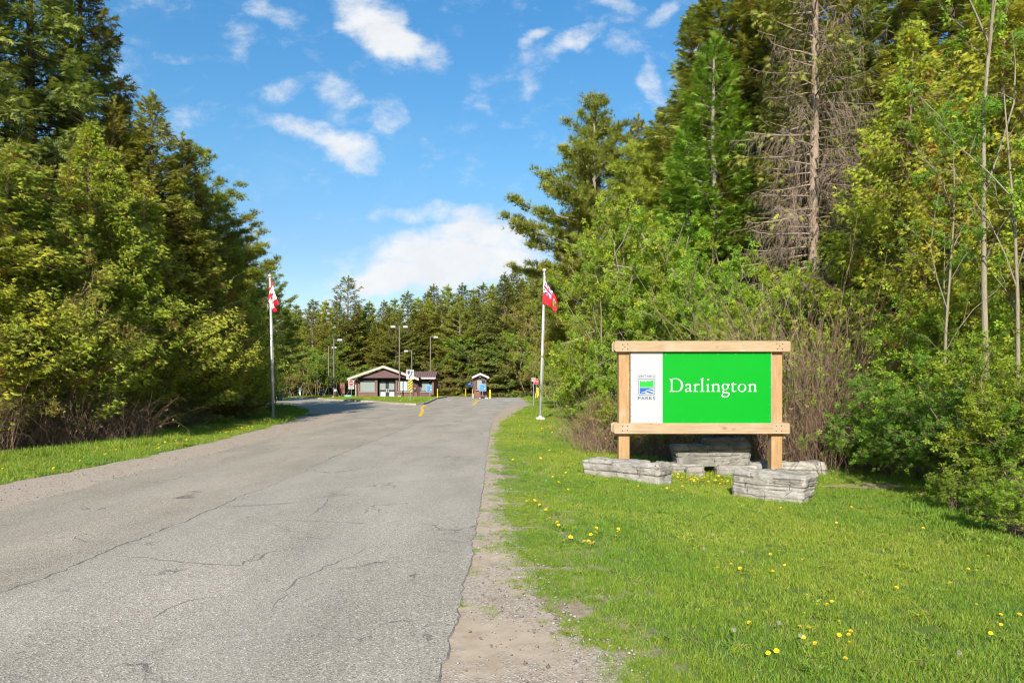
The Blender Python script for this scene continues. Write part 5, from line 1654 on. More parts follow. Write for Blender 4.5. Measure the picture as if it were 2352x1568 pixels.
def block(name, L, Wd, Hh, seed, layers, cell=.013, rough=1.0, taper=(0, 0), name_mesh=None, undercut=0.0):
    """layered block of limestone, base centre at the origin; cracks between the beds are cut in"""
    rng = np.random.default_rng(seed)
    nx, ny, nz = max(6, int(L / cell)), max(5, int(Wd / cell / 1.6)), max(4, int(Hh / cell))
    bm = bmesh.new(); idx = {}
    def vert(i, j, k):
        key = (i, j, k)
        if key not in idx: idx[key] = bm.verts.new((i / nx - .5, j / ny - .5, k / nz))
        return idx[key]
    for i in range(nx):
        for k in range(nz):
            bm.faces.new((vert(i, 0, k), vert(i + 1, 0, k), vert(i + 1, 0, k + 1), vert(i, 0, k + 1)))
            bm.faces.new((vert(i, ny, k), vert(i, ny, k + 1), vert(i + 1, ny, k + 1), vert(i + 1, ny, k)))
        for j in range(ny):
            bm.faces.new((vert(i, j, nz), vert(i + 1, j, nz), vert(i + 1, j + 1, nz), vert(i, j + 1, nz)))
            bm.faces.new((vert(i, j, 0), vert(i, j + 1, 0), vert(i + 1, j + 1, 0), vert(i + 1, j, 0)))
    for j in range(ny):
        for k in range(nz):
            bm.faces.new((vert(0, j, k), vert(0, j, k + 1), vert(0, j + 1, k + 1), vert(0, j + 1, k)))
            bm.faces.new((vert(nx, j, k), vert(nx, j + 1, k), vert(nx, j + 1, k + 1), vert(nx, j, k + 1)))
    zb = np.array(layers); nl = len(zb) + 1
    off = rng.uniform(-.014, .008, nl) * rough
    vc = [np.sort(rng.uniform(-.5, .5, rng.integers(1, 4))) for _ in range(nl)]
    cr_vals = []
    bm.verts.ensure_lookup_table()
    sd_ = seed * 3.7
    for v in bm.verts:
        u, w_, z = v.co
        X, Y, Z = u * L, w_ * Wd, z * Hh
        wv = .035 * mnoise.noise(Vector((X * 2.1 + sd_, Y * 2.1, z * 2))) + .012 * mnoise.noise(Vector((X * 11 + sd_, Y * 9, z * 3)))
        zz = z + wv
        li = int(np.searchsorted(zb, zz)); dist = np.min(np.abs(zb - zz)) * Hh if len(zb) else 9
        gate = mnoise.noise(Vector((X * 3 + sd_, Y * 3, round(zz * 7) * 1.3)))
        open_ = 1 if gate > -.12 else .1
        crk = max(0, 1 - dist / .013) * open_
        uu = u + .03 * mnoise.noise(Vector((X * 6, Z * 9, sd_))) + .02 * mnoise.noise(Vector((X * 20, Z * 22, sd_)))
        if abs(w_) > .49:
            dv = np.min(np.abs(vc[li] - uu)) * L
            crk = max(crk, max(0, 1 - dv / .012) * (1 if gate > -.1 else .3))
        cx, cy = (1 if abs(u) > .499 else 0) * math.copysign(1, u), (1 if abs(w_) > .499 else 0) * math.copysign(1, w_)
        n = Vector((cx, cy, 1 if z > .999 else (-.3 if z < .001 else 0)))
        big = .030 * mnoise.noise(Vector((X * 2.4 + sd_, Y * 2.4, Z * 3))) + .014 * mnoise.noise(Vector((X * 8, Y * 8 + sd_, Z * 14))) + .006 * mnoise.noise(Vector((X * 30, Y * 30, Z * 45 + sd_)))
        face_off = off[li] + big * rough - crk * .03
        # broken, rounded edges
        ex = min(.5 - abs(u), 1) * L; ey = (.5 - abs(w_)) * Wd; ez = (1 - z) * Hh
        rnd = 0
        for aa, bb in ((ex, ey), (ex, ez), (ey, ez)):
            rnd = max(rnd, max(0, .045 - math.hypot(aa, bb)))
        pos = Vector((X, Y, Z))
        pos += Vector((n.x, n.y, 0)) * face_off
        if z > .999: pos.z += big * .8 * rough + (.012 * (1 if mnoise.noise(Vector((X * 3.3, Y * 4, sd_ + 9))) > 0 else -1)) * rough
        pos -= Vector((math.copysign(1, u) * (1 if ex < .045 else 0), math.copysign(1, w_) * (1 if ey < .045 else 0), 1 if ez < .045 else 0)) * rnd * .55
        pos.x += taper[0] * (z - .5) * (1 if u > 0 else -1); pos.x += taper[1] * (z - .5)
        if undercut: pos.y += undercut * (1 - z) * (-1 if w_ > 0 else 1)
        v.co = pos
        cr_vals.append(min(1, crk))
    bm.verts.index_update()
    me = bpy.data.meshes.new(name); bm.to_mesh(me); bm.free()
    at = me.attributes.new('crack', 'FLOAT', 'POINT'); at.data.foreach_set('value', np.array(cr_vals, np.float32))
    me.shade_smooth()
    return me


def put_block(name, me, loc, rz, label, rot=(0, 0), mat=None):
    o = link(name, me, None, mat or M_STONE); o.location = loc; o.rotation_euler = (rot[0], rot[1], rz)
    tag(o, label, 'rock', 'limestone blocks under the sign')
    return o


def at_px(px, Y): return (px - 512) / FPX * Y
XZ = lambda zx, Y: ((2300 + zx / 2.063 - 2048) / (4 * FPX / Y))
# left front block: near face runs from 12.45 m (left) to 11.3 m (right)
A = Vector((XZ(70, 12.15), 12.15)); B = Vector((XZ(733, 11.1), 11.1)); dv = (B - A); rz = math.atan2(dv.y, dv.x)
mid_ = (A + B) / 2 + Vector((-dv.y, dv.x)).normalized() * .21
put_block('limestone_block', block('limestone_block', dv.length * .95, .5, .49, 3, [.30, .62, .86], taper=(.05, -.05)), (mid_.x - .03, mid_.y, -.20), rz, 'long pale limestone block at the foot of the left sign post')
A = Vector((XZ(1308, 10.6), 10.6)); B = Vector((XZ(1905, 9.85), 9.85)); dv = (B - A); rz = math.atan2(dv.y, dv.x)
mid_ = (A + B) / 2 + Vector((-dv.y, dv.x)).normalized() * .24
put_block('limestone_block', block('limestone_block', dv.length, .55, .48, 8, [.30, .50, .62, .70, .77, .84], taper=(.05, .05)), (mid_.x - .03, mid_.y, -.20), rz, 'pale layered limestone block in front of the right sign post')
Yb = 13.0
put_block('limestone_block', block('limestone_block', 2.05, .42, .28, 12, [.5, .8], rough=.8), (XZ(1600, Yb) + .05, Yb + .1, -.15), -.02, 'grey limestone block behind the right sign post').location.z = -.16
put_block('limestone_block', block('limestone_block', .80, .34, .24, 14, [.35, .7], rough=.6), (XZ(1290, 12.75) + .1, 12.75, -.15), .0, 'small limestone block carrying the right end of the tilted slab')
put_block('limestone_block', block('limestone_block', .95, .34, .27, 15, [.3, .62, .85], rough=.6), (XZ(850, 12.8), 12.85, -.15), .03, 'buff limestone block behind the clump of dandelions')
put_block('limestone_block', block('limestone_block', .34, .26, .25, 16, [.55], rough=.5), (XZ(990, 12.5), 12.52, -.15), -.05, 'small white limestone block carrying the left end of the tilted slab')
me = block('stone_slab', 1.42, .46, .42, 21, [.45, .72], rough=.9, taper=(.05, .0))
sl = put_block('stone_slab', me, (XZ(1124, 13.0), 13.02, .07), .0, 'tilted limestone slab, shade darkened into its colour, lying on two blocks behind the sign panel', (0, -.035), M_STONED)
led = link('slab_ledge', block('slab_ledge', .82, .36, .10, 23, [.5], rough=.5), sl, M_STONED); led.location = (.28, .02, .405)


# ------------------------------------------------------------------ flagpoles and flags
STEEL = plain('brushed_pole', (.58, .58, .59), .38, .35, var=.05)
CONC = plain('concrete_base', (.55, .52, .48), .9, var=.2, bump=.4)
F_RED = plain('red_cloth', (.50, .006, .016), .75, var=.05)
F_WHITE = plain('white_cloth', (.52, .51, .53), .75, var=.03)
F_BLUE = plain('blue_cloth', (.015, .03, .28), .75, var=.05)
F_GRN = plain('green_cloth', (.01, .22, .06), .75)
F_YELL = plain('yellow_cloth', (.72, .52, .02), .75)
for fm in (F_RED, F_WHITE, F_BLUE, F_GRN, F_YELL):
    fm.use_backface_culling = False


def flagpole(base, top, label):
    X, Y = base
    e = thing('flagpole', (X, Y, 0), label, 'flagpole')
    og = (X, Y, 0)
    tx, tz = top
    MB(og).tube([(X, Y, .1), (X + (tx - X) * .5, Y, tz * .5), (tx, Y, tz)], [.062, .052, .036], 16).build('pole', STEEL, e, smooth=True)
    MB(og).box(X - .19, X + .19, Y - .19, Y + .19, -.1, .13).build('base', CONC, e, .03)
    MB(og).tube([(X, Y, .13), (X, Y, .2)], [.09, .085], 14).build('collar', STEEL, e)
    MB(og).tube([(tx, Y, tz - .02), (tx, Y, tz + .1)], [.05, .028], 12).build('truck', STEEL, e)
    MB(og).ball((tx, Y, tz + .16), .085, 16).build('finial', STEEL, e, smooth=True)
    MB(og).tube([(X + .09, Y - .05, .9), (tx + .055, Y - .05, tz - .1)], .006, 4).build('halyard', F_WHITE, e)
    return e


flagpole(gp(273, 420), (at_px(270.2, 30.4), EYE + (384 - 279) / FPX * 30.4), 'steel flagpole on the left verge carrying the maple leaf flag')
flagpole(gp(540.3, 419.6), (at_px(544.4, 30.7), EYE + (384 - 273.5) / FPX * 30.7), 'steel flagpole on the right lawn carrying the red ensign')

LEAF = [(.5, .0), (.535, .085), (.60, .05), (.58, .21), (.66, .13), (.685, .18), (.77, .165), (.745, .25), (.79, .275), (.66, .40), (.675, .445), (.525, .42), (.53, .62), (.47, .62), (.475, .42), (.325, .445), (.34, .40), (.21, .275), (.255, .25), (.23, .165), (.315, .18), (.34, .13), (.42, .21), (.40, .05), (.465, .085)]


def inside(poly, x, y):
    r_ = False; j = len(poly) - 1
    for i in range(len(poly)):
        if (poly[i][1] > y) != (poly[j][1] > y) and x < (poly[j][0] - poly[i][0]) * (y - poly[i][1]) / (poly[j][1] - poly[i][1]) + poly[i][0]: r_ = not r_
        j = i
    return r_


def canada(u, v):
    if u < .25 or u > .75: return 0
    # leaf, point up = towards v = 0; flag is 2:1
    x = (u - .5) * 2 * .92 + .5; y = (v - .12) * .84
    return 0 if inside(LEAF, x, y) else 1


def ensign(u, v):
    if u < .5 and v < .5:
        a, b = u / .5 - .5, (v / .5 - .5)
        A_, B_ = a * 2, b          # real proportions 2:1
        if abs(A_) < .10 or abs(B_) < .10: return 0
        if abs(A_) < .17 or abs(B_) < .17: return 1
        d = abs(abs(B_) * 2 - abs(A_)) / 2.236
        s = (abs(B_) * 2 - abs(A_)) * (1 if A_ * B_ > 0 else -1)
        if d < .035 and s > 0: return 0
        if d < .10: return 1
        return 2
    x, y = (u - .75) / .115, (v - .5) / .27
    if abs(x) < 1 and y > -1 and y < 1:
        lim = 1 if y < .1 else math.sqrt(max(0, 1 - ((y - .1) / .9) ** 2))
        if abs(x) < lim:
            if y < -.3: return 0 if (abs(x) < .16 or abs(y + .65) < .10) else 1
            if (abs(x) < .16 and -.1 < y < .65) or (abs(x - .45) < .17 and .0 < y < .35) or (abs(x + .45) < .17 and .0 < y < .35) or abs(y - .45) < .08 and abs(x) < .4: return 4
            return 3
    return 0


def flag(name, surf, colf, mats, parent_loc, label, nu=110, nv=56):
    V, Fc, mi = [], [], []
    for j in range(nv + 1):
        for i in range(nu + 1):
            V.append(Vector(surf(i / nu, j / nv)) - Vector(parent_loc))
    for j in range(nv):
        for i in range(nu):
            k = j * (nu + 1) + i
            Fc.append((k, k + 1, k + nu + 2, k + nu + 1)); mi.append(colf((i + .5) / nu, (j + .5) / nv))
    me = bpy.data.meshes.new(name); me.from_pydata(V, [], Fc)
    for m_ in mats: me.materials.append(m_)
    me.polygons.foreach_set('material_index', mi); me.shade_smooth()
    o = link(name, me); o.location = parent_loc
    so = o.modifiers.new('thick', 'SOLIDIFY'); so.thickness = .004
    tag(o, label, 'flag')
    return o


YF = 30.4
def PXZ(px, py, Y): return (at_px(px, Y), EYE + (384 - py) / FPX * Y)
# limp maple leaf flag: hoist at the top left, fly hanging down
A0 = Vector(PXZ(271.0, 277.3, YF)); B0 = Vector(PXZ(278.9, 304.5, YF)); C0 = Vector(PXZ(278.3, 313.0, YF)); D0 = Vector(PXZ(268.2, 297.5, YF))
def surf_c(u, v):
    p_ = (A0 * (1 - u) + B0 * u) * (1 - v) + (D0 * (1 - u) + C0 * u) * v
    x, z = p_
    y = YF - .09 + .16 * math.sin(v * 8.5 + u * 1.5) * (.25 + .75 * u) * .8 - .22 * u + .05 * math.sin(u * 9 + v * 3)
    x += .05 * math.sin(v * 8.5 + 1.0 + u * 1.2) * (.3 + .7 * u)
    x += -.05 * math.sin(math.pi * u) * v
    return (x, y, z)
flag('national_flag', surf_c, canada, [F_RED, F_WHITE], (A0.x, YF, A0.y), 'red and white maple leaf flag hanging limp on the left pole')
YE = 30.7
A1 = Vector(PXZ(545.5, 280.4, YE)); B1 = Vector(PXZ(558.2, 304.2, YE)); C1 = Vector(PXZ(555.6, 312.2, YE)); D1 = Vector(PXZ(542.2, 303.0, YE))
A1 = Vector(PXZ(545.2, 280.2, YE))
def surf_e(u, v):
    p_ = (A1 * (1 - u) + B1 * u) * (1 - v) + (D1 * (1 - u) + C1 * u) * v
    x, z = p_
    x += .05 * math.sin(math.pi * u) * (1 - v) - .02 * math.sin(math.pi * v) * (1 - u)
    z += .06 * math.sin(math.pi * u) * v
    y = YE - .1 + .11 * math.sin(u * 7 + v * 2.4) * (.2 + .8 * u) - .12 * u
    return (x, y, z)
flag('provincial_flag', surf_e, ensign, [F_RED, F_WHITE, F_BLUE, F_GRN, F_YELL], (A1.x, YE, A1.y), 'red ensign with union canton and green shield on the right pole')


# ------------------------------------------------------------------ gatehouse
BY = 81.6
BS = 4 * FPX / BY
def bx_(x): return (1380 + x / 5.88 - 2048) / BS
def bz_(y): return EYE - (1400 + y / 5.88 - 1536) / BS

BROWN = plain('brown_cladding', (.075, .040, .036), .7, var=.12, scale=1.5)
BROWNR = plain('red_brown_cladding', (.17, .085, .062), .8, var=.2, scale=2.5)
PLUM = plain('plum_painted_wall', (.11, .055, .055), .7, var=.1)
BLACK = plain('black_frame', (.016, .015, .016), .5)
FASC = plain('cream_fascia', (.34, .325, .28), .7, var=.08)
FASCW = plain('white_gutter', (.35, .345, .33), .5, var=.05)
ROOFM = plain('brown_metal_roof', (.17, .105, .095), .5, .2, var=.08)
ROOFS = plain('brown_shingle_roof', (.11, .075, .06), .9, var=.2)
BLIND = plain('drawn_blind', (.33, .35, .33), .8, var=.04)
GREYP = plain('grey_kick_plate', (.45, .47, .47), .5, var=.04)
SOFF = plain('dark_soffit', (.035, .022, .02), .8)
SILL = plain('grey_sill', (.33, .28, .25), .7)
m, t, p, out = new_mat('window_glass')
p.inputs['Base Color'].default_value = (.10, .13, .12, 1); p.inputs['Roughness'].default_value = .04; p.inputs['Specular IOR Level'].default_value = .6
p.inputs['Transmission Weight'].default_value = .0
GLASS = m
m, t, p, out = new_mat('window_glass_pale')
p.inputs['Base Color'].default_value = (.22, .255, .24, 1); p.inputs['Roughness'].default_value = .10; p.inputs['Specular IOR Level'].default_value = .6
GLASSP = m

gx0 = (bx_(240) + bx_(2085)) / 2
OGH = (gx0, BY, .13)
gh = thing('gatehouse', OGH, 'low brown park gatehouse with a broad gable and glazed double door', 'building')
ZF = .13
DEP = 7.0
# main body walls
mb = MB(OGH)
mb.box(bx_(300), bx_(765), BY, BY + .12, bz_(1000), bz_(640) + .0)          # left front bay carcass
mb.box(bx_(1190), bx_(1700), BY, BY + .12, bz_(1000), bz_(640))
mb.box(bx_(300), bx_(310), BY + .12, BY + DEP, ZF - .1, bz_(650))
mb.box(bx_(1690), bx_(1700), BY + .12, BY + DEP, ZF - .1, bz_(650))
mb.box(bx_(310), bx_(1690), BY + DEP - .12, BY + DEP, ZF - .1, bz_(650))
mb.build('wall', BROWN, gh)
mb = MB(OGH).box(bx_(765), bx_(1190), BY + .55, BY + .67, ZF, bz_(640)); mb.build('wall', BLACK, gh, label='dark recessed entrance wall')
# low battened panels
def battens(x0, x1, z0, z1, y, parent, org, mat=BROWNR, pitch=.13):
    MB(org).box(x0, x1, y - .012, y + .1, z0, z1).build('dado_panel', mat, parent)
    mb = MB(org); n = max(2, int((x1 - x0) / pitch))
    for k in range(n):
        c_ = x0 + (k + .5) * (x1 - x0) / n
        mb.box(c_ - .033, c_ + .033, y - .045, y - .0125, z0, z1)
    o = mb.build('battens', mat, parent); o['kind'] = 'stuff'
battens(bx_(300), bx_(765), ZF - .1, bz_(1000) - .003, BY - .02, gh, OGH)
battens(bx_(1190), bx_(1600), ZF - .1, bz_(1000) - .003, BY - .02, gh, OGH)
battens(bx_(1622), bx_(1700), ZF - .1, bz_(1000) - .003, BY - .02, gh, OGH)
for x0, x1 in ((300, 345), (715, 765), (1190, 1235), (1598, 1620)):
    MB(OGH).box(bx_(x0), bx_(x1), BY - .10, BY - .002, bz_(1000), bz_(650)).build('pilaster', BROWNR if x0 != 1598 else BROWN, gh)


def window(x0, x1, yt, yb, Y, parent, org, glass, blind=True, fx=bx_, fz_=bz_, head=None, name='window'):
    X0, X1, Z0, Z1 = fx(x0), fx(x1), fz_(yb), fz_(yt)
    fr = MB(org); w = .07
    fr.box(X0, X1, Y - .07, Y - .015, Z1 - w, Z1).box(X0, X1, Y - .07, Y - .015, Z0, Z0 + w).box(X0, X0 + w, Y - .07, Y - .015, Z0 + w + .001, Z1 - w - .001).box(X1 - w, X1, Y - .07, Y - .015, Z0 + w + .001, Z1 - w - .001)
    f = fr.build(name, BLACK, parent)
    MB(org).box(X0 + w + .001, X1 - w - .001, Y - .045, Y - .03, Z0 + w + .001, Z1 - w - .001).build('pane', glass, f)
    MB(org).box(X0 - .02, X1 + .02, Y - .14, Y - .012, Z0 - .09, Z0 - .004).build('sill', SILL, f)
    if head:
        MB(org).box(X0, X1, Y - .06, Y - .015, Z1 + .003, fz_(head)).build('header_panel', BLACK, f)
    return f


window(345, 715, 730, 975, BY, gh, OGH, GLASSP, head=652)
window(1238, 1598, 715, 965, BY, gh, OGH, GLASSP, head=652)
# notices inside the right window
for x0, x1, y0, y1 in ((1310, 1445, 725, 945),):
    MB(OGH).box(bx_(x0), bx_(x1), BY - .052, BY - .048, bz_(y1), bz_(y0)).build('poster', plain('pale_poster', (.52, .62, .60), .5, var=.3, scale=4), gh)
for (a, b) in ((600, 947), (693, 942), (1253, 933)):
    MB(OGH).box(bx_(a) - .04, bx_(a) + .04, BY - .053, BY - .049, bz_(b) - .03, bz_(b) + .03).build('sticker', WHITE, gh)
# double door in the recess
for k, (x0, x1) in enumerate(((770, 962), (968, 1180))):
    Yd = BY + .50
    X0, X1 = bx_(x0), bx_(x1)
    d = MB(OGH).box(X0, X1, Yd - .03, Yd + .03, ZF, bz_(690)).build('door', BLACK, gh)
    g0, g1 = (805, 935) if k == 0 else (1015, 1142)
    MB(OGH).box(bx_(g0), bx_(g1), Yd - .036, Yd - .031, bz_(925), bz_(735)).build('pane', GLASSP, d)
    MB(OGH).box(bx_(g0 + 12), bx_(g1), Yd - .036, Yd - .031, bz_(1090), bz_(975)).build('kick_plate', GREYP, d)
    MB(OGH).box(bx_(g0), bx_(g1), Yd - .04, Yd - .031, bz_(1058) - .02, bz_(1050)).build('kick_rail', GREYP, d)
    hx = 955 if k == 0 else 998
    MB(OGH).box(bx_(hx - 9), bx_(hx + 9), Yd - .09, Yd - .032, bz_(985), bz_(900)).build('handle', WHITE, d)
    MB(OGH).box(bx_(g0 + 40), bx_(g1 - 35), Yd - .041, Yd - .0365, bz_(916), bz_(906)).build('letter_slot', WHITE, d)
MB(OGH).box(bx_(1105), bx_(1122), BY + .46, BY + .4635, bz_(850), bz_(820)).build('sticker', WHITE, gh)
# gable
ridge, el, er = (bx_(935), bz_(358)), (bx_(103), bz_(650)), (bx_(1765), bz_(655))
FW = .28
OV = 1.3
gab = [(bx_(330), bz_(640)), (bx_(935), bz_(405) - .12), (bx_(1545), bz_(640))]
MB(OGH).prism([(bx_(300), bz_(650)), (bx_(1700), bz_(650)), (bx_(1700), bz_(640)), (ridge[0], bz_(440)), (bx_(300), bz_(640))], BY + .02, BY + .15).build('gable_panel', BROWN, gh)
# front screen under the gable, brought forward
MB(OGH).prism([(bx_(330), bz_(645)), (bx_(1545), bz_(645)), (ridge[0], bz_(455))], BY - .62, BY - .5).build('gable_panel', PLUM, gh)
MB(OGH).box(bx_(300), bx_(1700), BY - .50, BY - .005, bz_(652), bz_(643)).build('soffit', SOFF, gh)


def roof_half(a, b, z_off, y0, y1, th, mat, name):
    (xa, za), (xb, zb_) = a, b
    return MB(OGH).prism([(xa, za + z_off), (xb, zb_ + z_off), (xb, zb_ + z_off - th), (xa, za + z_off - th)], y0, y1).build(name, mat, gh)


for end in (el, er):
    roof_half(end, ridge, .0, BY - .98, BY + 1.3, .12, ROOFS, 'roof')
    roof_half(end, ridge, .012, BY - 1.06, BY - .985, .30, FASC, 'fascia')
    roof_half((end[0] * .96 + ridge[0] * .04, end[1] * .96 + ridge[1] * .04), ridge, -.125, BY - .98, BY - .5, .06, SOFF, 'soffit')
for px_ in (640, 1250):
    MB(OGH).tube([(bx_(px_), BY - .80, bz_(512)), (bx_(px_), BY - .80, bz_(545))], [.10, .05], 8).build('flood_lamp', WHITE, gh)
# eave brackets, gutter ends, downspouts
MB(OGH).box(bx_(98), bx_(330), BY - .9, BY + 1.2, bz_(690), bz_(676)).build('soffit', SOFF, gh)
MB(OGH).box(bx_(240), bx_(262), BY + .0, BY + .14, ZF - .1, bz_(690)).build('column', FASC, gh)
MB(OGH).box(bx_(266), bx_(290), BY - .14, BY - .01, ZF - .1, bz_(680)).build('column', BROWN, gh)
MB(OGH).tube([(bx_(1808), BY - .15, bz_(665)), (bx_(1722), BY - .14, bz_(712)), (bx_(1716), BY - .13, bz_(760)), (bx_(1715), BY - .13, ZF)], .04, 8).build('downspout', BROWN, gh)
MB(OGH).box(bx_(1600), bx_(1620), BY - .17, BY - .11, ZF, bz_(650)).build('column', BROWN, gh)
mbx = MB(OGH).box(bx_(1622), bx_(1678), BY - .16, BY - .002, bz_(935), bz_(875)).build('mailbox', BROWN, gh)
MB(OGH).box(bx_(1630), bx_(1670), BY - .165, BY - .161, bz_(898), bz_(885)).build('slot', FASC, mbx)
# right wing
MB(OGH).box(bx_(240), bx_(1702), BY + 1.31, BY + DEP + .3, bz_(655), bz_(640)).build('flat_roof', ROOFS, gh)
MB(OGH).prism([(BY + 1.25, bz_(632)), (BY + 1.25, bz_(560)), (BY + 2.2, bz_(510)), (BY + 5.2, bz_(632))], bx_(700), bx_(1548), 'X').build('roof', ROOFM, gh)
WY = BY + .35
MB(OGH).box(bx_(1702), bx_(2085), WY, WY + .12, ZF - .1, bz_(680)).build('wall', PLUM, gh)
MB(OGH).box(bx_(2075), bx_(2085), WY + .12, WY + 4.5, ZF - .1, bz_(680)).build('wall', PLUM, gh)
MB(OGH).box(bx_(1702), bx_(2075), WY + 4.38, WY + 4.5, ZF - .1, bz_(680)).build('wall', PLUM, gh)
battens(bx_(1975), bx_(2085), ZF - .1, bz_(970), WY - .3, gh, OGH)
MB(OGH).box(bx_(2045), bx_(2085), WY - .35, WY - .22, bz_(968), bz_(690)).build('column', BROWNR, gh)
window(1775, 1985, 722, 962, WY, gh, OGH, GLASSP, head=690)
MB(OGH).box(bx_(1985), bx_(2042), WY - .1, WY - .02, bz_(800), bz_(725)).build('screen_box', BLACK, gh)
MB(OGH).tube([(bx_(1985), WY - .5, bz_(722)), (bx_(2036), WY - .5, bz_(700))], .05, 6).build('strip_light', WHITE, gh)
# standing seam roof of the wing: separate panels with proud ribs
xa, xb, zt_, ze_ = bx_(1545), bx_(2142), bz_(497), bz_(632)
npn = 11
for k in range(npn):
    a_, b_ = xa + (xb - xa) * k / npn, xa + (xb - xa) * (k + 1) / npn
    if b_ < bx_(1640): pass
    MB(OGH).quad((a_ + .004, WY - .9, ze_), (b_ - .004, WY - .9, ze_), (b_ - .004, WY + .9, zt_), (a_ + .004, WY + .9, zt_)).box(b_ - .018, b_ + .018, WY - .9, WY - .88, ze_, ze_ + .06).build('roof_panel', ROOFM, gh)
mb = MB(OGH)
for k in range(npn + 1):
    a_ = xa + (xb - xa) * k / npn
    mb.quad((a_ - .02, WY - .9, ze_ + .05), (a_ + .02, WY - .9, ze_ + .05), (a_ + .02, WY + .9, zt_ + .05), (a_ - .02, WY + .9, zt_ + .05))
    mb.quad((a_ - .02, WY - .9, ze_ - .01), (a_ - .02, WY - .9, ze_ + .05), (a_ - .02, WY + .9, zt_ + .05), (a_ - .02, WY + .9, zt_ - .01))
    mb.quad((a_ + .02, WY - .9, ze_ - .01), (a_ + .02, WY - .9, ze_ + .05), (a_ + .02, WY + .9, zt_ + .05), (a_ + .02, WY + .9, zt_ - .01))
o = mb.build('roof_ribs', BROWN, gh); o['kind'] = 'stuff'
MB(OGH).box(xa, xb, WY + .9, WY + 1.0, zt_ - .1, zt_ + .07).build('ridge_cap', BROWN, gh)
MB(OGH).prism([(WY - .88, ze_ - .02), (WY + .95, zt_ - .02), (WY + 4.9, ze_ - .02)], xb - .1, xb - .02, 'X').build('gable_panel', BROWN, gh)
MB(OGH).quad((xa, WY + .99, zt_), (xb, WY + .99, zt_), (xb, WY + 4.9, ze_), (xa, WY + 4.9, ze_)).build('roof', ROOFM, gh)
MB(OGH).box(bx_(1800), bx_(2146), WY - 1.0, WY - .905, bz_(658), bz_(632)).build('gutter', FASCW, gh)
MB(OGH).box(bx_(1815), bx_(2134), WY - .98, WY - .905, bz_(676), bz_(664)).build('fascia', FASCW, gh)
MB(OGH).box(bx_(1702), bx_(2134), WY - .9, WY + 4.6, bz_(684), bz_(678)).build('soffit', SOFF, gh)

# ------------------------------------------------------------------ pay kiosk
KY = 78.0
KS = 4 * FPX / KY
def kx(x): return (1860 + x / 11.2 - 2048) / KS
def kz(y): return EYE - (1460 + y / 11.2 - 1536) / KS
OK_ = (kx(690), KY, 0)
kk = thing('pay_kiosk', OK_, 'small brown pay kiosk with white gabled roof edge', 'kiosk')
MB(OK_).box(kx(372), kx(958), KY, KY + 1.8, kz(1150), kz(470)).build('wall', PLUM, kk)
battens(kx(392), kx(998), .0, kz(1160), KY - .05, kk, OK_, pitch=.1)
MB(OK_).box(kx(392) + .005, kx(998) - .005, KY + .05, KY + 1.9, 0, kz(1160)).build('wall', BROWNR, kk)
MB(OK_).prism([(kx(372), kz(471)), (kx(958), kz(471)), (kx(690), kz(345))], KY - .02, KY + .05).build('gable_panel', SOFF, kk)
for end in ((kx(318), kz(505)), (kx(1088), kz(500))):
    rg_ = (kx(690), kz(335))
    for (mt, y0, y1, th, off, nm) in ((FASCW, KY - .5, KY - .44, .26, .01, 'fascia'), (ROOFS, KY - .435, KY + 2.1, .10, 0, 'roof')):
        MB(OK_).prism([(end[0], end[1] + off), (rg_[0], rg_[1] + off), (rg_[0], rg_[1] + off - th), (end[0], end[1] + off - th)], y0, y1).build(nm, mt, kk)
window(515, 800, 625, 1080, KY, kk, OK_, GLASSP, fx=kx, fz_=kz)
MB(OK_).tube([(kx(685), KY - .3, kz(500)), (kx(685), KY - .3, kz(525))], [.07, .1], 8).build('lamp', WHITE, kk)
MB(OK_).box(kx(650), kx(1035), KY - .75, KY - .06, .0, kz(1440)).build('step', CONC, kk, .01)

SBLUE = plain('blue_sign_face', (.006, .16, .56), .45, var=.03)
GALV = plain('galvanised_steel', (.42, .44, .46), .45, .7, var=.08)
YPAINT = plain('yellow_paint', (.75, .50, .01), .5, var=.06)
SRED = plain('sign_red', (.62, .012, .02), .45, var=.02)
SBLK = plain('sign_black', (.015, .015, .018), .5)
SGRN = plain('dark_green_paint', (.02, .09, .07), .5)


def info_board(loc, x0, x1, z0, z1, Y, label, box=True):
    e = thing('info_sign', loc, label, 'sign')
    MB(loc).box(x0, x1, Y, Y + .03, z0, z1).build('sign_edge', WHITE, e)
    b = MB(loc).box(x0 + .035, x1 - .035, Y - .012, Y - .001, z0 + .035, z1 - .035).build('sign_face', SBLUE, e)
    w, h = x1 - x0, z1 - z0
    rr_ = random.Random(int(x0 * 100))
    for k in range(9):
        zc = z1 - h * (.10 + .088 * k)
        MB(loc).box(x0 + w * .12, x0 + w * (rr_.uniform(.45, .62) if 1 < k < 8 else .86), Y - .016, Y - .0125, zc - .008, zc + .008).build('text_line', WHITEP if k in (0, 8) else plain('pale_blue_print', (.20, .42, .72), .5), b)
    MB(loc).box(x0 + w * .66, x0 + w * .88, Y - .016, Y - .0125, z0 + h * .24, z0 + h * .46).build('notice', WHITEP, b)
    MB(loc).prism([(x0 + w * .66, z0 + h * .64), (x0 + w * .88, z0 + h * .64), (x0 + w * .83, z0 + h * .72), (x0 + w * .77, z0 + h * .77), (x0 + w * .71, z0 + h * .72)], Y - .016, Y - .0125).build('symbol', WHITEP, b)
    if box: MB(loc).box(x0 + w * .36, x0 + w * .80, Y + .0, Y + .15, z1 + .03, z1 + .44).build('screen_box', SBLK, e, .01)
    xm = (x0 + x1) / 2
    MB(loc).tube([(xm, Y + .05, loc[2]), (xm, Y + .05, z1 + .05)], .035, 8).build('post', GALV, e)
    return e


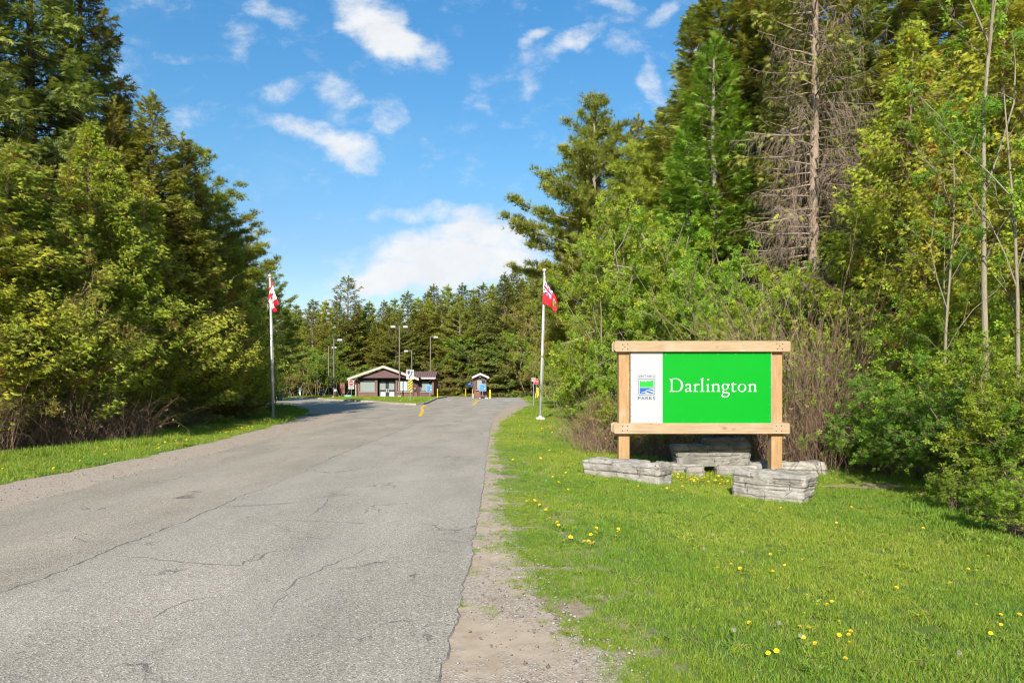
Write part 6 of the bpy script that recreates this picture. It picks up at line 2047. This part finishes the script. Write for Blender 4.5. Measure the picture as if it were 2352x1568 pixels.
Y_ = KY - .9
info_board((kx(805), Y_, 0), kx(652), kx(962), kz(1140), kz(828), Y_, 'blue notice board on a post in front of the pay kiosk')
MB((kx(805), Y_, 0)).box(kx(700), kx(892), Y_ - .1, Y_ + .3, .1, .26).build('base_box', SBLK, bpy.data.objects['info_sign'])
Y_ = 79.6
sc_ = 4 * FPX / Y_
f1 = lambda x: (1380 + x / 5.88 - 2048) / sc_
f2 = lambda y: EYE - (1400 + y / 5.88 - 1536) / sc_
info_board((f1(1980), Y_, .13), f1(1915), f1(2047), f2(975), f2(810), Y_, 'blue notice board in front of the gatehouse wing', box=False)
# blue board on two yellow posts
Y_ = 89.0; sc_ = 4 * FPX / Y_
f1 = lambda x: (1860 + x / 11.2 - 2048) / sc_
f2 = lambda y: EYE - (1460 + y / 11.2 - 1536) / sc_
loc = (f1(180), Y_, 0)
e = thing('direction_board', loc, 'blue board with white lines on two yellow posts left of the kiosk', 'sign')
MB(loc).box(f1(8), f1(350), Y_, Y_ + .04, f2(972), f2(705)).build('board_edge', FASC, e)
b = MB(loc).box(f1(28), f1(330), Y_ - .02, Y_ - .002, f2(945), f2(727)).build('board_face', SBLUE, e)
for (x0, x1, yc) in ((60, 285, 762), (95, 250, 782), (80, 262, 830), (85, 262, 852), (90, 262, 893), (70, 285, 918)):
    MB(loc).box(f1(x0), f1(x1), Y_ - .026, Y_ - .021, f2(yc + 6), f2(yc - 6)).build('text_line', WHITEP, b)
for x in (30, 330):
    MB(loc).box(f1(x - 11), f1(x + 11), Y_ + .05, Y_ + .13, 0, f2(715)).build('post', YPAINT, e)
# white barrier cabinet left of the kiosk
Y_ = 77.6; sc_ = 4 * FPX / Y_
f1 = lambda x: (1860 + x / 11.2 - 2048) / sc_
f2 = lambda y: EYE - (1460 + y / 11.2 - 1536) / sc_
loc = (f1(350), Y_, 0)
e = thing('barrier_cabinet', loc, 'small white barrier cabinet on a dark foot at the left of the kiosk', 'cabinet')
MB(loc).box(f1(305), f1(395), Y_, Y_ + .3, f2(1470), f2(1275)).build('housing', FASCW, e, .02)
MB(loc).box(f1(312), f1(330), Y_ - .02, Y_ - .002, f2(1440), f2(1300)).build('panel', SBLK, e)
MB(loc).box(f1(330), f1(385), Y_ + .05, Y_ + .25, 0, f2(1472)).build('foot', SBLK, e)


def bollard(px, pyt, pyb, Y, w, label, lean=0.0, z=0.0):
    X = at_px(px, Y); zt = EYE + (384 - pyt) / FPX * Y
    e = thing('bollard', (X, Y, z), label, 'bollard', 'yellow bollards')
    MB((X, Y, z)).tube([(X, Y, z), (X + lean, Y, zt - .04), (X + lean, Y, zt)], [w / 2, w / 2, w / 2 * .7], 12).build('post', YPAINT, e, smooth=False)
    MB((X, Y, z)).tube([(X, Y, z), (X, Y, z + .05)], w * .75, 10).build('footing', CONC, e)
    return e


bollard(1860 / 4 + 1118 / 44.8, 365 + 1080 / 44.8, 0, 78.3, .20, 'thick yellow bollard right of the pay kiosk')
bollard(1749.3 / 4, 388.1, 0, 76.2, .10, 'thin yellow bollard at the kerb corner by the gatehouse wing', .01)
bollard(2151.5 / 4, (1400 + 725 / 4.9) / 4, 0, 73, .18, 'tall leaning yellow post behind the stop sign', -.08)
bollard(2155.5 / 4, (1400 + 735 / 4.9) / 4, 0, 72.5, .13, 'second tall yellow post behind the stop sign, the right one', -.05)
bollard(2144 / 4, (1400 + 838 / 4.9) / 4, 0, 73.5, .14, 'short yellow post behind the stop sign')


# ------------------------------------------------------------------ lamp posts
LAMPP = plain('lamp_post_brown', (.115, .095, .08), .6, .3, var=.08)
LAMPH = plain('lamp_head_grey', (.27, .27, .27), .45, .3, var=.05)
LENS = plain('lamp_lens', (.45, .47, .48), .3)


def lamp_post(px, pyt, Y, heads, label, z=.13):
    X = at_px(px, Y); zt = EYE + (384 - pyt) / FPX * Y
    loc = (X, Y, z)
    e = thing('lamp_post', loc, label, 'lamp post', 'lamp posts round the gatehouse')
    w = .07
    MB(loc).box(X - w, X + w, Y - w, Y + w, z, zt).build('pole', LAMPP, e, .01)
    MB(loc).box(X - .17, X + .17, Y - .17, Y + .17, z, z + .12).build('base', CONC, e)
    for s in heads:
        a, b = (X + .42 * s, X + 1.02 * s)
        MB(loc).tube([(X + w * s, Y, zt - .12), (X + .44 * s, Y, zt - .10)], .03, 6).build('arm', LAMPP, e)
        hd = MB(loc).prism([(min(a, b), zt - .26), (max(a, b), zt - .26), (max(a, b) - .03, zt - .02), (min(a, b) + .03, zt - .02)], Y - .2, Y + .2).build('lamp_head', LAMPH, e, .02)
        MB(loc).box(min(a, b) + .05, max(a, b) - .05, Y - .15, Y + .15, zt - .285, zt - .262).build('lens', LENS, hd)
    return e


lamp_post(328.6, 345.9, 84, (1,), 'left slender lamp post with one head, lower of the two left of the gatehouse', z=0.13)
lamp_post(333.8, 338.3, 77.5, (1,), 'taller slender lamp post with one head behind the litter bin')
lamp_post(399.4, 325.2, 80.2, (-1, 1), 'lamp post with two heads in front of the gatehouse door')
lamp_post(411.7, 349.6, 91, (-1,), 'lamp post with one left-facing head showing over the gatehouse roof', z=0)
lamp_post(430.4, 335.7, 90, (1,), 'tall lamp post with one right-facing head behind the gatehouse wing', z=0)


# ------------------------------------------------------------------ road signs
def sign_post(X, Y, z0, z1, parent, loc, mat=GALV, r=.028, dx_=0):
    return MB(loc).tube([(X - dx_, Y + .04, z0), (X, Y + .04, z1)], r, 8).build('post', mat, parent)


def disc(cx, cz, r, y0, y1, n=24, rot=0): return [(cx + r * math.cos(2 * math.pi * k / n + rot), cz + r * math.sin(2 * math.pi * k / n + rot)) for k in range(n)]


def do_not_enter(X, Y, zb, z_t, side, label, tabh, cat='sign', dark=False):
    """square board with the red disc and a tab below; z_t top of the board"""
    loc = (X, Y, zb)
    e = thing('do_not_enter_sign', loc, label, cat, 'do not enter signs')
    s = side / 2; zc = z_t - s
    b = MB(loc).box(X - s, X + s, Y, Y + .012, z_t - side, z_t).build('board', WHITE, e, label='square board with red disc')
    MB(loc).prism(disc(X, zc, s * .84, 0, 0), Y - .008, Y - .001).build('red_disc', SRED, b)
    MB(loc).box(X - s * .66, X + s * .66, Y - .014, Y - .009, zc - s * .11, zc + s * .11).build('white_bar', WHITEP, b)
    tb = MB(loc).box(X - s, X + s, Y, Y + .012, z_t - side - .03 - tabh, z_t - side - .03).build('board', WHITE, e, label='white tab lettered do not enter')
    text_mesh('DO NOT\nENTER', X - s * .68, X + s * .68, z_t - side - .03 - tabh * .86, z_t - side - .03 - tabh * .14, Y - .003, SBLK, tb, loc)
    sign_post(X, Y, zb, z_t - .1, e, loc)
    return e


Y_ = 70.6; s_ = 4 * FPX / Y_
do_not_enter((1404.6 - 2048) / s_, Y_, .13, EYE - (1400 + 698 / 5.88 - 1536) / s_, .60, 'do not enter sign with white tab at the left corner of the gatehouse', .29)
Y_ = 58.5; s_ = 4 * FPX / Y_
do_not_enter((1070 - 2048) / s_, Y_, 0, EYE - (1480 + 350 / 6.533 - 1536) / s_, .52, 'shaded do not enter sign half covered by twigs left of the left flagpole', .25)
# keep right sign with hazard board
Y_ = 59.5; s_ = 4 * FPX / Y_
f1 = lambda x: (1380 + x / 5.88 - 2048) / s_
f2 = lambda y: EYE - (1400 + y / 5.88 - 1536) / s_
X = f1(1533); loc = (X, Y_, .13)
e = thing('keep_right_sign', loc, 'white keep right sign above a black and yellow striped board on the island tip', 'sign')
b = MB(loc).box(f1(1438), f1(1620), Y_, Y_ + .012, f2(682), f2(453)).build('board', WHITE, e, .004)
MB(loc).prism([(f1(1470), f2(478)), (f1(1522), f2(478)), (f1(1522), f2(535)), (f1(1512), f2(552)), (f1(1496), f2(562)), (f1(1480), f2(552)), (f1(1470), f2(535))], Y_ - .008, Y_ - .001).build('shield_symbol', NAVY, b)
pa = [(1511, 652), (1511, 625), (1520, 605), (1545, 580), (1562, 560), (1569, 540), (1570, 512)]
mb = MB(loc)
for k in range(len(pa) - 1):
    (x0, y0), (x1, y1) = pa[k], pa[k + 1]; d = Vector((x1 - x0, y1 - y0)).normalized(); n_ = Vector((-d.y, d.x)) * 9
    x1 += d.x * 2; y1 += d.y * 2
    mb.prism([(f1(x0 + n_.x), f2(y0 + n_.y)), (f1(x1 + n_.x), f2(y1 + n_.y)), (f1(x1 - n_.x), f2(y1 - n_.y)), (f1(x0 - n_.x), f2(y0 - n_.y))], Y_ - .008 - k * .0006, Y_ - .001)
mb.prism([(f1(1548), f2(515)), (f1(1593), f2(515)), (f1(1571), f2(478))], Y_ - .013, Y_ - .001)
mb.build('arrow_symbol', SBLK, b)
hb = MB(loc).box(f1(1486), f1(1586), Y_, Y_ + .012, f2(958), f2(686)).build('hazard_board', YPAINT, e)
def clip_band(x0, x1, yl, yr, hgt, top, bot):
    pts = []
    for (x, y) in ((x0, yl), (x1, yr), (x1, yr + hgt), (x0, yl + hgt)):
        pts.append((x, min(max(y, top), bot)))
    return pts
for k in range(-1, 6):
    yl = 686 + 28 + k * 64
    poly = [(1486, yl + 48), (1586, yl - 30), (1586, yl), (1486, yl + 78)]
    # clip the slanted band against the board's top and bottom
    def clip(poly, lim, keep_below):
        out_ = []
        for i in range(len(poly)):
            a_, b_ = poly[i], poly[(i + 1) % len(poly)]
            ia = (a_[1] >= lim) if keep_below else (a_[1] <= lim); ib = (b_[1] >= lim) if keep_below else (b_[1] <= lim)
            if ia: out_.append(a_)
            if ia != ib:
                t_ = (lim - a_[1]) / (b_[1] - a_[1]); out_.append((a_[0] + (b_[0] - a_[0]) * t_, lim))
        return out_
    q = clip(clip(poly, 687, True), 957, False)
    if len(q) > 2: MB(loc).prism([(f1(x), f2(y)) for x, y in q], Y_ - .006, Y_ - .001).build('stripe', SBLK, hb)
sign_post(X, Y_, .13, f2(470), e, loc, GALV, .04)
# stop sign
Y_ = 73.2; s_ = 4 * FPX / Y_
f1 = lambda x: (1780 + x / 4.9 - 2048) / s_
f2 = lambda y: EYE - (1400 + y / 4.9 - 1536) / s_
X, zc = f1(1788), f2(605); loc = (X, Y_, 0)
e = thing('stop_sign', loc, 'red octagonal stop sign beyond the right flagpole', 'sign')
MB(loc).prism(disc(X, zc, .335, 0, 0, 8, math.pi / 8), Y_, Y_ + .01).build('sign_edge', WHITE, e)
b = MB(loc).prism(disc(X, zc, .315, 0, 0, 8, math.pi / 8), Y_ - .008, Y_ - .001).build('sign_face', SRED, e)
text_mesh('STOP', X - .24, X + .24, zc - .10, zc + .10, Y_ - .010, WHITEP, b, loc)
sign_post(X, Y_, 0, zc + .2, e, loc, GALV, .035)
# no parking
Y_ = 47.7; s_ = 4 * FPX / Y_
f1 = lambda x: (1780 + x / 4.9 - 2048) / s_
f2 = lambda y: EYE - (1400 + y / 4.9 - 1536) / s_
X, zc = f1(1735), f2(566); loc = (X, Y_, 0)
e = thing('no_parking_sign', loc, 'white no parking sign on a grey post left of the right flagpole', 'sign')
b = MB(loc).box(f1(1696), f1(1774), Y_, Y_ + .01, f2(607), f2(531)).build('board', WHITE, e)
cu_ = [disc(X, zc, .118, 0, 0), disc(X, zc, .094, 0, 0)]
poly_part('red_ring', cu_, Y_ - .004, SRED, b, loc)
text_mesh('P', X - .035, X + .04, zc - .06, zc + .06, Y_ - .003, SBLK, b, loc)
MB(loc).prism([(X - .078, zc + .062), (X - .062, zc + .078), (X + .078, zc - .062), (X + .062, zc - .078)], Y_ - .009, Y_ - .006).build('red_bar', SRED, b)
sign_post(X + .01, Y_, 0, f2(545), e, loc, GALV, .035)
# two small signs seen from behind on a leaning green post
Y_ = 43.5; s_ = 4 * FPX / Y_
f1 = lambda x: (1040 + x / 6.533 - 2048) / s_
f2 = lambda y: EYE - (1480 + y / 6.533 - 1536) / s_
loc = (f1(390), Y_, 0)
e = thing('turned_sign', loc, 'two grey sign backs on a leaning dark post right of the left flagpole', 'sign')
MB(loc).box(f1(370), f1(412), Y_ - .02, Y_ - .005, f2(342), f2(236)).build('board', GALV, e)
MB(loc).box(f1(434), f1(476), Y_ - .02, Y_ - .005, f2(342), f2(236)).build('board', GALV, e)
MB(loc).tube([(f1(388), Y_ + .02, 0), (f1(425), Y_ + .02, f2(236))], .03, 8).build('post', SGRN, e)
# blue and white sign beyond the left turn-off
Y_ = 81; s_ = 4 * FPX / Y_
f1 = lambda x: (1040 + x / 6.533 - 2048) / s_
f2 = lambda y: EYE - (1480 + y / 6.533 - 1536) / s_
loc = (f1(1043), Y_, 0)
e = thing('parking_sign', loc, 'pale blue and white sign with a long tab beyond the left turn-off', 'sign')
PB = plain('pale_blue_face', (.50, .62, .72), .5)
b = MB(loc).box(f1(1006), f1(1076), Y_, Y_ + .012, f2(528), f2(450)).build('board', PB, e)
MB(loc).box(f1(1034), f1(1052), Y_ - .006, Y_ - .001, f2(512), f2(470)).build('symbol', LOGOB, b)
MB(loc).box(f1(1026), f1(1062), Y_, Y_ + .012, f2(636), f2(532)).build('board', PB, e)
sign_post(f1(1045), Y_, 0, f2(470), e, loc, GALV, .03)
# dark notice case on a stalk
Y_ = 76.5; s_ = 4 * FPX / Y_
f1 = lambda x: (1040 + x / 6.533 - 2048) / s_
f2 = lambda y: EYE - (1480 + y / 6.533 - 1536) / s_
loc = (f1(1600), Y_, .13)
e = thing('fee_box', loc, 'dark roofed fee box on a stout post at the left tip of the island', 'box')
DKW = plain('dark_wood', (.06, .055, .055), .7, var=.2)
MB(loc).prism([(Y_ - .35, f2(545)), (Y_ + .30, f2(545)), (Y_ + .30, f2(498)), (Y_ + .2, f2(495))], f1(1560), f1(1692), 'X').build('roof', DKW, e)
MB(loc).box(f1(1570), f1(1680), Y_ - .18, Y_ + .15, f2(582), f2(546)).build('case', DKW, e)
MB(loc).box(f1(1582), f1(1616), Y_ - .1, Y_ + .1, .13, f2(583)).build('post', SBLK, e)
MB(loc).box(f1(1552), f1(1646), Y_ + .12, Y_ + .14, f2(655), f2(630)).build('lower_board', plain('grey_board', (.35, .38, .42), .6), e)
# litter bin
Y_ = 77.2; s_ = 4 * FPX / Y_
f1 = lambda x: (1040 + x / 6.533 - 2048) / s_
f2 = lambda y: EYE - (1480 + y / 6.533 - 1536) / s_
X = f1(1968); loc = (X, Y_, .13)
e = thing('litter_bin', loc, 'round dark brown litter bin with pale blue top beside the taller slender lamp post', 'bin')
r_ = (f1(2006) - f1(1930)) / 2
MB(loc).tube([(X, Y_, .13), (X, Y_, f2(640)), (X, Y_, f2(560)), (X, Y_, f2(550))], [r_ * .92, r_, r_, r_ * .95], 16).build('drum', plain('brown_drum', (.07, .03, .022), .6), e)
MB(loc).tube([(X, Y_, f2(549)), (X, Y_, f2(500)), (X, Y_, f2(490))], [r_ * 1.0, r_ * 1.0, r_ * .8], 16).build('lid', plain('pale_blue_lid', (.35, .52, .58), .5), e)
MB(loc).box(X - r_ * .5, X + r_ * .5, Y_ - r_ * 1.03, Y_ - r_ * .98, f2(545), f2(515)).build('flap', WHITE, e)
# brown cabinet on legs
Y_ = 84; s_ = 4 * FPX / Y_
f1 = lambda x: (1040 + x / 6.533 - 2048) / s_
f2 = lambda y: EYE - (1480 + y / 6.533 - 1536) / s_
loc = (f1(2148), Y_, .13)
e = thing('notice_cabinet', loc, 'tall red-brown cabinet with small lid roof left of the gatehouse', 'cabinet')
CAB = plain('red_brown_cabinet', (.22, .065, .035), .6, var=.1)
MB(loc).box(f1(2080), f1(2212), Y_, Y_ + .7, f2(612), f2(345)).build('body', CAB, e, .02)
MB(loc).prism([(f1(2074), f2(344)), (f1(2218), f2(344)), (f1(2210), f2(322)), (f1(2090), f2(322))], Y_ - .06, Y_ + .76).build('lid', plain('brown_lid', (.12, .045, .03), .6), e)
MB(loc).box(f1(2110), f1(2168), Y_ - .01, Y_ - .001, f2(522), f2(512)).build('handle', BROWN, e)
MB(loc).box(f1(2076), f1(2212), Y_ - .012, Y_ - .001, f2(556), f2(550)).build('trim', BROWN, e)
for a in (2085, 2190): MB(loc).box(f1(a), f1(a + 16), Y_ + .1, Y_ + .2, .13, f2(613)).build('leg', SBLK, e)
# low green plate beside the do not enter sign
Y_ = 78; s_ = 4 * FPX / Y_
f1 = lambda x: (1040 + x / 6.533 - 2048) / s_
f2 = lambda y: EYE - (1480 + y / 6.533 - 1536) / s_
loc = (f1(2290), Y_, .13)
e = thing('low_green_sign', loc, 'low pale green strip sign in the grass left of the gatehouse', 'sign')
b = MB(loc).box(f1(2203), f1(2375), Y_, Y_ + .05, f2(688), f2(636)).build('board', plain('pale_green', (.10, .36, .24), .6), e)
MB(loc).prism([(f1(2286), f2(682)), (f1(2300), f2(645)), (f1(2312), f2(660)), (f1(2322), f2(646)), (f1(2330), f2(682))], Y_ - .006, Y_ - .001).build('white_mark', WHITEP, b)
for a in (2225, 2350): MB(loc).box(f1(a), f1(a + 12), Y_ + .055, Y_ + .1, .10, f2(640)).build('leg', SBLK, e)
# thin white marker pole
loc = (f1(2030) , 80, .13)
e = thing('marker_pole', loc, 'thin white pole between litter bin and brown cabinet', 'pole')
MB(loc).tube([(loc[0], 80, .13), (loc[0], 80, EYE - (1480 + 395 / 6.533 - 1536) / (4 * FPX / 80))], .035, 6).build('shaft', WHITE, e)
MB(loc).ball((loc[0], 80, EYE - (1480 + 392 / 6.533 - 1536) / (4 * FPX / 80)), .09, 8).build('cap', WHITE, e)
# dark green bin in the shade
Y_ = 66; s_ = 4 * FPX / Y_
f1 = lambda x: (1040 + x / 6.533 - 2048) / s_
f2 = lambda y: EYE - (1480 + y / 6.533 - 1536) / s_
loc = (f1(470), Y_, 0)
e = thing('wheeled_bin', loc, 'dark teal wheeled bin in the shade where the left turn-off disappears', 'bin')
TEAL = plain('teal_plastic', (.015, .075, .07), .5)
MB(loc).prism([(f1(442), .06), (f1(500), .06), (f1(512), f2(590)), (f1(430), f2(590))], Y_, Y_ + .8).build('body', TEAL, e, .02)
MB(loc).prism([(f1(426), f2(589)), (f1(516), f2(589)), (f1(505), f2(565)), (f1(440), f2(565))], Y_ - .04, Y_ + .84).build('lid', TEAL, e)
for a in (448, 494): MB(loc).tube([(f1(a) - .04, Y_ + .6, .09), (f1(a) + .04, Y_ + .6, .09)], .09, 10).build('wheel', SBLK, e)
# fallen log and pale stick on the left verge
e = link('fallen_branch', MB((-11.0, 24.5, 0)).tube([(-11.35, 24.6, .05), (-11.0, 24.5, .22), (-10.7, 24.4, .42)], [.03, .025, .012], 6).mesh('fallen_branch'), None, B_PALE)
e.location = (-11.0, 24.5, 0); tag(e, 'pale broken branch sticking out of the undergrowth near the left flagpole', 'branch')
